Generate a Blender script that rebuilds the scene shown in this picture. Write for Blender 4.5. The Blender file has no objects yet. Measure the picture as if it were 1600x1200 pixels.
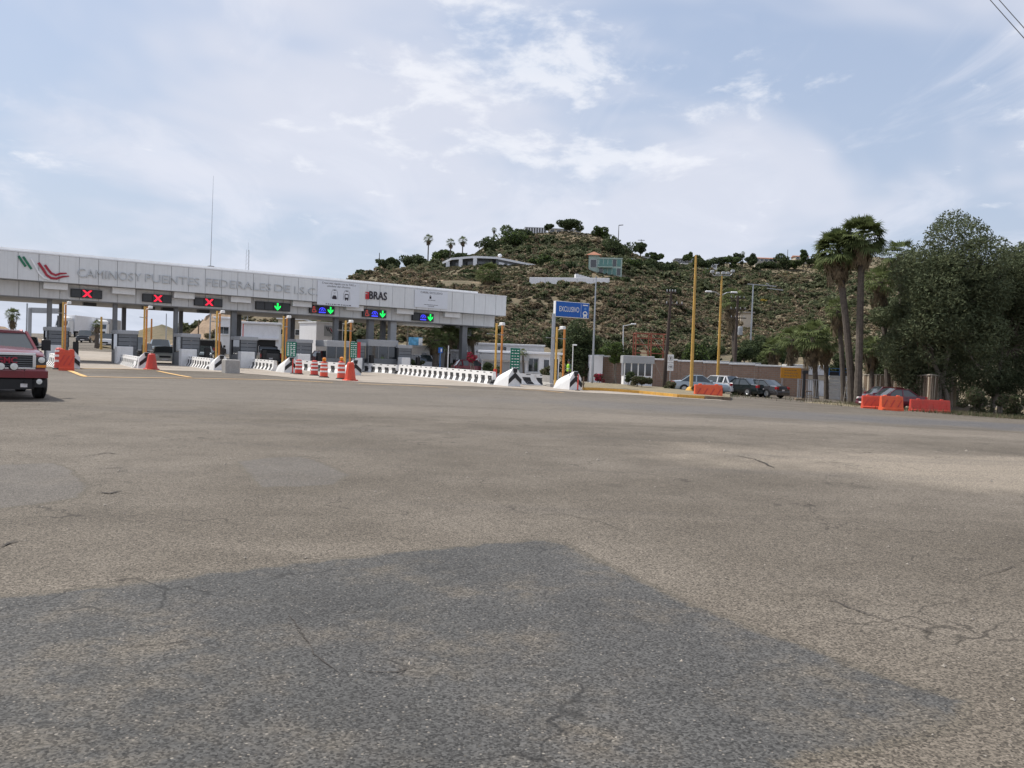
import bpy, math, random
import numpy as np
from mathutils import Vector, Matrix
random.seed(7); RNG = np.random.default_rng(7)
S = bpy.context.scene
COL = S.collection
# ------------------------------------------------------------------ camera
F_PX, EYE = 1290.0, 1.55
PITCH, ROLL = math.radians(1.55), math.radians(2.0)
_F = Vector((0, math.cos(PITCH), -math.sin(PITCH)))
_R0, _U0 = Vector((1, 0, 0)), Vector((0, math.sin(PITCH), math.cos(PITCH)))
_R = math.cos(ROLL)*_R0 + math.sin(ROLL)*_U0
_U = -math.sin(ROLL)*_R0 + math.cos(ROLL)*_U0
cd = bpy.data.cameras.new('camera'); cam = bpy.data.objects.new('camera', cd); COL.objects.link(cam)
cd.sensor_width = 36.0; cd.lens = F_PX/1600*36.0; cd.clip_start = 0.05; cd.clip_end = 9000
cam.matrix_world = Matrix(((_R.x, _U.x, -_F.x, 0), (_R.y, _U.y, -_F.y, 0), (_R.z, _U.z, -_F.z, EYE), (0, 0, 0, 1)))
S.camera = cam
# ------------------------------------------------------------------ sky, sun, exposure
SUN_EL, SUN_AZ = math.radians(56), math.radians(-66)      # azimuth clockwise from +Y
W = bpy.data.worlds.new('World'); S.world = W; W.use_nodes = True
def world():
    nt = W.node_tree; nt.nodes.clear(); N = nt.nodes.new; L = nt.links.new
    def math_(op, a, b=None, clamp=False):
        n = N('ShaderNodeMath'); n.operation = op; n.use_clamp = clamp
        for i, q in enumerate((a, b)):
            if q is None: continue
            if hasattr(q, 'links'): L(q, n.inputs[i])
            else: n.inputs[i].default_value = q
        return n.outputs[0]
    def mix(f, a, b):
        n = N('ShaderNodeMix'); n.data_type = 'RGBA'
        L(f, n.inputs[0])
        for i, q in ((6, a), (7, b)):
            if hasattr(q, 'links'): L(q, n.inputs[i])
            else: n.inputs[i].default_value = (*q, 1)
        return n.outputs[2]
    sky = N('ShaderNodeTexSky'); sky.sky_type = 'NISHITA'; sky.sun_disc = False
    sky.sun_elevation = SUN_EL; sky.sun_rotation = SUN_AZ; sky.air_density = 1.3; sky.dust_density = 2.5; sky.ozone_density = 1.5
    tc = N('ShaderNodeTexCoord'); sp = N('ShaderNodeSeparateXYZ'); L(tc.outputs['Generated'], sp.inputs[0])
    up = math_('MAXIMUM', sp.outputs[2], 0.0)
    den = math_('ADD', up, 0.16)
    cx = math_('DIVIDE', sp.outputs[0], den); cy = math_('DIVIDE', sp.outputs[1], den)
    cb = N('ShaderNodeCombineXYZ'); L(cx, cb.inputs[0]); L(cy, cb.inputs[1])
    def noise(scale, detail, rough, dist, off, sc=(1, 1, 1), rot=0):
        mp = N('ShaderNodeMapping'); mp.inputs['Location'].default_value = off; mp.inputs['Scale'].default_value = sc
        mp.inputs['Rotation'].default_value = (0, 0, rot)
        L(cb.outputs[0], mp.inputs[0])
        n = N('ShaderNodeTexNoise'); n.inputs['Scale'].default_value = scale; n.inputs['Detail'].default_value = detail
        n.inputs['Roughness'].default_value = rough; n.inputs['Distortion'].default_value = dist
        L(mp.outputs[0], n.inputs['Vector']); return n.outputs[0]
    def ramp(v, a, b):
        n = N('ShaderNodeMapRange'); n.interpolation_type = 'SMOOTHSTEP'; L(v, n.inputs[0])
        n.inputs[1].default_value = a; n.inputs[2].default_value = b; return n.outputs[0]
    veil = ramp(noise(0.75, 4, 0.58, 0.5, (3.1, 1.7, 0), (1.0, 0.75, 1), 0.5), 0.40, 0.58)      # broad thin layer
    wisp = ramp(noise(2.0, 6, 0.62, 0.7, (7.4, 2.2, 0), (1.0, 0.55, 1), 0.35), 0.46, 0.72)       # streaks
    vd = N('ShaderNodeVectorMath'); vd.operation = 'DISTANCE'; L(cb.outputs[0], vd.inputs[0]); vd.inputs[1].default_value = (0.05, 2.15, 0)
    patch = ramp(vd.outputs['Value'], 0.85, 0.10)                                                 # the broken cumulus over the hill
    pn = noise(4.2, 7, 0.6, 0.2, (1.25, 5.3, 0), (1.0, 0.9, 1))
    puff = ramp(math_('ADD', pn, math_('MULTIPLY', patch, 0.18)), 0.60, 0.76)
    hz = math_('POWER', math_('SUBTRACT', 1.0, up), 5.0)
    base = N('ShaderNodeMix'); base.data_type = 'RGBA'; base.inputs[0].default_value = 0.62
    L(sky.outputs[0], base.inputs[6]); base.inputs[7].default_value = (4.25, 5.1, 6.9, 1)
    c = base.outputs[2]
    c = mix(math_('MULTIPLY', veil, 0.86), c, (6.3, 6.5, 7.35))
    c = mix(math_('MULTIPLY', wisp, 0.65), c, (6.9, 7.1, 7.9))
    c = mix(math_('MULTIPLY', puff, 0.70), c, (8.1, 8.2, 8.6))
    c = mix(math_('MULTIPLY', hz, 0.60), c, (6.0, 6.6, 7.8))
    bg = N('ShaderNodeBackground'); bg.inputs[1].default_value = 0.088; L(c, bg.inputs[0])
    o = N('ShaderNodeOutputWorld'); L(bg.outputs[0], o.inputs[0])
world()
sd = bpy.data.lights.new('sun', 'SUN'); sun = bpy.data.objects.new('sun', sd); COL.objects.link(sun)
sd.energy = 3.3; sd.angle = math.radians(1.6); sd.color = (1.0, 0.955, 0.88)
_sv = Vector((math.sin(SUN_AZ)*math.cos(SUN_EL), math.cos(SUN_AZ)*math.cos(SUN_EL), math.sin(SUN_EL)))
sun.rotation_euler = _sv.to_track_quat('Z', 'Y').to_euler(); sun.location = (-20, 10, 40)
S.view_settings.view_transform = 'Standard'; S.view_settings.look = 'None'
S.view_settings.exposure = 0.42; S.view_settings.gamma = 1.0; S.view_settings.use_curve_mapping = False
S.cycles.use_denoising = True
S.cycles.max_bounces = 4; S.cycles.diffuse_bounces = 2; S.cycles.glossy_bounces = 2; S.cycles.transparent_max_bounces = 8

# ------------------------------------------------------------------ where things stand
def sstep(a, b, x):
    t = np.clip((np.asarray(x, float)-a)/(b-a), 0, 1); return t*t*(3-2*t)
def ray(px, py): return _F + _R*((px-800)/F_PX) + _U*((600-py)/F_PX)
def P(px, py, D):                      # the point at forward distance D seen at photo position px, py
    r = ray(px, py); k = D/r.y; return Vector((r.x*k, D, EYE+r.z*k))
def road_z(X, Y):
    X = np.asarray(X, float); Y = np.asarray(Y, float)
    Xc = np.clip(X, -45, 45); sp = np.log1p(np.exp(np.clip(Xc/4, -30, 30)))*4
    return sstep(16, 58, Y)*(-0.010*Xc-0.024*sp+0.066) + 0.035*np.clip(Y-72, 0, 60)*sstep(8, 22, -X)
_HP = {  # terrain profiles: photo column -> (distance, photo row) of foot, bluff edge, terrace, upper slope, crest
 -1500: [(120, 575), (180, 560), (220, 550), (300, 545), (400, 540)],
 -400: [(112, 540), (170, 532), (220, 530), (300, 526), (400, 524)],
 0:   [(112, 532), (165, 522), (210, 521), (300, 522), (400, 524)],
 60:  [(112, 535), (165, 524), (210, 523), (300, 524), (400, 526)],
 150: [(112, 537), (165, 527), (210, 525), (300, 526), (400, 527)],
 185: [(112, 545), (165, 540), (220, 535), (300, 529), (400, 525)],
 225: [(112, 548), (165, 543), (220, 537), (300, 526), (400, 513)],
 252: [(112, 549), (165, 545), (220, 539), (300, 522), (400, 505)],
 280: [(112, 549), (165, 543), (220, 534), (300, 525), (400, 517)],
 300: [(112, 550), (165, 537), (200, 524), (260, 517), (330, 513)],
 340: [(112, 550), (165, 521), (190, 506), (240, 498), (300, 490)],
 420: [(115, 552), (180, 512), (220, 490), (280, 475), (340, 466)],
 550: [(118, 556), (190, 454), (230, 450), (280, 447), (340, 444)],
 620: [(118, 556), (190, 445), (235, 438), (290, 434), (350, 430)],
 700: [(118, 557), (190, 445), (240, 430), (300, 420), (370, 413)],
 740: [(118, 558), (190, 446), (243, 427), (305, 411), (375, 401)],
 770: [(118, 559), (190, 447), (245, 427), (310, 400), (385, 383)],
 800: [(118, 559), (190, 449), (245, 428), (310, 395), (390, 371)],
 830: [(118, 560), (190, 451), (245, 429), (310, 394), (390, 367)],
 880: [(118, 561), (190, 455), (245, 433), (310, 394), (390, 365)],
 935: [(118, 562), (190, 458), (245, 436), (310, 400), (390, 371)],
 965: [(118, 562), (188, 459), (242, 437), (310, 408), (390, 381)],
 985: [(118, 563), (185, 460), (240, 439), (310, 417), (390, 396)],
 1010: [(118, 563), (182, 466), (238, 445), (315, 424), (400, 410)],
 1040: [(118, 564), (180, 474), (235, 454), (320, 431), (420, 418)],
 1090: [(120, 566), (180, 506), (240, 465), (330, 435), (450, 419)],
 1160: [(125, 568), (190, 522), (250, 476), (350, 441), (470, 413)],
 1250: [(125, 571), (190, 526), (250, 481), (360, 436), (470, 410)],
 1350: [(125, 574), (190, 528), (250, 480), (360, 433), (470, 404)],
 1500: [(125, 577), (190, 530), (250, 482), (360, 436), (470, 410)],
 1700: [(125, 582), (190, 535), (250, 490), (360, 445), (470, 415)],
 2200: [(125, 596), (190, 575), (250, 540), (360, 500), (470, 480)],
 3200: [(125, 630), (190, 625), (250, 620), (360, 615), (470, 610)]}
_HA, _HD, _HZ = [], [], []
for k in range(5):
    row = []
    for px, prof in _HP.items():
        D, py = prof[k]; p = P(px, py, D); row.append((p.x/D, D, p.z))
    row.sort(); row = np.array(row); _HA.append(row[:, 0]); _HD.append(row[:, 1]); _HZ.append(row[:, 2])
_NS = [(RNG.normal(size=2), RNG.uniform(0, 6.28)) for _ in range(18)]
def terr_z(X, Y):
    X = np.asarray(X, float); Y = np.asarray(Y, float)
    z = road_z(X, np.minimum(Y, 95.0)); a = X/np.maximum(Y, 1.0)
    d0 = np.full_like(z, 95.0); z0 = z.copy(); out = z.copy()
    for k in range(5):
        d1 = np.interp(a, _HA[k], _HD[k]); z1 = np.interp(a, _HA[k], _HZ[k])
        t = np.clip((Y-d0)/(d1-d0), 0, 1); t = 0.6*t+0.4*t*t*(3-2*t)
        out = out+(z1-z0)*t; d0, z0 = d1, z1
    t = np.clip((Y-d0)/260.0, 0, 1); out = out-(0.55*np.maximum(z0, 0)+10)*t*t*(3-2*t)
    n = np.zeros_like(z)
    for i, (d, ph) in enumerate(_NS):
        s = (0.045, 0.11, 0.27)[i // 6]; n += (0.55, 0.28, 0.13)[i // 6]*np.sin((d[0]*X+d[1]*Y)*s+ph)
    hilly = np.clip((out-2.2)/10, 0, 1)
    return out+n*1.1*hilly*sstep(118, 170, Y)
def gz(x, y): return float(road_z(x, y)) if y <= 95 else float(terr_z(x, y))
def G(px, py):                         # where the line of sight meets the ground
    r = ray(px, py); lo, hi = 1.5, 400.0
    for k in range(400):
        D = 1.5*(1.0145**k); s = D/r.y
        if EYE+r.z*s < gz(r.x*s, D): hi = D; break
        lo = D
    for k in range(40):
        m = (lo+hi)/2; s = m/r.y
        if EYE+r.z*s < gz(r.x*s, m): hi = m
        else: lo = m
    s = hi/r.y; return Vector((r.x*s, hi, gz(r.x*s, hi)))
def B(px, D, dz=0.0):                  # ground point at forward distance D below photo column px
    py = 600.0
    for k in range(12):
        p = P(px, py, D); z = gz(p.x, D)+dz; py += (p.z-z)*F_PX/D
    return Vector((p.x, D, z))
def H(px, py, D, base): return P(px, py, D).z-base.z

# ------------------------------------------------------------------ mesh building
class MB:
    def __init__(s): s.v, s.f, s.m = [], [], []
    def add(s, vs, fs, mi=0):
        o = len(s.v); s.v += [tuple(v) for v in vs]; s.f += [tuple(i+o for i in f) for f in fs]; s.m += [mi]*len(fs); return s
    def box(s, x0, x1, y0, y1, z0, z1, mi=0):
        return s.add([(x, y, z) for z in (z0, z1) for y in (y0, y1) for x in (x0, x1)],
                     [(0, 2, 3, 1), (4, 5, 7, 6), (0, 1, 5, 4), (2, 6, 7, 3), (0, 4, 6, 2), (1, 3, 7, 5)], mi)
    def bbox(s, x0, x1, y0, y1, z0, z1, b=0.02, mi=0):   # box with chamfered vertical edges and top
        pl = [(x0+b, y0), (x1-b, y0), (x1, y0+b), (x1, y1-b), (x1-b, y1), (x0+b, y1), (x0, y1-b), (x0, y0+b)]
        cx, cy = (x0+x1)/2, (y0+y1)/2
        r0 = [(x, y, z0) for x, y in pl]; r1 = [(x, y, z1-b) for x, y in pl]
        r2 = [(x+(b if x < cx else -b), y+(b if y < cy else -b), z1) for x, y in pl]
        n = 8; fs = []
        for a, c in ((0, n), (n, 2*n)):
            fs += [(a+i, a+(i+1) % n, c+(i+1) % n, c+i) for i in range(n)]
        return s.add(r0+r1+r2, fs+[tuple(range(2*n, 3*n)), tuple(range(n-1, -1, -1))], mi)
    def beam(s, p0, p1, w, h=None, mi=0, up=(0, 0, 1)):
        h = h or w; p0, p1 = Vector(p0), Vector(p1); d = (p1-p0).normalized(); u = Vector(up)
        if abs(d.dot(u)) > 0.99: u = Vector((1, 0, 0))
        a = d.cross(u).normalized()*w/2; b = a.cross(d).normalized()*h/2
        vs = [p+q for p in (p0, p1) for q in (-a-b, a-b, a+b, -a+b)]
        return s.add(vs, [(3, 2, 1, 0), (4, 5, 6, 7), (0, 1, 5, 4), (1, 2, 6, 5), (2, 3, 7, 6), (3, 0, 4, 7)], mi)
    def tube(s, pts, rad, n=8, mi=0, cap=True):
        pts = [Vector(p) for p in pts]; vs, fs = [], []
        rad = rad if hasattr(rad, '__len__') else [rad]*len(pts)
        ref = Vector((0.37, 0.91, 0.13)).normalized()
        for i, p in enumerate(pts):
            d = (pts[min(i+1, len(pts)-1)]-pts[max(i-1, 0)]).normalized()
            a = d.cross(ref)
            if a.length < 1e-3: a = d.cross(Vector((1, 0, 0)))
            a.normalize(); b = d.cross(a)
            vs += [p+(a*math.cos(t)+b*math.sin(t))*rad[i] for t in [6.28318*j/n for j in range(n)]]
        for i in range(len(pts)-1):
            fs += [(i*n+j, i*n+(j+1) % n, (i+1)*n+(j+1) % n, (i+1)*n+j) for j in range(n)]
        if cap: fs += [tuple(range(n-1, -1, -1)), tuple(range((len(pts)-1)*n, len(pts)*n))]
        return s.add(vs, fs, mi)
    def lathe(s, prof, n=16, c=(0, 0, 0), mi=0, axis='z'):
        vs, fs = [], []
        for r, z in prof:
            for j in range(n):
                t = 6.28318*j/n; q = (r*math.cos(t), r*math.sin(t), z)
                if axis == 'x': q = (q[2], q[0], q[1])
                if axis == 'y': q = (q[1], q[2], q[0])
                vs.append((q[0]+c[0], q[1]+c[1], q[2]+c[2]))
        for i in range(len(prof)-1):
            fs += [(i*n+j, i*n+(j+1) % n, (i+1)*n+(j+1) % n, (i+1)*n+j) for j in range(n)]
        fs += [tuple(range(n-1, -1, -1)), tuple(range((len(prof)-1)*n, len(prof)*n))]
        return s.add(vs, fs, mi)
    def prism(s, poly, a, b, plane='xz', mi=0):          # polygon pulled through a..b along the third axis
        def q(u, w, t): return {'xz': (u, t, w), 'xy': (u, w, t), 'yz': (t, u, w)}[plane]
        n = len(poly)
        vs = [q(u, w, a) for u, w in poly]+[q(u, w, b) for u, w in poly]
        return s.add(vs, [tuple(range(n-1, -1, -1)), tuple(range(n, 2*n))]+[(i, (i+1) % n, n+(i+1) % n, n+i) for i in range(n)], mi)
    def build(s, name, mats, parent=None, smooth=None, loc=None, rz=None):
        me = bpy.data.meshes.new(name); me.from_pydata(s.v, [], s.f)
        for m in (mats if isinstance(mats, (list, tuple)) else [mats]): me.materials.append(m)
        if any(s.m): me.polygons.foreach_set('material_index', s.m)
        me.update()
        if smooth:
            me.polygons.foreach_set('use_smooth', [True]*len(me.polygons)); me.set_sharp_from_angle(angle=math.radians(smooth))
        return link(name, me, parent, loc, rz)
def link(name, me, parent=None, loc=None, rz=None):
    o = bpy.data.objects.new(name, me); COL.objects.link(o)
    if parent is not None: o.parent = parent
    if loc is not None: o.location = loc
    if rz is not None: o.rotation_euler = (0, 0, rz)
    return o
def tag(o, label=None, cat=None, group=None, kind=None):
    for k, v in (('label', label), ('category', cat), ('group', group), ('kind', kind)):
        if v: o[k] = v
    return o
def thing(name, label, cat, loc=(0, 0, 0), rz=0.0, group=None):
    o = link(name, None, None, loc, rz); return tag(o, label, cat, group)
def dup(o, loc, rz=None, label=None, scale=None):
    kids = [c for c in KIDS.get(o.name, [])] or [c for c in bpy.data.objects if c.parent == o]
    KIDS[o.name] = kids
    r = o.copy(); COL.objects.link(r); r.location = loc
    if rz is not None: r.rotation_euler = (0, 0, rz)
    if label: r['label'] = label
    if scale: r.scale = (scale,)*3 if not hasattr(scale, '__len__') else scale
    for c in kids:
        q = c.copy(); COL.objects.link(q); q.parent = r
        for g in [g for g in bpy.data.objects if g.parent == c]:
            h = g.copy(); COL.objects.link(h); h.parent = q
    return r
KIDS = {}
def text_mesh(txt, size, ext=0.01, align='CENTER', spacing=1.0, offset=0.0, shear=0.0, width=None):
    cu = bpy.data.curves.new('lettering', 'FONT'); cu.body = txt; cu.size = size; cu.extrude = ext
    cu.align_x = align; cu.align_y = 'CENTER'; cu.space_character = spacing; cu.offset = offset; cu.shear = shear; cu.resolution_u = 3
    ob = bpy.data.objects.new('lettering', cu); COL.objects.link(ob)
    me = bpy.data.meshes.new_from_object(ob.evaluated_get(bpy.context.evaluated_depsgraph_get()))
    bpy.data.objects.remove(ob); bpy.data.curves.remove(cu)
    v = np.zeros(len(me.vertices)*3); me.vertices.foreach_get('co', v); v = v.reshape(-1, 3)
    if width: v[:, 0] *= width/max(1e-6, v[:, 0].max()-v[:, 0].min())
    w = np.stack([v[:, 0], -v[:, 2], v[:, 1]], 1)           # stands upright, read from -y
    me.vertices.foreach_set('co', w.ravel()); me.update(); return me
def letters(txt, size, width, loc, m, parent, ext=0.05, offset=-0.008):
    def span(s):
        q = text_mesh(s, size, ext, align='LEFT', offset=offset); v = np.zeros(len(q.vertices)*3); q.vertices.foreach_get('co', v); v = v.reshape(-1, 3)
        return q, v, (v[:, 0].min(), v[:, 0].max()) if len(v) else (0, 0)
    _q, _v, (lo, hi) = span(txt); k = width/(hi-lo)
    for i, ch in enumerate(txt):
        if ch in ' .': continue
        _q, _v, (a, b_) = span(txt[:i+1]); nx = txt[i+1:i+2]; me, v, (c, d) = span(ch+('.' if nx == '.' else ''))
        if nx == '.': _q, _v, (a, b_) = span(txt[:i+2])
        v[:, 0] = (v[:, 0]-d)*k; me.vertices.foreach_set('co', v.ravel()); me.materials.clear(); me.materials.append(m); me.update()
        link('letter', me, parent, (loc[0]-width/2+(b_-lo)*k, loc[1], loc[2]))
def lettering(txt, size, loc, mat, parent, ext=0.01, name='lettering', rz=0.0, **kw):
    me = text_mesh(txt, size, ext, **kw); me.materials.clear(); me.materials.append(mat)
    o = link(name, me, parent, loc, rz); o['kind'] = 'stuff'; return o

# ------------------------------------------------------------------ materials
def mat(name, col, rough=0.6, metal=0.0, spec=0.4, var=0.14, vs=1.3, fine=12.0, bump=0.0, bs=40.0, emit=None, es=0.0, coat=0.0, trans=0.0, dirt=0.0, streak=(1, 1, 0.35)):
    m = bpy.data.materials.new(name); m.use_nodes = True; nt = m.node_tree; b = nt.nodes['Principled BSDF']; N = nt.nodes.new; L = nt.links.new
    b.inputs['Roughness'].default_value = rough; b.inputs['Metallic'].default_value = metal; b.inputs['Specular IOR Level'].default_value = spec
    b.inputs['Coat Weight'].default_value = coat; b.inputs['Coat Roughness'].default_value = 0.06
    if emit: b.inputs['Emission Color'].default_value = (*emit, 1); b.inputs['Emission Strength'].default_value = es
    g = N('ShaderNodeNewGeometry')
    n1 = N('ShaderNodeTexNoise'); n1.inputs['Scale'].default_value = vs; n1.inputs['Detail'].default_value = 2; L(g.outputs['Position'], n1.inputs['Vector'])
    n2 = N('ShaderNodeTexNoise'); n2.inputs['Scale'].default_value = fine; n2.inputs['Detail'].default_value = 1; L(g.outputs['Position'], n2.inputs['Vector'])
    ad = N('ShaderNodeMath'); ad.operation = 'ADD'; L(n1.outputs[0], ad.inputs[0]); L(n2.outputs[0], ad.inputs[1])
    mr = N('ShaderNodeMapRange'); L(ad.outputs[0], mr.inputs[0]); mr.inputs[1].default_value = 0.65; mr.inputs[2].default_value = 1.35
    mr.inputs[3].default_value = 1-var; mr.inputs[4].default_value = 1+var*0.7
    mx = N('ShaderNodeVectorMath'); mx.operation = 'SCALE'; mx.inputs[0].default_value = col; L(mr.outputs[0], mx.inputs['Scale'])
    src = mx.outputs[0]
    if dirt > 0:
        n3 = N('ShaderNodeTexNoise'); n3.inputs['Scale'].default_value = 2.6; n3.inputs['Detail'].default_value = 3; n3.inputs['Roughness'].default_value = 0.65
        mp = N('ShaderNodeMapping'); mp.inputs['Scale'].default_value = streak; L(g.outputs['Position'], mp.inputs[0]); L(mp.outputs[0], n3.inputs['Vector'])
        r3 = N('ShaderNodeMapRange'); L(n3.outputs[0], r3.inputs[0]); r3.inputs[1].default_value = 0.48; r3.inputs[2].default_value = 0.75; r3.inputs[4].default_value = dirt
        mm = N('ShaderNodeMix'); mm.data_type = 'RGBA'; L(r3.outputs[0], mm.inputs[0]); L(src, mm.inputs[6]); mm.inputs[7].default_value = (0.16, 0.13, 0.10, 1); src = mm.outputs[2]
    L(src, b.inputs['Base Color'])
    if bump > 0:
        n4 = N('ShaderNodeTexNoise'); n4.inputs['Scale'].default_value = bs; n4.inputs['Detail'].default_value = 2; L(g.outputs['Position'], n4.inputs['Vector'])
        bp = N('ShaderNodeBump'); bp.inputs['Strength'].default_value = bump; bp.inputs['Distance'].default_value = 0.02; L(n4.outputs[0], bp.inputs['Height']); L(bp.outputs[0], b.inputs['Normal'])
    if trans > 0:
        t = N('ShaderNodeBsdfTranslucent'); L(src, t.inputs[0]); ms = N('ShaderNodeMixShader'); ms.inputs[0].default_value = trans
        L(b.outputs[0], ms.inputs[1]); L(t.outputs[0], ms.inputs[2]); L(ms.outputs[0], nt.nodes['Material Output'].inputs[0])
    return m
def glass_mat(name, col, rough=0.06):
    m = mat(name, col, rough=rough, spec=0.8, var=0.1, coat=0.5); return m
M = {}
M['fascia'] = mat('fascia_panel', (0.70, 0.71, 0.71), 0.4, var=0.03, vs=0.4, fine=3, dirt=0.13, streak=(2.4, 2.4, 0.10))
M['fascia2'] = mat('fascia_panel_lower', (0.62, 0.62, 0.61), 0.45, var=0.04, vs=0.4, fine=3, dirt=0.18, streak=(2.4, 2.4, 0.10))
M['joint'] = mat('panel_joint', (0.16, 0.165, 0.17), 0.7)
M['white'] = mat('white_paint', (0.80, 0.80, 0.79), 0.5, var=0.07, dirt=0.12)
M['whitewall'] = mat('white_wall', (0.82, 0.82, 0.83), 0.75, var=0.07, vs=0.4, dirt=0.10)
M['concrete'] = mat('concrete', (0.42, 0.40, 0.37), 0.85, var=0.16, dirt=0.2, bump=0.3)
M['grey'] = mat('grey_panel', (0.17, 0.18, 0.19), 0.5, var=0.12, dirt=0.1)
M['lgrey'] = mat('light_grey_panel', (0.38, 0.39, 0.40), 0.5, var=0.12, dirt=0.1)
M['dgrey'] = mat('dark_grey', (0.055, 0.058, 0.062), 0.5)
M['black'] = mat('black_plastic', (0.015, 0.015, 0.016), 0.45)
M['rubber'] = mat('tyre_rubber', (0.022, 0.022, 0.022), 0.8, bump=0.3)
M['steel'] = mat('galvanised_steel', (0.42, 0.44, 0.46), 0.4, metal=0.7, var=0.15)
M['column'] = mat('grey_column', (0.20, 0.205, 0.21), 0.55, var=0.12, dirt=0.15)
M['yellow'] = mat('yellow_paint', (0.60, 0.36, 0.085), 0.55, var=0.18, dirt=0.40)
M['orangey'] = mat('orange_steel', (0.55, 0.22, 0.05), 0.55, var=0.18, dirt=0.2)
M['kerb'] = mat('kerb_yellow', (0.66, 0.36, 0.07), 0.75, var=0.25, dirt=0.5, bump=0.3)
M['line'] = mat('orange_line_paint', (0.72, 0.44, 0.17), 0.75, var=0.2, fine=30, dirt=0.35)
M['orange'] = mat('orange_plastic', (0.70, 0.085, 0.042), 0.5, var=0.14, dirt=0.25)
M['orange2'] = mat('bright_orange_plastic', (0.80, 0.125, 0.045), 0.5, var=0.14, dirt=0.25)
M['redor'] = mat('red_plastic', (0.58, 0.062, 0.042), 0.5, var=0.14, dirt=0.28)
M['reflect'] = mat('white_band', (0.78, 0.74, 0.72), 0.4, var=0.12)
M['green'] = mat('green_sign', (0.0, 0.16, 0.10), 0.4, var=0.08)
M['blue'] = mat('blue_sign', (0.006, 0.10, 0.42), 0.35, var=0.08)
M['lblue'] = mat('light_blue_trim', (0.10, 0.25, 0.55), 0.4)
M['redsign'] = mat('red_sign', (0.6, 0.03, 0.04), 0.4)
M['ink'] = mat('dark_ink', (0.03, 0.025, 0.035), 0.5)
M['banner'] = mat('white_banner', (0.70, 0.72, 0.76), 0.5, var=0.04)
M['letter'] = mat('grey_letter', (0.52, 0.54, 0.55), 0.4, metal=0.1, var=0.1)
M['emb_g'] = mat('emblem_green', (0.02, 0.17, 0.09), 0.4); M['emb_w'] = mat('emblem_white', (0.82, 0.82, 0.82), 0.4); M['emb_r'] = mat('emblem_red', (0.36, 0.025, 0.045), 0.4)
M['led_off'] = mat('led_panel', (0.012, 0.012, 0.014), 0.5)
M['led_r'] = mat('led_red', (0.5, 0.0, 0.02), 0.5, emit=(1.0, 0.02, 0.055), es=1.0)
M['led_r2'] = mat('led_dim_red', (0.3, 0.02, 0.02), 0.5, emit=(0.8, 0.12, 0.1), es=0.35)
M['led_g'] = mat('led_green', (0.0, 0.5, 0.05), 0.5, emit=(0.01, 1.0, 0.12), es=1.2)
M['led_b'] = mat('led_blue', (0.05, 0.05, 0.6), 0.5, emit=(0.04, 0.05, 1.0), es=1.2)
M['led_w'] = mat('led_pale', (0.4, 0.4, 0.6), 0.5, emit=(0.5, 0.55, 0.9), es=0.5)
M['glass'] = glass_mat('window_glass', (0.02, 0.025, 0.03))
M['carglass'] = glass_mat('car_glass', (0.035, 0.045, 0.05))
M['chrome'] = mat('chrome', (0.7, 0.7, 0.72), 0.12, metal=1.0, var=0.05)
M['rim'] = mat('alloy_rim', (0.45, 0.46, 0.47), 0.35, metal=0.8)
M['lamp'] = mat('lamp_lens', (0.75, 0.75, 0.70), 0.1, spec=0.8, coat=0.8)
M['tail'] = mat('tail_lens', (0.35, 0.01, 0.012), 0.15, spec=0.8, coat=0.6)
M['amber'] = mat('amber_lens', (0.75, 0.25, 0.02), 0.2, coat=0.5)
M['wood'] = mat('weathered_wood', (0.20, 0.145, 0.10), 0.85, var=0.3, vs=3, dirt=0.2)
M['pole_w'] = mat('timber_pole', (0.075, 0.055, 0.045), 0.9, var=0.25)
M['bark'] = mat('palm_bark', (0.115, 0.095, 0.078), 0.95, var=0.35, vs=4, bump=0.6, bs=14)
M['bark2'] = mat('pale_bark', (0.22, 0.19, 0.155), 0.9, var=0.35, vs=2.2, bump=0.4)
M['fieldstone'] = mat('field_stone', (0.35, 0.31, 0.26), 0.9, var=0.3, vs=2)
M['terra'] = mat('terracotta_roof', (0.34, 0.15, 0.09), 0.8, var=0.2)
M['cream'] = mat('cream_wall', (0.55, 0.48, 0.38), 0.8, var=0.12, dirt=0.15)
M['bill'] = mat('billboard_blue', (0.12, 0.38, 0.62), 0.5, var=0.45, vs=1.6, fine=3)
M['scaff'] = mat('red_oxide_steel', (0.30, 0.095, 0.060), 0.7, var=0.25)
M['greenwall'] = mat('green_tinted_glass', (0.10, 0.24, 0.21), 0.25, var=0.2, spec=0.6)
M['greenframe'] = mat('pale_green_frame', (0.42, 0.52, 0.46), 0.6)
def leaf(name, col, var=0.45, trans=0.25, vs=1.2, rough=0.7): return mat(name, col, rough=rough, spec=0.12, var=var, vs=vs, fine=6.0, trans=trans)
M['palm'] = leaf('palm_leaf', (0.130, 0.160, 0.062)); M['palmd'] = leaf('palm_dead_leaf', (0.20, 0.155, 0.10), trans=0.2)
M['euc'] = leaf('eucalyptus_leaf', (0.108, 0.130, 0.070), vs=0.7); M['euc2'] = leaf('eucalyptus_leaf_olive', (0.136, 0.152, 0.082), vs=0.7)
M['lf_d'] = leaf('dark_leaf', (0.060, 0.080, 0.040), vs=0.5); M['lf_m'] = leaf('mid_leaf', (0.095, 0.122, 0.055), vs=0.5); M['lf_b'] = leaf('bright_leaf', (0.115, 0.165, 0.045), vs=0.8)
M['lf_y'] = leaf('yellow_bloom', (0.34, 0.24, 0.045)); M['lf_dry'] = leaf('dry_shrub', (0.17, 0.145, 0.095), vs=0.5); M['lf_br'] = leaf('brown_shrub', (0.115, 0.090, 0.062), vs=0.4)
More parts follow.
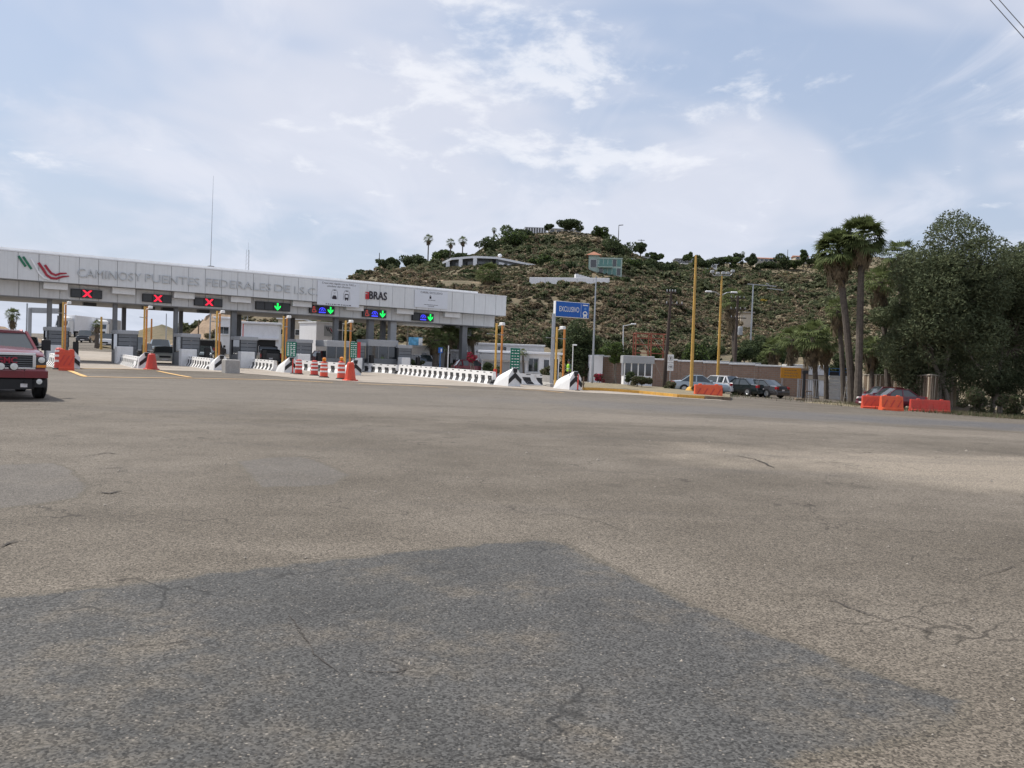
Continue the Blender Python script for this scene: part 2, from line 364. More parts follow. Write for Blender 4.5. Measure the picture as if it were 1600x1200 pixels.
M['ch1'] = leaf('sage_brush', (0.165, 0.176, 0.096), vs=0.3); M['ch2'] = leaf('brown_brush', (0.245, 0.192, 0.130), vs=0.3); M['ch3'] = leaf('dark_brush', (0.108, 0.128, 0.068), vs=0.3); M['ch4'] = leaf('straw_brush', (0.32, 0.262, 0.172), vs=0.3)
M['lf_pink'] = leaf('magenta_bloom', (0.42, 0.03, 0.08))
# ------------------------------------------------------------------ asphalt, dirt, hillside materials
def nodes(m):
    m.use_nodes = True; nt = m.node_tree; return nt, nt.nodes.new, nt.links.new, nt.nodes['Principled BSDF']
def ground_tools(nt, N, L):
    g = N('ShaderNodeNewGeometry').outputs['Position']
    def noise(sc, det=4, rough=0.55, dist=0.0, vec=None, scl=None, rot=0.0, loc=(0, 0, 0)):
        v = vec or g
        if scl or rot or any(loc):
            mp = N('ShaderNodeMapping'); mp.inputs['Scale'].default_value = scl or (1, 1, 1); mp.inputs['Rotation'].default_value = (0, 0, rot); mp.inputs['Location'].default_value = loc; L(v, mp.inputs[0]); v = mp.outputs[0]
        n = N('ShaderNodeTexNoise'); n.inputs['Scale'].default_value = sc; n.inputs['Detail'].default_value = det; n.inputs['Roughness'].default_value = rough; n.inputs['Distortion'].default_value = dist; L(v, n.inputs['Vector']); return n.outputs[0]
    def vor(sc, feat='F1', out='Distance', rnd=1.0, vec=None):
        n = N('ShaderNodeTexVoronoi'); n.feature = feat; n.inputs['Scale'].default_value = sc; n.inputs['Randomness'].default_value = rnd; L(vec or g, n.inputs['Vector']); return n.outputs[out]
    def rng(v, a, b, c=0.0, d=1.0, smooth=True):
        n = N('ShaderNodeMapRange'); n.interpolation_type = 'SMOOTHSTEP' if smooth else 'LINEAR'; L(v, n.inputs[0])
        for i, q in enumerate((a, b, c, d)): n.inputs[i+1].default_value = q
        return n.outputs[0]
    def mth(op, a, b=0.0):
        n = N('ShaderNodeMath'); n.operation = op
        for i, q in enumerate((a, b)):
            if hasattr(q, 'links'): L(q, n.inputs[i])
            else: n.inputs[i].default_value = q
        return n.outputs[0]
    def mix(f, a, b, mode='MIX'):
        n = N('ShaderNodeMix'); n.data_type = 'RGBA'; n.blend_type = mode
        for i, q in ((0, f), (6, a), (7, b)):
            if hasattr(q, 'links'): L(q, n.inputs[i])
            elif i == 0: n.inputs[0].default_value = q
            else: n.inputs[i].default_value = (*q, 1)
        return n.outputs[2]
    return g, noise, vor, rng, mth, mix
def asphalt(name, dark, light, stones, worn=None, sand=True, wornamt=0.75, rough=0.8, crackamt=1.0, chips=1.0, wornscale=1.0, edge=None):
    m = bpy.data.materials.new(name); nt, N, L, b = nodes(m); g, noise, vor, rng, mth, mix = ground_tools(nt, N, L)
    c = mix(rng(noise(0.22, 3, 0.6), 0.3, 0.7), dark, light)
    n_mid = noise(1.1, 3, 0.65)
    c = mix(mth('MULTIPLY', rng(n_mid, 0.42, 0.72), 0.40), c, tuple(x*0.72 for x in dark))
    if sand:   # dusty places, worn lanes, wheel tracks, and a painted lightening of the far plaza
        sp = N('ShaderNodeSeparateXYZ'); L(g, sp.inputs[0])
        nblob = mth('MULTIPLY', mth('SUBTRACT', noise(0.45, 4, 0.6), 0.5), 1.3)
        def blob(x, y, rx, ry, rot=0.0):
            mp = N('ShaderNodeMapping'); mp.vector_type = 'TEXTURE'; mp.inputs['Location'].default_value = (x, y, 0); mp.inputs['Rotation'].default_value = (0, 0, rot); mp.inputs['Scale'].default_value = (rx, ry, 1000)
            L(g, mp.inputs[0]); ln = N('ShaderNodeVectorMath'); ln.operation = 'LENGTH'; L(mp.outputs[0], ln.inputs[0])
            d = mth('ADD', ln.outputs['Value'], nblob)
            return rng(d, 0.5, 1.15, 1.0, 0.0)
        c = mix(mth('MULTIPLY', blob(10.0, 13.4, 7.5, 3.6, -0.25), 0.72), c, (0.30, 0.255, 0.20))
        c = mix(mth('MULTIPLY', blob(6.0, 24.0, 16, 2.4, -0.1), 0.40), c, (0.25, 0.215, 0.175))
        c = mix(mth('MULTIPLY', blob(12.5, 31.0, 16.0, 4.6, -0.22), 0.75), c, (0.098, 0.099, 0.106))
        c = mix(mth('MULTIPLY', blob(-12.0, 33.0, 30.0, 12.0, 0.05), 0.55), c, (0.172, 0.152, 0.128))  # far road painted lighter, as shadows between the stones fade with distance
        st = noise(0.30, 3, 0.5, 0.0, scl=(0.25, 2.2, 1), rot=0.22)
        c = mix(mth('MULTIPLY', rng(st, 0.56, 0.72), 0.28), c, (0.085, 0.078, 0.074))
        st2 = noise(0.33, 3, 0.5, 0.0, scl=(0.22, 2.0, 1), rot=-0.5, loc=(4, 2, 0))
        c = mix(mth('MULTIPLY', rng(st2, 0.58, 0.74), 0.22), c, (0.24, 0.205, 0.165))
    if worn:
        w = rng(noise(0.85, 5, 0.66), 0.44, 0.64); w2 = rng(noise(3.0, 4, 0.7), 0.34, 0.60)
        c = mix(mth('MULTIPLY', mth('MULTIPLY', w, w2), wornamt), c, worn)
    if edge:    # ragged, feathered rim where the patch thins out over the old surface
        ea = N('ShaderNodeAttribute'); ea.attribute_name = 'inner'
        em = rng(mth('ADD', ea.outputs['Fac'], mth('MULTIPLY', mth('SUBTRACT', noise(5.0, 4, 0.7), 0.5), 1.1)), 0.30, 0.72)
        c = mix(em, edge, c)
    # stones in the binder
    v1 = N('ShaderNodeTexVoronoi'); v1.inputs['Scale'].default_value = 95; L(g, v1.inputs['Vector'])
    s1 = N('ShaderNodeSeparateColor'); L(v1.outputs['Color'], s1.inputs[0])
    val = rng(s1.outputs[0], 0, 1, 1-stones, 1+stones, False)
    sc = N('ShaderNodeVectorMath'); sc.operation = 'SCALE'; L(c, sc.inputs[0]); L(val, sc.inputs['Scale']); c = sc.outputs[0]
    v2 = N('ShaderNodeTexVoronoi'); v2.inputs['Scale'].default_value = 58; L(g, v2.inputs['Vector'])
    s2 = N('ShaderNodeSeparateColor'); L(v2.outputs['Color'], s2.inputs[0])
    pale = mth('MULTIPLY', mth('GREATER_THAN', s2.outputs[1], 0.90), rng(v2.outputs['Distance'], 0.25, 0.42, 1.0, 0.0))
    c = mix(mth('MULTIPLY', pale, 0.6), c, (0.34, 0.30, 0.25))
    holes = mth('MULTIPLY', mth('LESS_THAN', s2.outputs[2], 0.22), rng(v2.outputs['Distance'], 0.2, 0.5, 1.0, 0.0))
    c = mix(mth('MULTIPLY', holes, 0.7), c, tuple(x*0.28 for x in dark))
    pk = N('ShaderNodeTexVoronoi'); pk.inputs['Scale'].default_value = 17.0; L(g, pk.inputs['Vector'])
    p2 = N('ShaderNodeSeparateColor'); L(pk.outputs['Color'], p2.inputs[0])
    chip = mth('MULTIPLY', mth('GREATER_THAN', p2.outputs[0], 0.90), rng(pk.outputs['Distance'], 0.07, 0.16, 1.0, 0.0))
    c = mix(mth('MULTIPLY', chip, 0.6*chips), c, (0.46, 0.42, 0.36))
    od = N('ShaderNodeTexVoronoi'); od.inputs['Scale'].default_value = 0.55; L(g, od.inputs['Vector'])
    o2 = N('ShaderNodeSeparateColor'); L(od.outputs['Color'], o2.inputs[0])
    drip = mth('MULTIPLY', mth('GREATER_THAN', o2.outputs[0], 0.62), rng(mth('ADD', od.outputs['Distance'], mth('MULTIPLY', n_mid, 0.16)), 0.12, 0.22, 1.0, 0.0))
    c = mix(mth('MULTIPLY', drip, 0.35), c, tuple(x*0.45 for x in dark))
    # fine cracks
    wv = N('ShaderNodeVectorMath'); wv.operation = 'ADD'; nn = N('ShaderNodeTexNoise'); nn.inputs['Scale'].default_value = 0.9; nn.inputs['Detail'].default_value = 3; L(g, nn.inputs['Vector'])
    sv = N('ShaderNodeVectorMath'); sv.operation = 'SCALE'; sv.inputs['Scale'].default_value = 2.4; L(nn.outputs['Color'], sv.inputs[0]); L(g, wv.inputs[0]); L(sv.outputs[0], wv.inputs[1])
    ed = vor(0.42, 'DISTANCE_TO_EDGE', 'Distance', 1.0, wv.outputs[0])
    ck = mth('MULTIPLY', rng(ed, 0.0, 0.010, 1.0, 0.0), rng(noise(0.45, 1), 0.47, 0.58))
    c = mix(mth('MULTIPLY', ck, 0.60*crackamt), c, tuple(x*0.22 for x in dark))
    L(c, b.inputs['Base Color']); b.inputs['Roughness'].default_value = rough; b.inputs['Specular IOR Level'].default_value = 0.22
    h = mth('ADD', mth('MULTIPLY', val, 0.5), mth('MULTIPLY', noise(9.0, 2, 0.6), 0.9))
    bp = N('ShaderNodeBump'); bp.inputs['Strength'].default_value = 0.55; bp.inputs['Distance'].default_value = 0.006; L(h, bp.inputs['Height']); L(bp.outputs[0], b.inputs['Normal'])
    return m
M['asphalt'] = asphalt('worn_asphalt', (0.110, 0.093, 0.072), (0.172, 0.148, 0.119), 0.62)
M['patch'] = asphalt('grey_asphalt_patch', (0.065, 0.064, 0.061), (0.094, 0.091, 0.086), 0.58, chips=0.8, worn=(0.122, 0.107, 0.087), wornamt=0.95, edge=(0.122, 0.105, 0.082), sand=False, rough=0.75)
M['patch2'] = asphalt('pale_asphalt_patch', (0.122, 0.109, 0.094), (0.146, 0.131, 0.114), 0.45, edge=(0.122, 0.105, 0.082), worn=(0.15, 0.13, 0.106), sand=False, wornamt=0.4, crackamt=0.3)
M['apron'] = asphalt('concrete_apron', (0.33, 0.285, 0.235), (0.40, 0.35, 0.295), 0.08, worn=(0.28, 0.25, 0.215), sand=False, wornamt=0.5, rough=0.85, crackamt=0.5)
M['crack'] = mat('crack_fill', (0.052, 0.044, 0.037), 0.9, var=0.3, fine=30)
M['dirt'] = mat('verge_dirt', (0.30, 0.245, 0.175), 0.95, var=0.3, vs=0.8, fine=9, bump=0.8, bs=9)
M['verge'] = mat('verge_dry_grass', (0.23, 0.19, 0.12), 0.95, var=0.4, vs=1.5, fine=14, bump=0.8, bs=14)
def hillmat():
    m = bpy.data.materials.new('hillside_soil'); nt, N, L, b = nodes(m); g, noise, vor, rng, mth, mix = ground_tools(nt, N, L)
    c = mix(rng(noise(0.03, 5, 0.6), 0.35, 0.65), (0.175, 0.148, 0.100), (0.225, 0.182, 0.122))
    c = mix(rng(noise(0.22, 6, 0.7), 0.48, 0.66), c, (0.120, 0.116, 0.072))
    c = mix(mth('MULTIPLY', rng(noise(0.09, 6, 0.7, 0.6, loc=(50, 9, 3)), 0.58, 0.68), 0.85), c, (0.34, 0.245, 0.160))
    c = mix(mth('MULTIPLY', rng(noise(1.6, 4, 0.7), 0.45, 0.7), 0.55), c, (0.125, 0.110, 0.074))
    L(c, b.inputs['Base Color']); b.inputs['Roughness'].default_value = 0.95; b.inputs['Specular IOR Level'].default_value = 0.1
    bp = N('ShaderNodeBump'); bp.inputs['Strength'].default_value = 0.9; bp.inputs['Distance'].default_value = 0.8; L(noise(0.6, 6, 0.7), bp.inputs['Height']); L(bp.outputs[0], b.inputs['Normal'])
    return m
M['hill'] = hillmat()
M['cutbank'] = mat('bare_cut_earth', (0.30, 0.215, 0.145), 0.95, var=0.35, vs=0.25, fine=1.5, bump=0.6, bs=1.5)

# ------------------------------------------------------------------ ground sheets
def grid(name, U, V, fn, m, kind='structure', keep=None):
    Ug, Vg = np.meshgrid(U, V); X, Y, Z = fn(Ug, Vg); nu, nv = len(U), len(V)
    idx = np.arange(nu*nv).reshape(nv, nu)
    q = np.stack([idx[:-1, :-1], idx[:-1, 1:], idx[1:, 1:], idx[1:, :-1]], -1).reshape(-1, 4)
    if keep is not None:
        xc = (X[:-1, :-1]+X[1:, 1:])/2; yc = (Y[:-1, :-1]+Y[1:, 1:])/2; q = q[keep(xc, yc).ravel()]
    me = bpy.data.meshes.new(name); me.from_pydata(np.stack([X, Y, Z], -1).reshape(-1, 3).tolist(), [], q.tolist())
    me.materials.append(m); me.polygons.foreach_set('use_smooth', [True]*len(me.polygons)); me.update()
    return tag(link(name, me), kind=kind)
gx = np.concatenate([np.linspace(-400, -80, 20), np.linspace(-76, 76, 77), np.linspace(80, 400, 20)]); gy = np.linspace(-120, 97, 110)
grid('ground', gx, gy, lambda u, v: (u, v, road_z(u, v)-0.10), M['verge'])
grid('hillside', np.linspace(-1.75, 1.9, 420), np.concatenate([np.geomspace(92, 560, 150), np.geomspace(580, 6000, 14)]),
     lambda a, d: (a*d, d, np.where(d < 97, road_z(a*d, d)-0.09-(97-d)*0.05, terr_z(a*d, d))), M['hill'])
grid('road', np.linspace(-120, 62, 183), np.linspace(-40, 96, 137), lambda u, v: (u, v, road_z(u, v)), M['asphalt'])
cl = grid('climbing_road', np.linspace(0.0, 1.0, 14), np.linspace(94, 240, 60),
     lambda t, d: ((-0.80+(-0.505+0.80)*t)*d*(1+0*t), d, terr_z((-0.80+0.295*t)*d, d)+0.03), M['asphalt'])
def strip(name, pts, w, m, dz, parent=None, kind='structure', taper=False, jit=0.0):
    out = []
    for i in range(len(pts)-1):
        n = max(1, int((pts[i+1]-pts[i]).length/0.5))
        out += [pts[i].lerp(pts[i+1], k/n) for k in range(n)]
    out.append(pts[-1]); mb = MB(); vs = []
    for i, p in enumerate(out):
        d = (out[min(i+1, len(out)-1)]-out[max(i-1, 0)]); d.z = 0; d.normalize(); s = Vector((-d.y, d.x, 0))
        ww = w*(math.sin(math.pi*(i+0.4)/(len(out)-0.2))**0.5 if taper else 1)*(1+random.uniform(-jit, jit))
        p = p+s*random.uniform(-jit, jit)*w
        for q in (p-s*ww/2, p+s*ww/2): vs.append((q.x, q.y, gz(q.x, q.y)+dz))
    mb.add(vs, [(2*i, 2*i+2, 2*i+3, 2*i+1) for i in range(len(out)-1)])
    o = mb.build(name, m, parent)
    if parent is None: tag(o, kind=kind)
    return o
# concrete apron of the toll lanes, front edge to behind the canopy
fr = [G(*p) for p in ((-420, 560), (-200, 566), (60, 573), (110, 575), (230, 578), (330, 581), (400, 585), (470, 592), (560, 597), (680, 602), (790, 606), (900, 613), (1000, 618), (1090, 624), (1140, 627))]
fx = np.array([p.x for p in fr]); fy = np.array([p.y for p in fr]); fx2 = np.linspace(fx[0], fx[-1], 90); fy2 = np.interp(fx2, fx, fy)
def apf(u, v):
    x = np.interp(u, np.arange(90), fx2); y0 = np.interp(u, np.arange(90), fy2); y1 = 88+0*x
    x = x-(0.3*(1-sstep(-2, 14, x)))*v*(y1-y0); y = y0+(y1-y0)*v; return x, y, road_z(x, y)+0.014
grid('concrete_apron', np.arange(90), np.linspace(0, 1, 60), apf, M['apron'])
def flat_patch(name, outline, m, dz, parent_kind='structure', jit=0.02, soft=0.16, star=False):
    pts = []
    for i in range(len(outline)):
        a, b_ = outline[i], outline[(i+1) % len(outline)]; n = max(1, int((b_-a).length/0.10))
        for k in range(n):
            p = a.lerp(b_, k/n); pts.append(p+Vector((random.gauss(0, jit), random.gauss(0, jit), 0)))
    n = len(pts); area = sum(pts[i].x*pts[(i+1) % n].y-pts[(i+1) % n].x*pts[i].y for i in range(n)); sg = 1 if area > 0 else -1
    def inset(w):
        out = []
        if star: cc = sum(pts, Vector())/n; return [cc.lerp(p, 1-w/max(0.3, (p-cc).length)) for p in pts]
        for i in range(n):
            t_ = pts[(i+3) % n]-pts[i-3]; t_.z = 0; t_.normalize(); out.append(pts[i]+Vector((-t_.y, t_.x, 0))*sg*w)
        return out
    r0, r1, r2 = inset(-0.5*soft), inset(0.0), inset(soft)
    vs = [(p.x, p.y, gz(p.x, p.y)+dz*k) for r, k in ((r0, 0.1), (r1, 0.7), (r2, 1)) for p in r]+[(p.x, p.y, gz(p.x, p.y)-0.01) for p in r0]
    fs = [tuple(range(2*n, 3*n))]+[(k*n+i, k*n+(i+1) % n, (k+1)*n+(i+1) % n, (k+1)*n+i) for k in (0, 1) for i in range(n)]+[((i+1) % n, i, 3*n+i, 3*n+(i+1) % n) for i in range(n)]
    mb = MB(); o = mb.add(vs, fs).build(name, m); at_ = o.data.attributes.new('inner', 'FLOAT', 'POINT'); at_.data.foreach_set('value', [0.0]*n+[0.45]*n+[1.0]*n+[0.0]*n)
    return tag(o, kind=parent_kind)
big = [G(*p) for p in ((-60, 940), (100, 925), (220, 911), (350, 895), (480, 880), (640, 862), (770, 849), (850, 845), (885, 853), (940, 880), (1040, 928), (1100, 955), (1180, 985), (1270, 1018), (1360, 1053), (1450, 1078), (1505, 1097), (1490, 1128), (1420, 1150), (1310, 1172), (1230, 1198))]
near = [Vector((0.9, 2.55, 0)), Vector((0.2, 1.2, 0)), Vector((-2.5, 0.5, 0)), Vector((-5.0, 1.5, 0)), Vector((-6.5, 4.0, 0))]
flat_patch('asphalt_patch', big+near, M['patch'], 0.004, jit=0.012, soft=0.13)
flat_patch('asphalt_patch', [G(*p) for p in ((372, 722), (420, 715), (470, 714), (500, 722), (545, 742), (520, 757), (470, 760), (410, 762), (392, 745))], M['patch2'], 0.004, jit=0.010, soft=0.12, star=True)
flat_patch('asphalt_patch', [G(*p) for p in ((-90, 735), (10, 726), (85, 724), (112, 735), (135, 760), (120, 778), (60, 788), (-10, 796), (-110, 795))], M['patch2'], 0.004, jit=0.010, soft=0.12, star=True)
# cracks: narrow dark grooves filled with grit
def crack(pix, w):
    pts = [G(*p) for p in pix]
    out = [pts[0]]; w *= 0.75; wob = Vector((0, 0, 0))
    for a, b_ in zip(pts, pts[1:]):
        n = max(2, int((b_-a).length/0.05))
        for k in range(1, n+1):
            wob = wob*0.8+Vector((random.gauss(0, 0.009), random.gauss(0, 0.009), 0)); out.append(a.lerp(b_, k/n)+wob)
    mb = MB(); vs, fs = [], []; gap = 0; run = random.uniform(0.5, 1.0)
    for i, p in enumerate(out):
        d = (out[min(i+1, len(out)-1)]-out[max(i-1, 0)]); d.z = 0; d.normalize(); s = Vector((-d.y, d.x, 0))
        run = min(1.0, max(0.0, run+random.gauss(0, 0.22)))
        ww = w*(0.10+run*random.uniform(0.5, 1.2))*math.sin(math.pi*(i+0.3)/(len(out)-0.4))**0.4
        for q in (p-s*ww/2, p+s*ww/2): vs.append((q.x, q.y, gz(q.x, q.y)+0.009))
        if i and not (run < 0.12): fs.append((2*i-2, 2*i, 2*i+1, 2*i-1))
    mb.add(vs, fs)
    tag(mb.build('road_crack', M['crack']), kind='structure')
for pix, w in ((((1030, 860), (1110, 880), (1170, 893), (1235, 920), (1300, 942), (1345, 958), (1420, 980), (1500, 1003)), 0.016),
               (((452, 962), (470, 990), (500, 1030), (535, 1058)), 0.014), (((150, 770), (172, 772), (188, 768)), 0.05), (((205, 766), (230, 762)), 0.04),
               (((143, 712), (165, 708), (188, 711)), 0.05), (((0, 856), (18, 850), (38, 846)), 0.035), (((1150, 712), (1180, 718), (1212, 732)), 0.06), (((1195, 712), (1230, 715)), 0.05),
               (((150, 733), (200, 730)), 0.03), (((1290, 742), (1330, 748), (1360, 752)), 0.04), (((1440, 780), (1500, 782), (1560, 790)), 0.03),
               (((200, 1012), (260, 1010), (310, 1000), (330, 985)), 0.013), (((560, 1050), (620, 1052), (660, 1040)), 0.010), (((600, 692), (640, 682), (700, 674)), 0.03),
               (((800, 790), (860, 800), (930, 815), (1000, 838)), 0.012), (((690, 780), (760, 786), (820, 792)), 0.012), (((1470, 912), (1530, 905), (1590, 880)), 0.014)):
    crack(pix, w)
# painted lines
for pts in (((92, 576), (110, 580), (133, 589), (205, 590.5), (300, 591.5), (432, 594), (520, 598)), ((113, 576), (200, 577), (240, 578)), ((246, 580), (270, 585), (297, 590))):
    strip('road_line', [G(*p) for p in pts], 0.26, M['line'], 0.022, jit=0.05)
for pts in (((560, 600), (640, 603), (700, 606)), ((800, 608), (850, 611), (880, 614))):
    strip('road_line', [G(*p) for p in pts], 0.22, M['line'], 0.022, jit=0.05)
# loose stones on the dusty part of the plaza: too many to count
def grit():
    mb = MB()
    for i in range(900):
        if i < 500: x, y = random.gauss(10, 4.0), random.gauss(14.5, 2.6)
        else: x, y = random.uniform(-9, 9), random.uniform(2.6, 13)
        r = abs(random.gauss(0, 0.006))+0.004; z = gz(x, y)+0.004
        if i % 60 == 0 and i < 500: r = 0.035
        v = [(x+r*random.uniform(.7, 1.3)*math.cos(t), y+r*random.uniform(.7, 1.3)*math.sin(t), z) for t in (0, 1.6, 3.1, 4.7)]+[(x, y, z+r*0.9)]
        mb.add(v, [(0, 1, 4), (1, 2, 4), (2, 3, 4), (3, 0, 4)])
    tag(mb.build('loose_stones', M['fieldstone']), 'pale loose stones scattered over the dusty asphalt', 'gravel', kind='stuff')
grit()
# ------------------------------------------------------------------ toll canopy
CA = math.atan2(0.592, 0.806)                        # bearing of the canopy front
CE = Vector((math.cos(CA), math.sin(CA), 0)); CN = Vector((-math.sin(CA), math.cos(CA), 0))   # along, and away from the viewer
CO = P(0, 500, 58.8); CO = Vector((CO.x, CO.y, 0))
def CW(u, v, z=0.0): p = CO+CE*u+CN*v; return Vector((p.x, p.y, z))
def cuz(px, py, v=0.0):                              # photo position -> along / height on the canopy front
    r = ray(px, py); o = CO+CN*v; k = (o.x*CN.x+o.y*CN.y)/(r.x*CN.x+r.y*CN.y)
    p = Vector((r.x*k, r.y*k, EYE+r.z*k)); return (p-CO).dot(CE), p.z
ZB0, ZB1, ZB2 = 5.02, 6.22, 8.25                     # underside, break between the two bands, top
U0, UE, ULE = -16.0, cuz(791, 480)[0], cuz(773, 505, 0.9)[0]
canopy = thing('toll_canopy', 'long pale grey toll plaza canopy with panelled fascia and raised grey lettering', 'canopy', CW(0, 0), CA)
DEP = 10.0
mb = MB(); mb.box(U0, UE-0.05, 0.08, DEP-0.08, ZB1+0.06, ZB2-0.10); mb.build('roof_core', M['joint'], canopy)
mb = MB(); mb.box(U0, ULE-0.05, 0.98, DEP-0.98, ZB0+0.06, ZB1+0.02); mb.build('soffit_core', M['joint'], canopy)
mb = MB(); mb.box(U0, UE+0.02, -0.03, DEP+0.03, ZB2-0.06, ZB2+0.02); mb.build('roof_edge', M['whitewall'], canopy)
ur = cuz(752, 458)[0]
mb = MB(); mb.box(U0, ur, 0.6, DEP-0.6, ZB2+0.021, ZB2+0.24); mb.build('roof_sheet', M['white'], canopy)
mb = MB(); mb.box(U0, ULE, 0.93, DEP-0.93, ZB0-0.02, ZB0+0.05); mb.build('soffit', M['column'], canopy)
mb = MB(); mb.box(U0, UE, 0.03, 0.93, ZB1-0.02, ZB1+0.05); mb.build('soffit_edge', M['lgrey'], canopy)
PW = 1.32
def panels(u0, u1, z0, z1, v, m, n=None):
    n = n or max(1, int(round((u1-u0)/PW))); w = (u1-u0)/n
    me = None
    for i in range(n):
        if me is None:
            o = MB().bbox(0.012, w-0.012, 0, 0.05, 0, z1-z0, 0.012).build('fascia_panel', m, canopy, loc=(u0+i*w, v, z0)); me = o.data
        else: link('fascia_panel', me, canopy, (u0+i*w, v+random.uniform(-0.006, 0.006), z0))
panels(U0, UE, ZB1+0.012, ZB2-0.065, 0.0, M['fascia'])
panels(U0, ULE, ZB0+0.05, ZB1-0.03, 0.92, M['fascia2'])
for v0, v1, z0, z1, u, m in ((0.02, DEP-0.02, ZB1+0.012, ZB2-0.065, UE, M['fascia']), (0.94, DEP-0.94, ZB0+0.05, ZB1-0.03, ULE, M['fascia2'])):
    n = 7; w = (v1-v0)/n
    for i in range(n): MB().bbox(-0.045, 0.004, 0.012, w-0.012, 0, z1-z0, 0.012).build('fascia_panel', m, canopy, loc=(u, v0+i*w, z0))
# white lamp housings under the overhang
for x0, x1, y0, y1 in ((68, 106, 444, 456.6), (175.5, 211, 451, 463.5), (272, 304, 458, 470), (361, 392, 464, 476), (457.5, 487, 472.5, 482), (541, 568, 479.5, 488), (620, 646, 485, 493.8), (695, 719, 489.5, 498)):
    u0, z1 = cuz(x0, y0, 0.45); u1, z0 = cuz(x1, y1-1, 0.45)
    MB().bbox(u0, u1, 0.42, 0.90, ZB1-0.5, ZB1-0.03, 0.015).build('lamp_housing', M['white'], canopy)
# raised letters
u0, zt_ = cuz(121, 420); u1, _z = cuz(497, 455)
def word(txt, xa, xb, ya, yb, size):
    ua, za = cuz(xa, ya); ub, zb = cuz(xb, yb)
    letters(txt, size, ub-ua, ((ua+ub)/2, -0.055, (za+zb)/2), M['letter'], canopy)
word('CAMINOS', 121, 208, 427, 433.5, 0.92); word('Y', 210.5, 221, 434, 434, 0.92); word('PUENTES', 227, 311, 435.5, 441, 0.92); word('FEDERALES', 322, 423, 443, 449, 0.92)
word('DE', 429, 453, 450.5, 452.5, 0.92); word('I.S.C.', 460, 496, 453.5, 457, 0.92)
# the company emblem: leaning green, white and red bars sweeping into a road
def ribbon(name, pix, w, m, dy):
    pts = [cuz(*p) for p in pix]; top, bot = [], []
    for i, (u, z) in enumerate(pts):
        a, b_ = pts[max(i-1, 0)], pts[min(i+1, len(pts)-1)]; du, dz = b_[0]-a[0], b_[1]-a[1]; n = math.hypot(du, dz)
        ww = w[i] if hasattr(w, '__len__') else w
        top.append((u-dz/n*ww/2, z+du/n*ww/2)); bot.append((u+dz/n*ww/2, z-du/n*ww/2))
    mb = MB()
    for i in range(len(pts)-1): mb.prism([bot[i], bot[i+1], top[i+1], top[i]], -0.07-dy, -0.01, 'xz')
    return mb.build(name, m, canopy)
ribbon('emblem_green_bar', ((29, 400), (34, 408), (40, 416.5)), 0.15, M['emb_g'], 0.0); ribbon('emblem_green_bar', ((36, 401), (42, 410), (49, 420.5)), 0.15, M['emb_g'], 0.0)
ribbon('emblem_white_bar', ((48, 404), (54, 414), (61, 427), (68, 434), (77, 437)), 0.11, M['emb_w'], 0.012)
ribbon('emblem_red_bar', ((60, 410.5), (66, 419), (73, 430), (80, 434.5), (88, 435.5), (97, 432.5), (108, 431.5)), [0.17, 0.17, 0.17, 0.17, 0.16, 0.14, 0.06], M['emb_r'], 0.0)
ribbon('emblem_red_bar', ((70, 414), (75, 421), (80, 427), (87, 430), (94, 427.5), (104, 427)), [0.16, 0.16, 0.16, 0.16, 0.14, 0.08], M['emb_r'], 0.004)
# columns, front and rear of each island
COLS = [(76.5, 95), (179, 193), (274, 282), (364.5, 372), (448, 456), (524, 530)]
for a, b_ in COLS:
    for px, v in ((a, 1.6), (b_, 7.6)):
        u = cuz(px, 520, v)[0]
        w = 0.16 if px < 300 else 0.22
        MB().bbox(u-w, u+w, v-w, v+w, -0.3+0, ZB0-0.02, 0.02).build('column', M['column'], canopy)
for px, v, w, m in ((578, 1.6, 0.28, 'column'), (598, 3.0, 0.22, 'column'), (612.5, 1.6, 0.32, 'lgrey'), (724, 1.6, 0.30, 'column'), (733, 7.6, 0.2, 'column')):
    u = cuz(px, 520, v)[0]; MB().bbox(u-w, u+w, v-w, v+w, -0.3, ZB0-0.02, 0.02).build('column', M[m], canopy)
# lane cameras and lights hung below the soffit
for px in (140, 232, 318, 262):
    u = cuz(px, 487, 3)[0]
    MB().box(u-0.45, u+0.45, 2.8, 3.4, ZB0-0.26, ZB0-0.021).build('soffit_lamp', M['dgrey'], canopy)
mast = thing('radio_mast', 'tall thin radio mast rising from the canopy roof', 'antenna', CW(cuz(329, 418, 3)[0], 3, ZB2+0.24), CA)
hm = 7.9
MB().tube([(0, 0, 0.2), (0.02, 0, hm*0.55), (0.05, 0, hm)], [0.035, 0.022, 0.010], 6).build('rod', M['steel'], mast); MB().bbox(-0.25, 0.25, -0.25, 0.25, 0, 0.28, 0.03).build('mast_foot', M['dgrey'], mast)
p = P(387, 425, 130); lm = thing('lattice_mast', 'small far lattice radio mast behind the canopy roof', 'antenna', (p.x, p.y, gz(p.x, p.y)))
h = P(389, 379, 130).z-gz(p.x, p.y); mb = MB()
for sx, sy in ((-1, -1), (1, -1), (0, 1)): mb.tube([(sx*0.35, sy*0.35, 0), (sx*0.2, sy*0.2, h*0.93)], 0.03, 4)
MB_ = mb.build('leg', M['steel'], lm); mb = MB()
for k in range(24):
    z0, z1 = h*0.93*k/24, h*0.93*(k+1)/24; mb.tube([(-0.33, -0.33, z0), (0.33, -0.33, z1)], 0.015, 3); mb.tube([(0.33, -0.33, z0), (0, 0.33, z1)], 0.015, 3)
mb.build('bracing', M['steel'], lm); MB().tube([(0, 0, h*0.92), (0, 0, h)], 0.02, 4).build('rod', M['steel'], lm)

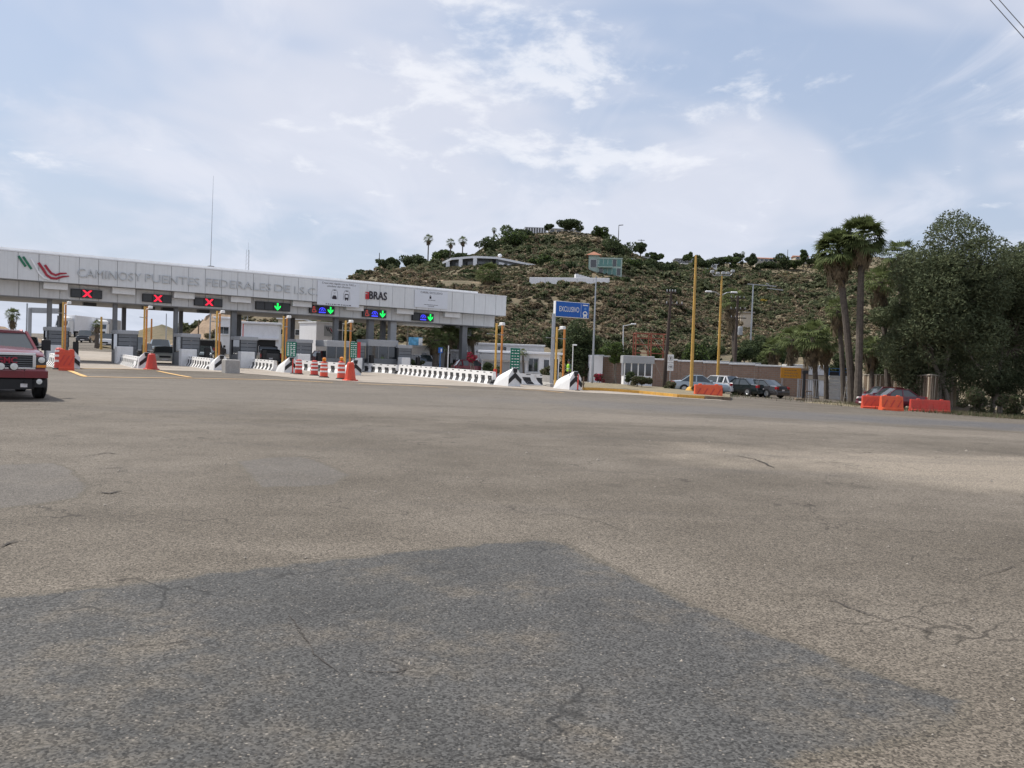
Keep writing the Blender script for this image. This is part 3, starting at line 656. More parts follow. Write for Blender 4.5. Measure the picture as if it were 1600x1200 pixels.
# ------------------------------------------------------------------ banners on the fascia
def board(name, label, cat, x0, x1, ya, yb, v=-0.075, m=None, th=0.035):
    u0, z1 = cuz(x0, ya, v); u1, z0 = cuz(x1, yb, v)
    t = thing(name, label, cat, CW((u0+u1)/2, v, (z0+z1)/2), CA); w, h = u1-u0, z1-z0
    MB().bbox(-w/2, w/2, 0, th, -h/2, h/2, 0.004).build('panel', m or M['banner'], t); return t, w, h
t, w, h = board('banner', 'white fascia banner with two vehicle drawings and small dark text', 'banner', 496.5, 561, 437.5, 480.5)
lettering('Cruce más rápido con tu TAG y', 0.24, (0, -0.004, h/2-0.19), M['ink'], t, 0.003, width=w*0.80); lettering('olvídate del efectivo', 0.24, (0, -0.004, h/2-0.44), M['ink'], t, 0.003, width=w*0.55)
def windshield_icon(t, cx, cz, s, bus):
    mb = MB(); pl = [(-0.62, -0.85), (-0.55, 0.3), (-0.32, 0.78), (0.32, 0.78), (0.55, 0.3), (0.62, -0.85)]
    for a, b_ in zip(pl, pl[1:]): mb.beam((cx+a[0]*s, -0.006, cz+a[1]*s), (cx+b_[0]*s, -0.006, cz+b_[1]*s), 0.035, 0.008)
    mb.prism([(cx-0.2*s, cz+0.62*s), (cx+0.2*s, cz+0.62*s), (cx+0.2*s, cz+0.76*s), (cx-0.2*s, cz+0.76*s)], -0.010, -0.001)
    if bus:
        for x0, x1, z0, z1 in ((-0.33, 0.33, 0.05, 0.2), (-0.36, -0.25, -0.7, 0.05), (0.25, 0.36, -0.7, 0.05), (-0.33, 0.33, -0.78, -0.42), (-0.3, -0.15, -0.95, -0.78), (0.15, 0.3, -0.95, -0.78)):
            mb.prism([(cx+x0*s, cz+z0*s), (cx+x1*s, cz+z0*s), (cx+x1*s, cz+z1*s), (cx+x0*s, cz+z1*s)], -0.010, -0.001)
    else:
        mb.prism([(cx+a*s, cz+b_*s) for a, b_ in ((-0.4, -0.85), (0.4, -0.85), (0.42, -0.55), (0.22, -0.2), (-0.22, -0.2), (-0.42, -0.55))], -0.010, -0.001)
        for k in (0, 1): mb.beam((cx-(0.12+k*0.1)*s, -0.006, cz+(0.1+k*0.16)*s), (cx+(0.12+k*0.1)*s, -0.006, cz+(0.1+k*0.16)*s), 0.03, 0.008)
    mb.build('drawing', M['ink'], t)
windshield_icon(t, -w*0.10, -0.05, 0.52, False); windshield_icon(t, w*0.19, -0.05, 0.52, True)
mb = MB(); x = -w*0.30
while x < w*0.28: l = random.uniform(0.08, 0.2); mb.box(x, x+l, -0.006, -0.001, -h/2+0.08, -h/2+0.15); x += l+0.07
tag(mb.build('small_print', M['ink'], t), kind='stuff')
t, w, h = board('banner', 'white fascia banner headed with exclusive lane lettering and a small padlock drawing', 'banner', 648.5, 699, 452, 483.5)
lettering('CARRIL EXCLUSIVO', 0.27, (0, -0.004, h/2-0.22), M['ink'], t, 0.003, width=w*0.66)
mb = MB(); mb.box(-0.22, -0.02, -0.006, -0.001, 0.05, 0.28); mb.tube([(-0.19, -0.004, 0.28), (-0.12, -0.004, 0.40), (-0.05, -0.004, 0.28)], 0.015, 4)
for z, a, b_ in ((-0.10, -0.35, 0.35), (-0.55, -0.8, 0.7), (-0.68, -0.35, 0.35)):
    x = a
    while x < b_: l = random.uniform(0.06, 0.14); mb.box(x, x+l, -0.006, -0.001, z, z+0.05); x += l+0.04
tag(mb.build('small_print', M['ink'], t), kind='stuff')
u0, z1 = cuz(570.5, 455); u1, z0 = cuz(604, 470)
t = thing('logo_sign', 'black BRAS logotype with a red mark on the canopy fascia', 'sign', CW((u0+u1)/2, -0.07, (z0+z1)/2), CA); w = u1-u0
lettering('BRAS', 1.02, (w*0.08, 0, 0), M['ink'], t, 0.02, width=w*0.82, offset=0.012)
mb = MB(); mb.prism([(-w*0.5, 0.30), (-w*0.34, 0.30), (-w*0.34, -0.36), (-w*0.40, -0.36), (-w*0.40, 0.22), (-w*0.5, 0.22)], -0.02, 0.02)
mb.prism([(-w*0.49, 0.12), (-w*0.42, 0.12), (-w*0.42, -0.36), (-w*0.49, -0.36)], -0.015, 0.02); mb.build('red_mark', M['redsign'], t)

# ------------------------------------------------------------------ lane signals
def arrow_poly(cx, cz, s): return [(cx-0.10*s, cz+0.5*s), (cx+0.10*s, cz+0.5*s), (cx+0.10*s, cz-0.10*s), (cx+0.42*s, cz+0.16*s), (cx+0.42*s, cz-0.06*s), (cx, cz-0.5*s), (cx-0.42*s, cz-0.06*s), (cx-0.42*s, cz+0.16*s), (cx-0.10*s, cz-0.10*s)]
SIG = [(110.7, 160, 451, 467, 'X', 'first lane signal from the red emblem, lit with a red cross', 3), (223, 268.6, 458.7, 474, 'X', 'lane signal with a red cross below the letters PUENTES', 3), (304, 348, 464.6, 480, 'X', 'lane signal with a red cross below the start of FEDERALES', 3),
       (400, 454, 471, 486.7, 'A', 'wide four-cell lane signal with only a green arrow lit', 4), (484, 523, 476.7, 491.7, 'I', 'lane signal with icons and green arrow below the drawings banner', 3), (567, 604, 482.5, 497.5, 'I', 'lane signal with icons and green arrow below the BRAS logotype', 3), (644.5, 678, 488, 503, 'B', 'lane signal with blue icon and green arrow, rightmost on the canopy', 3)]
for x0, x1, y0, y1, kd, lab, n in SIG:
    v = 0.70; xm, ym = (x0+x1)/2, (y0+y1)/2
    ua, _a = cuz(x0, ym, v); ub, _b = cuz(x1, ym, v); um, zm = cuz(xm, ym, v); hh = 0.5*(y1-y0-3.0)*(um*0+1)*(CW(um, v).y/F_PX)
    t = thing('lane_signal', lab, 'lane signal', CW(um, v, zm), CA, 'lane signals along the canopy'); w = ub-ua
    MB().bbox(-w/2, w/2, 0, 0.21, -hh, hh, 0.015).build('housing', M['led_off'], t)
    cw = w/n
    for i in range(n): MB().box(-w/2+i*cw+0.04, -w/2+(i+1)*cw-0.04, -0.012, 0.002, -hh+0.04, hh-0.04).build('display', M['dgrey'], t)
    s = hh*1.75
    if kd == 'X':
        cx = 0.02*w; mb = MB()
        for d in (-1, 1): mb.beam((cx-d*s*0.44, -0.022-0.004*d, -s*0.42), (cx+d*s*0.44, -0.022-0.004*d, s*0.42), 0.012, 0.24, up=(0, 1, 0)) if False else mb.prism([(cx-d*s*0.46-0.085, -s*0.47), (cx-d*s*0.46+0.085, -s*0.47), (cx+d*s*0.46+0.085, s*0.47), (cx+d*s*0.46-0.085, s*0.47)], -0.026-0.003*d, -0.013)
        mb.build('red_cross', M['led_r'], t)
    else:
        cx = {'A': cw*0.5, 'I': cw, 'B': cw}[kd]; MB().prism(arrow_poly(cx, 0, s*1.02), -0.026, -0.013).build('green_arrow', M['led_g'], t)
    if kd in 'IB':
        mb = MB(); mb.box(-0.32, 0.32, -0.024, -0.013, -s*0.44, -s*0.30); mb.build('blue_bar', M['led_b'], t)
        mb = MB()
        for a in range(6):
            t0, t1 = math.pi*a/6, math.pi*(a+1)/6; mb.beam((0.28*math.cos(t0), -0.02, 0.30*s*math.sin(t0)*1.4-0.06), (0.28*math.cos(t1), -0.02, 0.30*s*math.sin(t1)*1.4-0.06), 0.012, 0.05)
        mb.beam((-0.12, -0.02, -0.1), (0.0, -0.02, 0.12), 0.012, 0.05); mb.beam((0.12, -0.02, -0.1), (0.0, -0.02, 0.12), 0.012, 0.05); mb.build('blue_icon', M['led_b'], t)
    if kd == 'I':
        mb = MB(); cx = -cw
        for pts in (((-0.2, -0.4), (-0.2, 0.0), (0.2, 0.0), (0.2, -0.4), (-0.2, -0.4)), ((-0.12, 0.08), (-0.12, 0.4), (0.12, 0.4), (0.12, 0.08)), ((0.2, -0.36), (0.36, -0.3), (0.4, -0.2))):
            for a, b_ in zip(pts, pts[1:]): mb.beam((cx+a[0]*s, -0.02, a[1]*s), (cx+b_[0]*s, -0.02, b_[1]*s), 0.012, 0.045)
        mb.build('dim_red_icon', M['led_r2'], t)

# ------------------------------------------------------------------ islands
def stripe_mat():
    m = bpy.data.materials.new('black_white_barrier_paint'); nt, N, L, b = nodes(m); g, noise, vor, rng, mth, mix = ground_tools(nt, N, L)
    tc = N('ShaderNodeTexCoord'); sp = N('ShaderNodeSeparateXYZ'); L(tc.outputs['Object'], sp.inputs[0]); x = sp.outputs[0]; ha = N('ShaderNodeAttribute'); ha.attribute_name = 'above_base'; z = ha.outputs['Fac']
    sl = mth('MULTIPLY', mth('POWER', mth('MAXIMUM', mth('SUBTRACT', 0.58, z), 0.0), 1.6), -0.95)
    ph = mth('FRACT', mth('DIVIDE', mth('ADD', x, mth('ADD', sl, mth('MULTIPLY', noise(3.0, 2), 0.08))), 1.02))
    st = mth('MULTIPLY', rng(ph, 0.42, 0.46), mth('MULTIPLY', rng(z, 0.08, 0.10), rng(z, 0.565, 0.58, 1.0, 0.0)))
    dots = mth('MULTIPLY', mth('MULTIPLY', rng(mth('FRACT', mth('DIVIDE', x, 1.02)), 0.66, 0.70), rng(z, 0.725, 0.735)), rng(z, 0.785, 0.795, 1.0, 0.0))
    blk = mth('MAXIMUM', st, dots)
    wht = mix(mth('MULTIPLY', rng(noise(2.2, 4, 0.65), 0.5, 0.75), 0.45), (0.80, 0.79, 0.77), (0.42, 0.38, 0.33))
    c = mix(mth('MULTIPLY', blk, rng(noise(7, 3), 0.25, 0.4)), wht, (0.025, 0.025, 0.027))
    L(c, b.inputs['Base Color']); b.inputs['Roughness'].default_value = 0.7; return m
M['stripes'] = stripe_mat()
JERSEY = [(-0.32, 0.0), (-0.32, 0.09), (-0.15, 0.32), (-0.10, 0.82), (0.10, 0.82), (0.15, 0.32), (0.32, 0.09), (0.32, 0.0)]
def barrier(label, a, b_, h=0.82, m=None, group='jersey barriers on the toll islands', prof=JERSEY):
    d = b_-a; L_ = math.hypot(d.x, d.y); rz = math.atan2(d.y, d.x)
    t = thing('jersey_barrier', label, 'barrier', a, rz, group); n = max(1, int(round(L_/3.5))); w = L_/n
    for i in range(n):
        za = (gz(*(a.lerp(b_, i/n)).xy)-a.z); zb = (gz(*(a.lerp(b_, (i+1)/n)).xy)-a.z)
        vs = [(w*i+0.008, y, z*h/0.82+za-0.02) for y, z in prof]+[(w*(i+1)-0.008, y, z*h/0.82+zb-0.02) for y, z in prof]; k = len(prof)
        MB().add(vs, [tuple(range(k)), tuple(range(2*k-1, k-1, -1))]+[(j, k+j, k+(j+1) % k, (j+1) % k) for j in range(k)]).build('segment', m or M['stripes'], t).data.attributes.new('above_base', 'FLOAT', 'POINT').data.foreach_set('value', [q[1] for q in prof]*2)
    return t
barrier('short striped barrier behind the orange barrel at the leftmost island', G(80, 570), G(97, 576), 0.75)
barrier('striped barrier between the second white booth block and its arrow nose', G(190, 569), G(217, 575.5), 0.75)
barrier('striped barrier between the third white booth block and the nose with grey block', G(288, 571), G(331, 578), 0.8)
barrier('striped barrier left of the first tall traffic drum and the black pickup', G(380, 574), G(430, 580), 0.8)
barrier('striped barrier partly hidden behind the row of striped traffic drums', G(473, 579.5), G(536, 584.5), 0.85)
barrier('striped barrier right of the leaning orange cone, ending below the grey booths', G(557, 580), G(621, 585), 0.8)
barrier('longest striped barrier with a row of black dots along its top', G(625, 585.5), G(772, 601.5), 0.86)
barrier('short striped barrier right of the green rate sign and the large white nose', G(806, 600.5), G(846, 602.5), 0.8)
barrier('plain grey barrier block beside the blue sign post', G(845, 602), G(862, 603.5), 0.75, M['concrete'])
t = thing('concrete_block', 'plain weathered concrete block beside the third arrow nose', 'block', G(361, 583), CA); MB().bbox(-0.45, 0.45, -0.35, 0.5, -0.05, 0.85, 0.05).build('block', M['concrete'], t)

def nose(px, py, pxl, label, h=1.05, extra=0.0):
    p = G(px, py); t = thing('island_nose', label, 'crash nose', p, CA, 'arrow-painted concrete noses of the islands')
    mb = MB(); w, ln = 0.46, 1.35
    vs = [(-w, 0, -0.05), (w, 0, -0.05), (w, 0, 0.62*h), (0.14, 0, h), (-0.14, 0, h), (-w, 0, 0.62*h),
          (-w, ln, -0.05), (w, ln, -0.05), (w, ln, 0.42*h), (0.14, ln, 0.6*h), (-0.14, ln, 0.6*h), (-w, ln, 0.42*h)]
    vs = [(x, y, z) for x, y, z in vs]
    # left flank leans out as a broad sloping apron
    vs[0] = (-w-0.10, -0.05, -0.05); vs[6] = (-w-0.15, ln+0.2, -0.05)
    mb.add(vs, [(0, 1, 2, 3, 4, 5), (11, 10, 9, 8, 7, 6), (0, 6, 7, 1), (1, 7, 8, 2), (2, 8, 9, 3), (3, 9, 10, 4), (4, 10, 11, 5), (5, 11, 6, 0)])
    mb.build('concrete_body', M['white'], t)
    for k, z in enumerate((0.24, 0.62)):
        q = [(-0.42, z-0.10), (0.0, z+0.24), (0.42, z-0.10), (0.42, z+0.14) if k == 0 else (0.30, z+0.05), (0.0, z+0.40 if k else z+0.50), (-0.42, z+0.14) if k == 0 else (-0.30, z+0.05)]
        q = [(x*h, zz*h) for x, zz in q]
        mb = MB(); mb.prism([q[0], q[1], q[4], q[5]], -0.055, -0.001); mb.prism([q[1], q[2], q[3], q[4]], -0.055, -0.001); mb.build('black_chevron', M['black'], t)
        break
    MB().prism([(-0.10*h, 0.74*h), (0.10*h, 0.74*h), (0.14*h, 0.97*h), (-0.14*h, 0.97*h)], -0.055, -0.001).build('black_cap', M['black'], t)
    return t
nose(111, 576, 104, 'white arrow nose half hidden behind the orange barrel, leftmost island'); nose(229, 576, 215, 'white arrow nose behind the small red barrel in front of the silver sedan'); nose(346, 579, 330, 'white arrow nose joined to a plain concrete block')
nose(455, 582.5, 437, 'white arrow nose with a red stake, left of the traffic drums', 1.12); nose(555, 586.5, 537, 'white arrow nose behind the orange cone, below a red and green sign', 1.12); nose(804, 604, 776, 'large white arrow nose under the rightmost green rate sign', 1.18); nose(899, 609.5, 874, 'white arrow nose with red stake near the workman in the lime vest', 1.18)

def post_pair(px0, px1, D0, top, label, base_red=False, lamp=True):
    p0, p1 = B(px0, D0), B(px1, D0+1.2); t = thing('lane_post_pair', label, 'post pair', p0, CA, 'yellow steel post pairs beside the lanes')
    h = H(px0+3, top, D0, p0); q = (p1-p0); c, s = math.cos(-CA), math.sin(-CA); q = Vector((q.x*c-q.y*s, q.x*s+q.y*c, q.z))
    MB().bbox(-0.055, 0.055, -0.055, 0.055, 0, h, 0.01).build('post', M['yellow'], t)
    MB().bbox(q.x-0.055, q.x+0.055, q.y-0.055, q.y+0.055, q.z, h+0.05, 0.01).build('post', M['orangey'], t)
    MB().beam((q.x*-0.8, -0.09, h*0.82), (q.x*1.05, q.y-0.09, h*0.82), 0.05).build('crossbar', M['steel'], t)
    if lamp:
        mb = MB(); mb.tube([(0.08, 0, h-0.18), (0.30, -0.1, h-0.10)], 0.02, 6); mb.bbox(0.22, 0.45, -0.35, 0.05, h-0.12, h+0.06, 0.03); mb.build('camera_lamp', M['white'], t)
    if base_red: MB().bbox(-0.095, 0.095, -0.095, 0.095, -0.02, 1.0, 0.01).build('red_sleeve', M['redor'], t)
    return t
post_pair(97, 101, 57, 472, 'yellow post pair behind the leftmost orange barrel'); post_pair(224, 227.5, 57, 479, 'yellow post pair rising over the nose in front of the silver sedan'); post_pair(337, 341.5, 58, 486, 'yellow post pair at the nose with the concrete block')
post_pair(441, 446, 60, 494, 'yellow post pair beside the leftmost green rate sign'); post_pair(538, 546, 60, 501, 'yellow post pair beside the red and green rate sign'); post_pair(773, 782, 55, 505, 'yellow post pair with red sleeved foot right of the canopy end', True); post_pair(867, 879, 53, 511, 'yellow post pair between blue sign and workman')

def booth(i, xw0, xw1, yt, D, label_b, label_w, gh=2.55):
    # white block in front, grey cabin behind it
    p = B((xw0+xw1)/2, D); t = thing('booth_block', label_w, 'block', p, CA, 'white concrete blocks in front of the booths')
    w = (xw1-xw0)/F_PX*D*1.0; h = H((xw0+xw1)/2, yt, D, p)
    MB().bbox(-w*0.42, w*0.42, 0, 0.8, -0.1, h, 0.03).build('block', M['white'], t)
    q = p+CN*0.95+CE*0.35; q.z = gz(q.x, q.y); b_ = thing('toll_booth', label_b, 'toll booth', q, CA, 'grey toll booths under the canopy')
    bw, bd, bh = 1.35, 2.2, gh
    MB().bbox(-bw/2, bw/2, 0, bd, -0.1, 1.05, 0.02).build('lower_wall', M['grey'], b_); MB().bbox(-bw/2-0.08, bw/2+0.08, -0.1, bd+0.1, bh-0.28, bh, 0.03).build('roof', M['lgrey'], b_)
    for sx in (-1, 1):
        for y in (0.06, bd-0.06): MB().box(sx*bw/2-0.05, sx*bw/2+0.05, y-0.05, y+0.05, 1.05, bh-0.28).build('frame', M['dgrey'], b_)
    for k in range(4): MB().bbox(-bw/2+0.03, bw/2-0.03, -0.05, -0.005, 1.08+k*0.31, 1.36+k*0.31, 0.008).build('slat', M['grey'], b_)
    for sx in (-1, 1): MB().box(sx*(bw/2-0.03)-0.01, sx*(bw/2-0.03)+0.01, 0.12, bd-0.12, 1.06, bh-0.29).build('window', M['glass'], b_)
    MB().box(-bw/2+0.1, bw/2-0.1, bd-0.02, bd, 1.06, bh-0.29).build('rear_window', M['glass'], b_)
    MB().bbox(bw/2+0.25, bw/2+0.6, -0.7, -0.35, 0.0, 1.5, 0.03).build('card_terminal', M['black'], b_)
BO = [(74, 96, 539, 61, 'leftmost'), (181, 209, 541.5, 62, 'second'), (281.5, 309, 545.5, 64, 'third'), (374, 400, 549.5, 66, 'fourth'), (462.5, 487, 553, 68, 'fifth'), (551, 568, 559, 71, 'sixth'), (625, 643, 558.5, 74, 'seventh')]
for i, (a, b_, yt, D, od) in enumerate(BO):
    booth(i, a, b_, yt, D, f'grey slatted toll booth, {od} from the left', f'white concrete block before a booth, {od} from the left')
def column_booth(px, D, label, w=2.6, h=3.1):
    q = B(px, D); b_ = thing('toll_booth', label, 'toll booth', q, CA, 'grey toll booths under the canopy')
    MB().bbox(-w/2, w/2, 0, 2.4, -0.1, h*0.42, 0.03).build('lower_wall', M['grey'], b_); MB().bbox(-w/2, w/2, 0, 2.4, h*0.80, h, 0.03).build('roof', M['lgrey'], b_)
    for k in range(3): MB().bbox(-w/2+k*w/3+0.03, -w/2+(k+1)*w/3-0.03, 0.03, 0.08, h*0.42, h*0.80, 0.01).build('window', M['glass'], b_)
    for k in range(4): MB().box(-w/2+k*w/3-0.05 if k else -w/2, -w/2+k*w/3+0.05 if k < 3 else w/2, 0.0, 0.12, h*0.42, h*0.80).build('mullion', M['column'], b_)
column_booth(532, 70, 'dark grey cabin behind the row of traffic drums', 2.6, 2.6); column_booth(598, 74, 'grey glazed cabin between the two thick columns', 3.0, 2.9)

# toll rate signs
def rate_sign(px, ytop, ybot, D, w, label, red=False, tilt=0.0):
    p = B(px, D); t = thing('rate_sign', label, 'sign', p, CA, 'green toll rate signs'); z1 = H(px, ytop, D, p); z0 = H(px, ybot, D, p)
    MB().tube([(0, 0.06, 0), (0, 0.06, z1-0.1)], 0.04, 8).build('post', M['steel'], t)
    MB().bbox(-w/2, w/2, -0.02, 0.02, z0, z1, 0.005).build('panel', M['green'], t)
    mb = MB(); n = 7
    for k in range(n):
        z = z1-(k+0.8)*(z1-z0)/(n+0.6)
        for x0, x1 in ((-w*0.40, -w*0.22), (-w*0.10, w*0.02+0.1*w*(k % 2)), (w*0.18, w*0.38)): mb.box(x0, x1, -0.028, -0.021, z-0.03, z+0.03)
    tag(mb.build('small_print', M['white'], t), kind='stuff')
    if red: MB().bbox(w/2+0.01, w/2+0.27, -0.02, 0.02, z0, z1, 0.004).build('red_strip', M['redsign'], t)
rate_sign(454, 534, 557, 59.5, 0.75, 'green rate sign, leftmost, beside a yellow post pair'); rate_sign(551.5, 534, 559, 60.5, 0.55, 'green rate sign with a red strip on its right edge', True); rate_sign(803.5, 544, 577.5, 57, 0.80, 'large green rate sign behind the big white nose')

# ------------------------------------------------------------------ drums, cones, water barriers
def drum(px, py, label, h=1.0, beacon=False):
    p = G(px, py); t = thing('traffic_drum', label, 'traffic drum', p, random.uniform(0, 6), 'striped traffic drums by the lanes'); r = 0.235
    MB().lathe([(r*1.35, 0.0), (r*1.35, 0.05), (r*1.1, 0.08)], 18).build('base', M['rubber'], t)
    MB().lathe([(r*1.04, 0.08), (r, 0.30*h), (r*0.97, 0.32*h), (r*0.94, 0.62*h), (r*0.86, 0.88*h), (r*0.78, 0.95*h), (r*0.4, 0.99*h), (r*0.3, h)], 18).build('body', M['redor'] if not beacon else M['orange'], t, smooth=40)
    for z in (0.34, 0.58, 0.80): MB().lathe([(r*np.interp(z, (0.3, 0.62, 0.88), (1.0, 0.94, 0.86))+0.008, z*h), (r*np.interp(z+0.1, (0.3, 0.62, 0.88), (1.0, 0.94, 0.86))+0.008, (z+0.10)*h)], 18).build('white_band', M['reflect'], t, smooth=40)
    if beacon:
        MB().lathe([(0.05, h), (0.11, h+0.03), (0.12, h+0.18), (0.05, h+0.24)], 12).build('amber_beacon', M['amber'], t, smooth=50)
drum(466.5, 585, 'traffic drum nearest to the white nose with red stake'); drum(491, 587, 'second traffic drum from the left, without a beacon'); drum(506, 590, 'traffic drum with amber beacon, third from the left', 1.0, True); drum(533, 592.5, 'tallest traffic drum with amber beacon, next to the orange cone', 1.1, True)
def orange_barrel(px, py, label, m, h=0.95, w=0.30, cat='barrel'):
    p = G(px, py); t = thing('plastic_barrel', label, cat, p, CA, 'orange plastic barrels and cones')
    MB().bbox(-w*1.35, w*1.35, -w*1.2, w*1.2, 0, 0.08, 0.03).build('base', m, t)
    prof = [(w*1.25, 0.08), (w*1.15, 0.2), (w*0.8, h*0.8), (w*0.7, h*0.95), (w*0.5, h)]
    MB().lathe(prof, 10).build('body', m, t, smooth=35)
    MB().box(-w*0.35, w*0.35, -w*0.75, -w*0.55, h*0.55, h*0.85).build('grip', m, t)
orange_barrel(547, 595, 'leaning orange plastic cone in front of the traffic drums', M['orange'], 1.08, 0.27, 'cone'); orange_barrel(236.5, 577.5, 'small red plastic cone in front of the silver sedan', M['redor'], 1.0, 0.30, 'cone')
def water_barrier(px, py, w, h, rz, label, m, chev=True):
    p = G(px, py); t = thing('water_barrier', label, 'barrier', p, rz, 'orange plastic water barriers'); d = 0.24
    mb = MB(); prof = [(-d*1.25, 0.0), (-d*1.25, 0.14), (-d*0.9, 0.2), (-d*0.55, h*0.9), (-d*0.45, h), (d*0.45, h), (d*0.55, h*0.9), (d*0.9, 0.2), (d*1.25, 0.14), (d*1.25, 0.0)]
    k = len(prof); vs = []
    for x, sc in ((-w/2, 0.94), (-w/2+0.06, 1.0), (w/2-0.06, 1.0), (w/2, 0.94)): vs += [(x, y*sc, z*(1.0 if sc == 1 else 0.985)) for y, z in prof]
    fs = [tuple(range(k)), tuple(range(4*k-1, 3*k-1, -1))]
    for s in range(3): fs += [(s*k+j, (s+1)*k+j, (s+1)*k+(j+1) % k, s*k+(j+1) % k) for j in range(k)]
    mb.add(vs, fs).build('shell', m, t)
    n = max(3, int(w/0.42))
    for i in range(n):
        x = -w/2+w*(i+0.5)/n; mb = MB(); y0 = -d*0.92
        sl = 0.13 if chev else 0.0
        mb.add([(x-0.05-sl, -d*0.93-0.012, 0.26*h), (x+0.04-sl, -d*0.93-0.012, 0.26*h), (x+0.05+sl, -d*0.66-0.012, 0.74*h), (x-0.04+sl, -d*0.66-0.012, 0.74*h),
                (x-0.05-sl, -d*0.5, 0.26*h), (x+0.04-sl, -d*0.5, 0.26*h), (x+0.05+sl, -d*0.4, 0.74*h), (x-0.04+sl, -d*0.4, 0.74*h)],
               [(0, 1, 2, 3), (4, 7, 6, 5), (0, 4, 5, 1), (1, 5, 6, 2), (2, 6, 7, 3), (3, 7, 4, 0)]).build('recess_shade', M['redor'], t)  # raised strip whose redder tone paints the shade of a moulded slot
    for sx in (-0.3, 0.3): MB().bbox(w*sx-0.1, w*sx+0.1, -0.08, 0.08, h-0.002, h+0.06, 0.02).build('filler_cap', m, t)
    return t
t = water_barrier(104, 579, 0.72, 1.1, CA-0.2, 'orange water barrier in front of the leftmost nose, right of the red pickup', M['orange'])
drum(92, 577, 'traffic drum tucked behind the leftmost orange water barrier', 1.2)
def stake(px, py, h, label, m=None):
    p = G(px, py); t = thing('marker_stake', label, 'marker', p); MB().lathe([(0.16, 0), (0.16, 0.04), (0.05, 0.07)], 10).build('base', M['rubber'], t); MB().tube([(0, 0, 0.05), (0.01, 0, h)], [0.05, 0.04], 8).build('tube', m or M['redor'], t, smooth=40)
stake(457, 584, 1.0, 'red flexible stake before the nose left of the drums'); stake(902.5, 610.5, 1.0, 'red flexible stake before the nose near the workman')
stake(433, 580, 0.75, 'dark slim cone left of the nose by the drums', M['wood']); stake(911, 609, 0.85, 'dark red slim cone right of the nose near the workman', M['wood'])
# blue lane sign
p = B(861.5, 55.5); t = thing('lane_sign', 'blue exclusive-lane sign on a single grey post', 'sign', p, CA-0.12)
zt1 = H(866, 470, 55.5, p); zt0 = H(865, 494.5, 55.5, p); w = 2.75
MB().tube([(0, 0, 0), (0, 0, zt0+0.2)], 0.13, 12).build('post', M['steel'], t, smooth=40); MB().bbox(-0.25, 0.25, -0.25, 0.25, -0.05, 0.25, 0.03).build('foot', M['concrete'], t)
MB().bbox(0.02, w, -0.14, 0.14, zt0, zt1, 0.01).build('cabinet', M['white'], t); MB().bbox(0.05, w-0.03, -0.155, -0.141, zt0+0.03, zt1-0.03, 0.004).build('face', M['blue'], t)
hh = zt1-zt0; cz = (zt0+zt1)/2
lettering('EXCLUSIVO', 0.50, (w*0.40, -0.165, cz), M['white'], t, 0.006, width=w*0.58)
mb = MB(); mb.box(w*0.745, w*0.752, -0.16, -0.1555, zt0+0.1, zt1-0.1)
mb.box(w*0.80, w*0.95, -0.16, -0.1555, zt1-0.2, zt1-0.13); tag(mb.build('small_print', M['white'], t), kind='stuff')
mb = MB(); cx, c2 = w*0.875, cz-0.22
mb.prism([(cx+0.19*math.cos(a*0.5236), c2+0.19*math.sin(a*0.5236)) for a in range(12)], -0.160, -0.1555); mb.box(cx-0.14, cx-0.06, -0.160, -0.1555, c2-0.3, c2-0.15); mb.box(cx+0.06, cx+0.14, -0.160, -0.1555, c2-0.3, c2-0.15); mb.build('car_symbol', M['white'], t)
mb = MB(); mb.prism([(cx-0.13, c2-0.02), (cx+0.13, c2-0.02), (cx+0.08, c2+0.1), (cx-0.08, c2+0.1)], -0.164, -0.1605); mb.build('symbol_glass', M['blue'], t)
MB().lathe([(0.0, -0.160), (0.10, -0.160), (0.10, -0.1555), (0.0, -0.1555)], 12, (cx, 0, cz+0.12), axis='y').build('signal_symbol', M['lblue'], t)
# ------------------------------------------------------------------ vehicles
def paint(name, col, rough=0.28, metal=0.25): return mat(name, col, rough=rough, metal=metal, spec=0.5, var=0.06, coat=0.7, dirt=0.06)
PT = {'red': paint('red_car_paint', (0.175, 0.014, 0.024)), 'white': paint('white_car_paint', (0.75, 0.75, 0.76), metal=0.0), 'silver': paint('silver_car_paint', (0.46, 0.47, 0.46), metal=0.2), 'beige': paint('champagne_car_paint', (0.52, 0.50, 0.42), metal=0.15),
      'black': paint('black_car_paint', (0.016, 0.017, 0.020)), 'dgreen': paint('dark_green_car_paint', (0.014, 0.022, 0.022)), 'grey': paint('grey_car_paint', (0.085, 0.085, 0.09), metal=0.5), 'blue': paint('pale_blue_car_paint', (0.33, 0.40, 0.46), metal=0.2), 'purple': paint('burgundy_car_paint', (0.115, 0.012, 0.030), metal=0.15)}
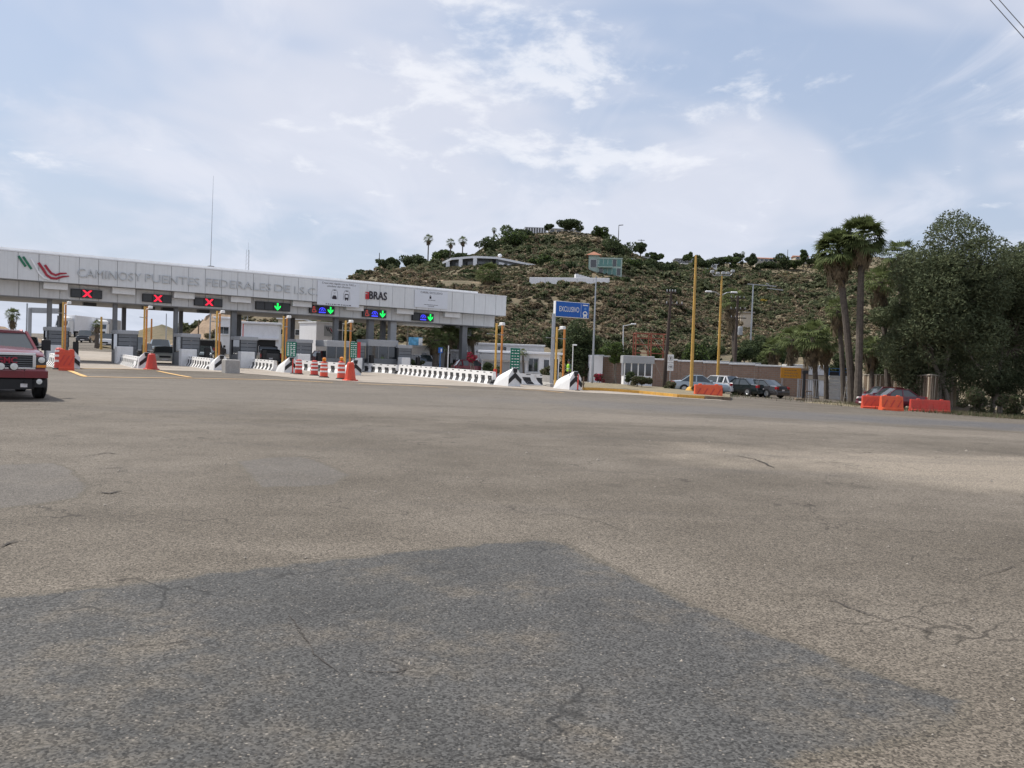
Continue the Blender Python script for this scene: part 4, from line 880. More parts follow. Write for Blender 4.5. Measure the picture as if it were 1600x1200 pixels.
#  style: x from front (+) to rear (-) as a fraction of length; hood height, roof span etc.
STY = {
 'sedan': dict(L=4.5, W=1.75, H=1.43, hood=0.90, deck=0.98, x=[0.5, 0.47, 0.20, 0.03, -0.20, -0.345, -0.475, -0.5], belt=0.90),
 'hatch': dict(L=4.0, W=1.70, H=1.50, hood=0.93, deck=0.96, x=[0.5, 0.47, 0.22, 0.05, -0.36, -0.455, -0.485, -0.5], belt=0.93),
 'suv': dict(L=4.6, W=1.85, H=1.72, hood=1.05, deck=1.05, x=[0.5, 0.475, 0.22, 0.09, -0.40, -0.47, -0.49, -0.5], belt=1.05)}
def wheel(t, x, y, r, side, wdt=0.20):
    w = MB().lathe([(r*0.86, -wdt/2), (r, -wdt/2+0.03), (r, wdt/2-0.03), (r*0.86, wdt/2)], 20, axis='y').build('wheel', M['rubber'], t, smooth=35, loc=(x, y, r))
    MB().lathe([(r*0.62, 0.0), (r*0.66, 0.025), (r*0.5, 0.028), (r*0.42, 0.008), (r*0.12, 0.02)] if side > 0 else [(r*0.12, -0.02), (r*0.42, -0.008), (r*0.5, -0.028), (r*0.66, -0.025), (r*0.62, 0.0)], 16, (0, side*wdt/2, 0), axis='y').build('rim', M['rim'], w, smooth=30)
def car(style, label, pt, loc, rz, cat='car', name='parked_car', group=None, rack=False):
    s = STY[style]; L_, W_, H_ = s['L'], s['W']/2, s['H']; t = thing(name, label, cat, loc, rz, group); X = [a*L_ for a in s['x']]
    zb = 0.22; hd, dk, bt = s['hood'], s['deck'], s['belt']
    # stations: nose, bonnet front, cowl, roof front, roof rear, deck front, deck rear, tail
    tops = [0.62, hd-0.13, hd, H_, H_-0.02, dk, dk-0.05, 0.70]; ins = [0.86, 0.95, 1.0, 1.0, 1.0, 1.0, 0.96, 0.90]
    def sect(i, x, top, k, cabin):
        w = W_*k; b_ = min(bt, top-0.02) if cabin else top-0.05; rw = W_*0.80 if cabin else w*0.95
        return [(x, w*0.9, zb), (x, w*0.985, zb+0.16), (x, w, 0.55 if top > 0.7 else 0.45), (x, w*0.975, b_), (x, rw, top-0.035), (x, rw*0.80, top+0.0), (x, 0, top+0.025)]
    S_ = [sect(i, X[i], tops[i], ins[i], i in (3, 4)) for i in range(8)]
    body, gs, gf, gr = MB(), MB(), MB(), MB()
    def strips(side):
        for i in range(7):
            for j in range(6):
                q = [S_[i][j], S_[i+1][j], S_[i+1][j+1], S_[i][j+1]]; q = [(a, b_*side, c) for a, b_, c in q]
                if side > 0: q = q[::-1]
                tgt = body
                if i == 3 and j == 3: tgt = gs
                if i in (2, 4) and j == 3: tgt = gs
                if i == 2 and j in (4, 5): tgt = gf
                if i == 4 and j in (4, 5): tgt = gr
                tgt.add(q, [(0, 1, 2, 3)])
    strips(1); strips(-1)
    for e in (0, 7):
        ring = [(a, b_, c) for a, b_, c in S_[e]]+[(a, -b_, c) for a, b_, c in S_[e][-2::-1]]
        body.add(ring, [tuple(range(len(ring)))[::(1 if e == 0 else -1)]])
    body.build('body', PT[pt], t, smooth=32); gs.build('side_windows', M['carglass'], t); gf.build('windscreen', M['carglass'], t); gr.build('rear_window', M['carglass'], t)
    for sd_ in (-1, 1):       # pillars over the glass line
        mb = MB(); f = lambda i, j: Vector((S_[i][j][0], S_[i][j][1]*sd_*1.006, S_[i][j][2]+0.004))
        mb.beam(f(2, 3), f(3, 4), 0.06, 0.06); mb.beam(f(4, 4), f(5, 3), 0.10, 0.06); m_ = (f(3, 4)+f(4, 4))/2; n_ = (f(3, 3)+f(4, 3))/2; mb.beam(n_, m_, 0.09, 0.03); mb.beam(f(3, 4), f(4, 4), 0.07, 0.05)
        if style != 'sedan': q0, q1 = f(3, 3).lerp(f(4, 3), 0.86), f(3, 4).lerp(f(4, 4), 0.90); mb.beam(q0, q1, 0.22, 0.03)
        mb.build('pillar', PT[pt], t)
        MB().bbox(X[2]-0.25, X[2]-0.05, min(sd_*W_*0.97, sd_*(W_+0.17)), max(sd_*W_*0.97, sd_*(W_+0.17)), bt+0.0, bt+0.15, 0.03).build('mirror', PT[pt], t)
        for x in (L_*0.30, -L_*0.29):
            MB().lathe([(0.37, -0.01), (0.37, 0.012)] if sd_ > 0 else [(0.37, -0.012), (0.37, 0.01)], 20, (x, sd_*W_*0.993, 0.31), axis='y').build('wheel_arch', M['black'], t)
            wheel(t, x, sd_*(W_-0.09), 0.31 if style != 'suv' else 0.35, sd_)
        MB().bbox(X[0]-0.30, X[0]-0.035, min(sd_*W_*0.58, sd_*W_*0.93), max(sd_*W_*0.58, sd_*W_*0.93), 0.58, 0.74, 0.03).build('headlamp', M['lamp'], t)
        zt = (0.78, 0.98) if style == 'suv' else (0.70, 0.90)
        MB().bbox(X[7]-0.012, X[7]+0.20, min(sd_*W_*0.62, sd_*W_*0.955), max(sd_*W_*0.62, sd_*W_*0.955), *zt, 0.02).build('tail_lamp', M['tail'], t)
        for xd in (0.06, -0.15): MB().box(L_*xd-0.07, L_*xd+0.07, min(sd_*W_*0.99, sd_*(W_+0.025)), max(sd_*W_*0.99, sd_*(W_+0.025)), bt-0.16, bt-0.13).build('door_handle', M['dgrey'], t)
    MB().bbox(X[0]-0.1, X[0]+0.03, -W_*0.5, W_*0.5, 0.50, 0.66, 0.02).build('grille', M['black'], t); MB().bbox(X[0]-0.12, X[0]+0.06, -W_*0.88, W_*0.88, 0.26, 0.44, 0.03).build('front_bumper', PT[pt] if pt != 'white' else M['dgrey'], t)
    MB().bbox(X[7]-0.06, X[7]+0.12, -W_*0.90, W_*0.90, 0.28, 0.52, 0.03).build('rear_bumper', PT[pt], t)
    MB().box(X[0]+0.055, X[0]+0.068, -0.26, 0.26, 0.32, 0.42).build('number_plate', M['reflect'], t); MB().box(X[7]-0.02, X[7]-0.006, -0.16, 0.16, 0.56, 0.68).build('number_plate', M['reflect'], t)
    if rack:
        for y in (-1, 1): MB().beam((X[3]-0.1, y*W_*0.66, H_+0.06), (X[4]+0.1, y*W_*0.66, H_+0.06), 0.05).build('roof_rail', M['dgrey'], t)
    return t
def at(px, py): return G(px, py)
LANE_IN = CA-math.pi/2           # heading towards the viewer's side
LANE_OUT = CA+math.pi/2
def big_pickup(loc, rz):
    t = thing('pickup_truck', 'large dark red pickup with chrome grille and two round auxiliary lamps', 'pickup', loc, rz); R_ = PT['red']; Wd = 1.0
    # x forward, nose at x=0
    prof = lambda x, k, zb, zt, cr: [(x, -k, zb), (x, -k, zt-0.16), (x, -k+0.06, zt-0.05), (x, -k*0.55, zt), (x, 0, zt+cr), (x, k*0.55, zt), (x, k-0.06, zt-0.05), (x, k, zt-0.16), (x, k, zb)]
    def loft(name, ss, m, par=t, sm=30):
        mb = MB(); vs = [q for s in ss for q in s]; n = len(ss[0]); fs = [tuple(range(n)), tuple(range(len(ss)*n-1, (len(ss)-1)*n-1, -1))]
        for i in range(len(ss)-1): fs += [(i*n+j, (i+1)*n+j, (i+1)*n+(j+1) % n, i*n+(j+1) % n) for j in range(n)]
        return mb.add(vs, fs).build(name, m, par, smooth=sm)
    loft('bonnet', [prof(0.0, 0.93, 0.70, 1.285, 0.01), prof(-0.10, 0.97, 0.70, 1.33, 0.02), prof(-0.6, 1.0, 0.72, 1.40, 0.035), prof(-1.35, 1.0, 0.72, 1.46, 0.03)], R_)
    loft('cab', [prof(-1.30, 1.0, 0.50, 1.42, 0.02), prof(-3.9, 1.0, 0.50, 1.42, 0.0)], R_); loft('cargo_bed', [prof(-3.92, 1.0, 0.55, 1.45, -0.05), prof(-5.9, 1.0, 0.55, 1.45, -0.05)], R_)
    gl = [[(-1.38, -0.86, 1.40), (-1.38, 0.86, 1.40)], [(-2.05, -0.70, 1.90), (-2.05, 0.70, 1.90)], [(-3.35, -0.70, 1.92), (-3.35, 0.70, 1.92)], [(-3.72, -0.88, 1.40), (-3.72, 0.88, 1.40)]]
    w = MB().add([gl[0][0], gl[0][1], gl[1][1], gl[1][0]], [(0, 1, 2, 3)]).build('windscreen', M['carglass'], t)
    MB().add([gl[3][0], gl[3][1], gl[2][1], gl[2][0]], [(3, 2, 1, 0)]).build('rear_window', M['carglass'], t)
    for sd_ in (0, 1): MB().add([gl[0][sd_], gl[1][sd_], gl[2][sd_], gl[3][sd_]], [(0, 1, 2, 3)]).build('side_window', M['carglass'], t)
    loft('roof', [[(-2.0, -0.72, 1.87), (-2.0, -0.60, 1.93), (-2.0, 0, 1.95), (-2.0, 0.60, 1.93), (-2.0, 0.72, 1.87)], [(-2.5, -0.73, 1.90), (-2.5, -0.60, 1.97), (-2.5, 0, 1.99), (-2.5, 0.60, 1.97), (-2.5, 0.73, 1.90)], [(-3.42, -0.72, 1.87), (-3.42, -0.60, 1.93), (-3.42, 0, 1.95), (-3.42, 0.60, 1.93), (-3.42, 0.72, 1.87)]], R_)
    for sd_ in (-1, 1):
        MB().beam((-1.36, sd_*0.89, 1.38), (-2.05, sd_*0.715, 1.91), 0.07, 0.08).build('pillar', R_, t); MB().beam((-3.74, sd_*0.90, 1.38), (-3.36, sd_*0.715, 1.91), 0.10, 0.3).build('pillar', R_, t); MB().beam((-2.7, sd_*0.93, 1.40), (-2.7, sd_*0.72, 1.92), 0.1, 0.05).build('pillar', M['black'], t)
        mr = MB().bbox(-1.62, -1.50, min(sd_*1.06, sd_*1.30), max(sd_*1.06, sd_*1.30), 1.38, 1.72, 0.03).build('mirror', M['black'], t); MB().beam((-1.55, sd_*0.90, 1.45), (-1.55, sd_*1.08, 1.48), 0.05).build('arm', M['black'], mr)
        hl = MB().bbox(-0.28, 0.03, min(sd_*0.70, sd_*0.965), max(sd_*0.70, sd_*0.965), 0.90, 1.21, 0.03).build('headlamp', M['dgrey'], t)
        MB().lathe([(0.085, 0.03), (0.085, 0.05), (0.05, 0.065)], 14, (0, sd_*0.84, 1.12), axis='x').build('lamp_lens', M['lamp'], hl, smooth=40); MB().bbox(0.0, 0.045, min(sd_*0.71, sd_*0.955), max(sd_*0.71, sd_*0.955), 0.91, 0.98, 0.01).build('amber_lens', M['amber'], hl)
        MB().bbox(-0.55, 0.12, min(sd_*0.38, sd_*1.0), max(sd_*0.38, sd_*1.0), 0.62, 0.86, 0.05).build('bumper_end', R_, t); MB().bbox(-0.40, 0.10, min(sd_*0.62, sd_*0.97), max(sd_*0.62, sd_*0.97), 0.36, 0.62, 0.05).build('lower_bumper', M['black'], t)
        MB().lathe([(0.075, 0.10), (0.075, 0.125), (0.05, 0.13)], 14, (0, sd_*0.78, 0.52), axis='x').build('fog_lamp', M['lamp'], t, smooth=40)
        MB().lathe([(0.035, 0.05), (0.08, 0.06), (0.095, 0.15), (0.093, 0.17), (0.05, 0.175)], 16, (0.06, sd_*0.155, 0.93), axis='x').build('auxiliary_lamp', M['lamp'], t, smooth=40); MB().lathe([(0.108, 0.10), (0.108, 0.14)], 16, (0.06, sd_*0.155, 0.93), axis='x').build('lamp_rim', M['black'], t, smooth=40)
        for x in (-0.95, -4.65):
            MB().lathe([(0.50, -0.02), (0.50, 0.012)] if sd_ > 0 else [(0.50, -0.012), (0.50, 0.02)], 24, (x, sd_*0.998, 0.44), axis='y').build('wheel_arch', M['black'], t); wheel(t, x, sd_*0.93, 0.43, sd_, 0.30)
        MB().lathe([(0.04, -0.1), (0.04, 0.18)], 8, (0.0, sd_*0.45, 0.50), axis='x').build('tow_hook', M['black'], t)
    MB().bbox(-0.2, 0.10, -0.45, 0.45, 0.62, 0.84, 0.03).build('bumper_centre', R_, t); MB().bbox(-0.3, 0.06, -0.66, 0.66, 0.30, 0.62, 0.04).build('valance', M['black'], t); MB().bbox(0.06, 0.075, 0.33, 0.50, 0.36, 0.46, 0.005).build('reflector', M['reflect'], t)
    g = MB().bbox(-0.12, 0.02, -0.68, 0.68, 0.88, 1.29, 0.02).build('grille', M['black'], t)
    fr = MB(); fr.bbox(-0.05, 0.06, -0.70, 0.70, 1.245, 1.315, 0.015); fr.bbox(-0.05, 0.06, -0.70, 0.70, 0.86, 0.91, 0.015); fr.box(-0.05, 0.058, -0.70, -0.62, 0.911, 1.244); fr.box(-0.05, 0.058, 0.62, 0.70, 0.911, 1.244); fr.build('chrome_frame', M['chrome'], g)
    for k in range(5): MB().bbox(0.0, 0.035, -0.615, 0.615, 0.94+k*0.062, 0.955+k*0.062, 0.004).build('bar', M['grey'], g)
    me = text_mesh('GMC', 0.23, 0.012, offset=0.006, width=0.50); me.materials.clear(); me.materials.append(M['emb_r']); o = link('badge', me, g, (0.05, 0, 1.09)); o.rotation_euler = (0, 0, math.pi/2)
    MB().box(-5.9, -0.2, -0.5, 0.5, 0.34, 0.52).build('chassis', M['black'], t); MB().box(-5.98, -5.9, -0.95, 0.95, 0.5, 0.72).build('rear_bumper', M['chrome'], t)
    for sd_ in (-1, 1): MB().bbox(-5.93, -5.8, min(sd_*0.86, sd_*1.0), max(sd_*0.86, sd_*1.0), 0.9, 1.3, 0.01).build('tail_lamp', M['tail'], t)
    return t
p = B(9, 22.6); big_pickup(p, LANE_IN+0.03)
def pickup(label, pt, loc, rz, bed=None, name='pickup_truck'):
    t = thing(name, label, 'pickup', loc, rz); R_ = PT[pt]; W_ = 0.93
    MB().prism([(2.6, 0.45), (2.65, 0.8), (2.55, 1.02), (1.25, 1.14), (0.95, 1.15), (-0.35, 1.15), (-0.36, 0.4)], -W_, W_).build('body', R_, t); MB().bbox(-2.75, -0.38, -W_, W_, 0.45, 1.17, 0.03).build('cargo_bed', R_, t)
    mb = MB(); mb.prism([(1.15, 1.15), (0.55, 1.72), (-0.15, 1.74), (-0.34, 1.15)], -W_*0.86, W_*0.86); mb.build('cab_glass', M['carglass'], t); MB().bbox(-0.20, 0.60, -W_*0.84, W_*0.84, 1.70, 1.80, 0.04).build('roof', R_, t)
    for sd_ in (-1, 1):
        MB().beam((1.17, sd_*W_*0.87, 1.13), (0.55, sd_*W_*0.83, 1.74), 0.06, 0.06).build('pillar', R_, t); MB().beam((-0.35, sd_*W_*0.87, 1.13), (-0.17, sd_*W_*0.83, 1.74), 0.1, 0.06).build('pillar', R_, t)
        for x in (1.75, -1.75): wheel(t, x, sd_*(W_-0.08), 0.36, sd_, 0.24)
        MB().bbox(-2.77, -2.6, min(sd_*0.78, sd_*0.94), max(sd_*0.78, sd_*0.94), 0.75, 1.1, 0.01).build('tail_lamp', M['tail'], t); MB().bbox(2.4, 2.66, min(sd_*0.6, sd_*0.9), max(sd_*0.6, sd_*0.9), 0.72, 0.92, 0.02).build('headlamp', M['lamp'], t); MB().bbox(0.95, 1.1, min(sd_*0.93, sd_*1.15), max(sd_*0.93, sd_*1.15), 1.15, 1.4, 0.03).build('mirror', M['black'], t)
    MB().bbox(2.5, 2.75, -W_, W_, 0.4, 0.62, 0.04).build('front_bumper', M['chrome'], t); MB().bbox(-2.88, -2.7, -W_, W_, 0.42, 0.6, 0.03).build('rear_bumper', M['dgrey'], t); MB().bbox(2.6, 2.68, -0.55, 0.55, 0.66, 0.92, 0.02).build('grille', M['black'], t); MB().box(-2.775, -2.755, -0.16, 0.16, 0.62, 0.74).build('number_plate', M['reflect'], t)
    if bed: MB().bbox(-2.6, -0.5, -0.8, 0.8, 1.171, bed, 0.1).build('covered_load', M['black'], t)
    return t
def lorry(label, loc, rz, cab, box_m, Lb=9.0, hb=3.9):
    t = thing('lorry', label, 'lorry', loc, rz)
    MB().prism([(1.9, 0.5), (2.0, 1.4), (1.8, 2.0), (1.45, 2.9), (-0.1, 2.95), (-0.1, 0.5)], -1.15, 1.15).build('cab', cab, t); MB().bbox(-Lb-0.4, -0.4, -1.25, 1.25, 1.1, hb, 0.03).build('box_body', box_m, t)
    MB().add([(1.86, -1.0, 2.0), (1.86, 1.0, 2.0), (1.53, 1.0, 2.8), (1.53, -1.0, 2.8)], [(0, 1, 2, 3)]).build('windscreen', M['carglass'], t); MB().bbox(1.9, 2.06, -0.9, 0.9, 0.75, 1.5, 0.02).build('grille', M['dgrey'], t)
    MB().bbox(-0.3, 1.2, -1.0, 1.0, 2.96, 3.7, 0.3).build('wind_deflector', cab, t); MB().box(-Lb-0.3, -0.4, -0.5, 0.5, 0.7, 1.1).build('chassis', M['black'], t)
    for sd_ in (-1, 1):
        for x in (1.0, -1.2, -Lb+0.6, -Lb+1.9): wheel(t, x, sd_*1.0, 0.5, sd_, 0.3)
        MB().bbox(1.9, 2.03, min(sd_*0.75, sd_*1.1), max(sd_*0.75, sd_*1.1), 0.8, 1.05, 0.02).build('headlamp', M['lamp'], t)
    return t
def gB(px, D): p = B(px, D); p.z += 0.012 if D < 95 else 0.03; return p
# in and behind the toll lanes
car('suv', 'white car queuing in the lane behind the red pickup', 'white', gB(40, 66), LANE_IN-0.1, name='queuing_car')
car('sedan', 'champagne sedan facing out of the lane with a red cross signal', 'beige', gB(256, 70), LANE_IN-0.2, name='queuing_car'); car('suv', 'pale blue car directly behind the champagne sedan', 'blue', gB(250, 83), LANE_IN-0.2, name='queuing_car'); car('hatch', 'dark grey car left of the champagne sedan behind a yellow post', 'grey', gB(222, 76), LANE_IN-0.15, name='queuing_car')
car('suv', 'white car beside the second white block behind the dark grey car', 'white', gB(214, 88), LANE_IN-0.2, name='queuing_car'); car('suv', 'dark car with lit face coming down the climbing road', 'black', gB(134, 118), LANE_IN-0.35, name='approaching_car'); car('suv', 'small white car on the climbing road by the timber pole', 'white', gB(166, 104), LANE_IN-0.3, name='approaching_car')
lorry('white lorry with long pale trailer on the climbing road', gB(104, 150), LANE_IN-0.62, M['white'], M['whitewall'], 12, 4.0); lorry('grey box lorry behind the timber pole on the climbing road', gB(160, 158), LANE_IN-0.4, M['white'], M['lgrey'], 9, 4.0)
pickup('black pickup seen from behind between the fourth and fifth islands', 'black', gB(418, 75), LANE_OUT-0.25, 1.5); pickup('dark pickup with covered load behind the third booth block', 'black', gB(330, 84), LANE_OUT-0.5, 1.9); car('hatch', 'silver blue car next to the dark pickup with covered load', 'blue', gB(316, 76), LANE_IN-0.3, name='queuing_car')
car('hatch', 'maroon car behind the dark grey cabin and traffic drums', 'red', gB(503, 79), LANE_OUT, name='queuing_car'); car('suv', 'white car parked before the low office behind the seventh block', 'white', gB(645, 84), 2.4); car('hatch', 'bright red car parked by the shrubs behind the longest barrier', 'red', gB(739, 80), 0.3)
# parked by the brick wall
car('sedan', 'silver blue sedan parked behind the yellow lamp pole', 'blue', gB(1093, 66), -0.10); car('hatch', 'white hatchback parked with its tail to the road', 'white', gB(1120, 70), math.radians(128)); car('sedan', 'dark green sedan parked between white hatchback and grey sedan', 'dgreen', gB(1158, 68.5), math.radians(126)); car('sedan', 'grey sedan at the right end of the parked row', 'grey', gB(1188, 68), math.radians(124))
car('sedan', 'burgundy sedan parked behind the orange water barriers', 'purple', gB(1392, 59.5), math.radians(186)); car('hatch', 'red car half hidden behind the burgundy sedan', 'red', gB(1375, 64), math.radians(185))
# orange water barriers on the right
water_barrier(1368, 639, 1.75, 0.86, -0.15, 'orange water barrier with white chevron, left of the row of three', M['orange']); water_barrier(1392, 641.5, 1.4, 0.92, 0.05, 'bright orange water barrier in the middle of the row of three', M['orange2']); water_barrier(1452, 644, 2.6, 0.84, -0.05, 'long faded red water barrier against the timber fence post', M['redor'], False)
t = water_barrier(1106, 622.5, 1.75, 0.86, 0.06, 'orange water barrier on the end of the yellow kerb', M['orange2'])
orange_barrel(1404, 633, 'orange plastic drum top showing between the water barriers and the burgundy sedan', M['orange'], 1.25, 0.28, 'barrel')
# ------------------------------------------------------------------ vegetation
def np_mesh(name, V, Fq, m, parent=None, mi=None, mats=None):
    me = bpy.data.meshes.new(name); n = len(Fq); k = Fq.shape[1]
    me.vertices.add(len(V)); me.vertices.foreach_set('co', np.asarray(V, np.float32).ravel())
    me.loops.add(n*k); me.loops.foreach_set('vertex_index', np.asarray(Fq, np.int32).ravel())
    me.polygons.add(n); me.polygons.foreach_set('loop_start', np.arange(0, n*k, k, dtype=np.int32)); me.polygons.foreach_set('loop_total', np.full(n, k, np.int32))
    for q in (mats or [m]): me.materials.append(q)
    if mi is not None: me.polygons.foreach_set('material_index', np.asarray(mi, np.int32))
    me.update(calc_edges=True); me.validate()
    return me if parent is False else link(name, me, parent)
def leaf_quads(C, ln, wd, rng, droop=0.0, updir=0.0):
    n = len(C); d = rng.normal(size=(n, 3)); d[:, 2] = d[:, 2]*0.7-droop; d /= np.linalg.norm(d, axis=1)[:, None]
    r = rng.normal(size=(n, 3)); r[:, 2] += updir; s = np.cross(d, r); s /= np.linalg.norm(s, axis=1)[:, None]+1e-9
    l = (ln*rng.uniform(0.6, 1.3, n))[:, None]; w = (wd*rng.uniform(0.6, 1.3, n))[:, None]
    V = np.stack([C-d*l/2, C+s*w/2, C+d*l/2, C-s*w/2], 1).reshape(-1, 3); return V, np.arange(4*n).reshape(-1, 4)
def blob_points(blobs, n, rng, shell=0.55):
    B_ = np.array(blobs, float); vol = B_[:, 3]*B_[:, 4]*B_[:, 5]; k = rng.choice(len(B_), n, p=vol**0.8/np.sum(vol**0.8))
    d = rng.normal(size=(n, 3)); d /= np.linalg.norm(d, axis=1)[:, None]
    r = rng.uniform(0, 1, n)**(1/3)*(1-shell)+shell*rng.uniform(0.72, 1.06, n); r = np.clip(r, 0, 1.08)
    return B_[k, :3]+d*r[:, None]*B_[k, 3:6]
def clumps(center, size, n, rng, cr=(0.22, 0.42), flat=0.8):
    out = []
    for i in range(n):
        d = rng.normal(size=3); d /= np.linalg.norm(d); r = rng.uniform(0.3, 1.0)
        c = np.array(center)+d*r*np.array(size); q = rng.uniform(*cr)*np.mean(size)
        out.append((*c, q, q*rng.uniform(0.8, 1.2), q*flat*rng.uniform(0.8, 1.1)))
    return out
def limb(mb, p0, p1, r0, r1, rng, bend=0.12, n=5, sides=7):
    p0, p1 = Vector(p0), Vector(p1); L_ = (p1-p0).length; o = [Vector(rng.normal(size=3)*bend*L_*0.3) for _ in range(2)]
    pts = []
    for k in range(n+1):
        t = k/n; pts.append(p0.lerp(p1, t)+o[0]*math.sin(math.pi*t)+o[1]*math.sin(2*math.pi*t)*0.5)
    mb.tube(pts, [r0+(r1-r0)*k/n for k in range(n+1)], sides); return pts
def tree(name, label, cat, loc, h, size, mats, n=2500, ln=0.35, wd=0.16, ncl=14, crown_z=None, trunk_r=None, stems=1, lean=0.0, seed=0, bark='bark2', group=None, droop=0.2, cr=(0.28, 0.46), flat=0.8, spread=0.3):
    rng = np.random.default_rng(seed+101); t = thing(name, label, cat, loc, 0, group); cz = crown_z if crown_z is not None else h*0.62
    bl = clumps((lean, 0, cz), size, ncl, rng, cr, flat); mb = MB(); tr = trunk_r or h*0.022
    for s in range(stems):
        a = rng.uniform(0, 6.28); b0 = (math.cos(a)*spread*(stems > 1), math.sin(a)*spread*(stems > 1), -0.1)
        f = Vector((lean*0.6+rng.normal()*size[0]*0.2*(stems > 1), rng.normal()*size[1]*0.2*(stems > 1), cz-size[2]*0.35)); limb(mb, b0, f, tr, tr*0.6, rng, 0.15)
        for b_ in bl[s::stems]: limb(mb, f, b_[:3], tr*0.5, tr*0.12, rng, 0.2, 4, 5)
    mb.build('trunk', M[bark], t, smooth=60)
    C = blob_points(bl, n, rng); V, Fq = leaf_quads(C, ln, wd, rng, droop, 0.5)
    np_mesh('crown', V, Fq, None, t, mi=rng.integers(0, len(mats), n), mats=[M[k] for k in mats]); return t
def fan_palm_mesh(rng, R, nl, segs=11, low=-0.62, cup=0.5):
    V, Fc = [], []
    for i in range(nl):
        az = i*2.39996+rng.normal()*0.2; el = math.asin(np.clip(low+(1-low)*((i+0.5)/nl)**0.8+rng.normal()*0.12, -0.98, 0.985)); pl = R*rng.uniform(0.42, 0.58)
        d = np.array([math.cos(az)*math.cos(el), math.sin(az)*math.cos(el), math.sin(el)]); side = np.array([-math.sin(az), math.cos(az), 0.0]); up = np.cross(d, side)
        base = d*pl; o = len(V); w = 0.018*R/1.6
        V += [side*w, -side*w, base-side*w*0.6, base+side*w*0.6]; Fc.append((o, o+1, o+2, o+3))
        fr = R*rng.uniform(0.48, 0.62)
        for s in range(segs):
            a = (s-(segs-1)/2)/(segs-1)*2.5; dd = d*math.cos(a)+side*math.sin(a); tip = base+dd*fr*(0.75+0.25*math.cos(a*0.8))-np.array([0, 0, 1])*fr*(0.22+0.38*abs(a)/1.25)*rng.uniform(0.6, 1.3)
            n_ = np.cross(dd, up); n_ /= np.linalg.norm(n_)+1e-9; mid = base+dd*fr*0.5; q = fr*0.052; o = len(V)
            V += [base, mid+n_*q-up*q*0.5, tip, mid-n_*q-up*q*0.5]; Fc.append((o, o+1, o+2, o+3))
    return np.array(V), np.array(Fc)
def skirt_mesh(rng, R, n, drop, r0):
    V, Fc = [], []
    for i in range(n):
        az = rng.uniform(0, 6.28); z0 = -rng.uniform(0.0, drop*0.75); out = r0+rng.uniform(0.1, 0.45)*R*(1-(-z0)/drop*0.5); L_ = rng.uniform(0.5, 1.0)*R*0.7
        c = np.array([math.cos(az), math.sin(az), 0]); s = np.array([-math.sin(az), math.cos(az), 0]); a = c*r0+np.array([0, 0, z0]); b_ = c*out+np.array([0, 0, z0-L_*0.35]); e = c*out*rng.uniform(0.6, 0.95)+np.array([0, 0, z0-L_])+s*rng.normal()*0.12
        for k in range(4):
            ee = e+s*(k-1.5)*R*0.085+np.array([0, 0, rng.normal()*0.1]); w = s*R*0.03; o = len(V); V += [b_+w, b_-w, ee-w*0.4, ee+w*0.4]; Fc.append((o, o+1, o+2, o+3))
        o = len(V); w = s*R*0.012; V += [a+w, a-w, b_-w, b_+w]; Fc.append((o, o+1, o+2, o+3))
    return np.array(V), np.array(Fc)
def palm(label, loc, h, R, tr=0.2, lean=(0, 0), skirt=1.0, nl=44, seed=0, group='fan palms', segs=11, shaggy=False, nsk=70):
    rng = np.random.default_rng(seed+900); t = thing('fan_palm', label, 'palm', loc, rng.uniform(0, 6.28) if lean == (0, 0) else 0.0, group); mb = MB(); pts, rad = [], []
    n = max(6, int(h*3))
    for k in range(n+1):
        f = k/n; pts.append((lean[0]*f**1.3, lean[1]*f**1.3, h*f-0.1*(k == 0))); rad.append(tr*(1.25-0.35*f**0.5)*(1+0.07*(k % 2)+rng.normal()*0.03))
    mb.tube(pts, rad, 9)
    mb.build('trunk', M['bark'], t, smooth=30); top = np.array([lean[0], lean[1], h])
    V, Fq = fan_palm_mesh(rng, R, nl, segs); np_mesh('crown', V+top, Fq, M['palm'], t)
    if skirt > 0: V, Fq = skirt_mesh(rng, R, nsk, R*skirt*1.3, tr); np_mesh('dead_leaves', V+top-np.array([0, 0, R*0.08]), Fq, M['palmd'], t)
    return t
def PB(px, py, D): return P(px, py, D)
def palm_at(label, pxb, D, pxt, pyt, Rpx, seed, **kw):      # foot column, crown centre, crown radius in photo pixels
    b_ = B(pxb, D); c = P(pxt, pyt, D); return palm(label, b_, c.z-b_.z, Rpx*D/F_PX, lean=(c.x-b_.x, 0.3), seed=seed, **kw)
# the twin palms and their neighbours on the right
palm_at('tall fan palm, right of the pair, with clean crown above the burgundy sedan', 1340, 63, 1349, 372, 43, 1, tr=0.25, nl=74, skirt=0.5, segs=15, nsk=80); palm_at('tall fan palm, left of the pair, with shaggy drooping skirt', 1331, 64, 1311, 392, 42, 2, tr=0.25, nl=72, skirt=0.65, segs=15, nsk=110)
palm_at('lower fan palm with brown skirt left of the twin palm trunks', 1318, 72, 1312, 483, 24, 3, tr=0.2, nl=36, skirt=1.2); palm_at('fan palm crown rising between twin palms and big eucalyptus', 1412, 70, 1408, 398, 30, 4, tr=0.22, nl=44, skirt=0.8); palm_at('fan palm half hidden left of the big eucalyptus', 1388, 68, 1378, 440, 30, 5, tr=0.22, nl=40, skirt=1.0)
palm_at('short fan palm over the white shed', 1275, 76, 1272, 527, 34, 6, tr=0.22, nl=44, skirt=0.9); palm_at('short fan palm right of the white shed, by the blue rail', 1291, 78, 1292, 533, 30, 7, tr=0.2, nl=40, skirt=0.8); palm_at('short fan palm left of the white shed behind the brick wall', 1236, 92, 1240, 530, 28, 8, tr=0.2, nl=40, skirt=0.9); palm_at('small fan palm behind the orange sign', 1212, 95, 1210, 545, 24, 9, tr=0.2, nl=36, skirt=0.7)
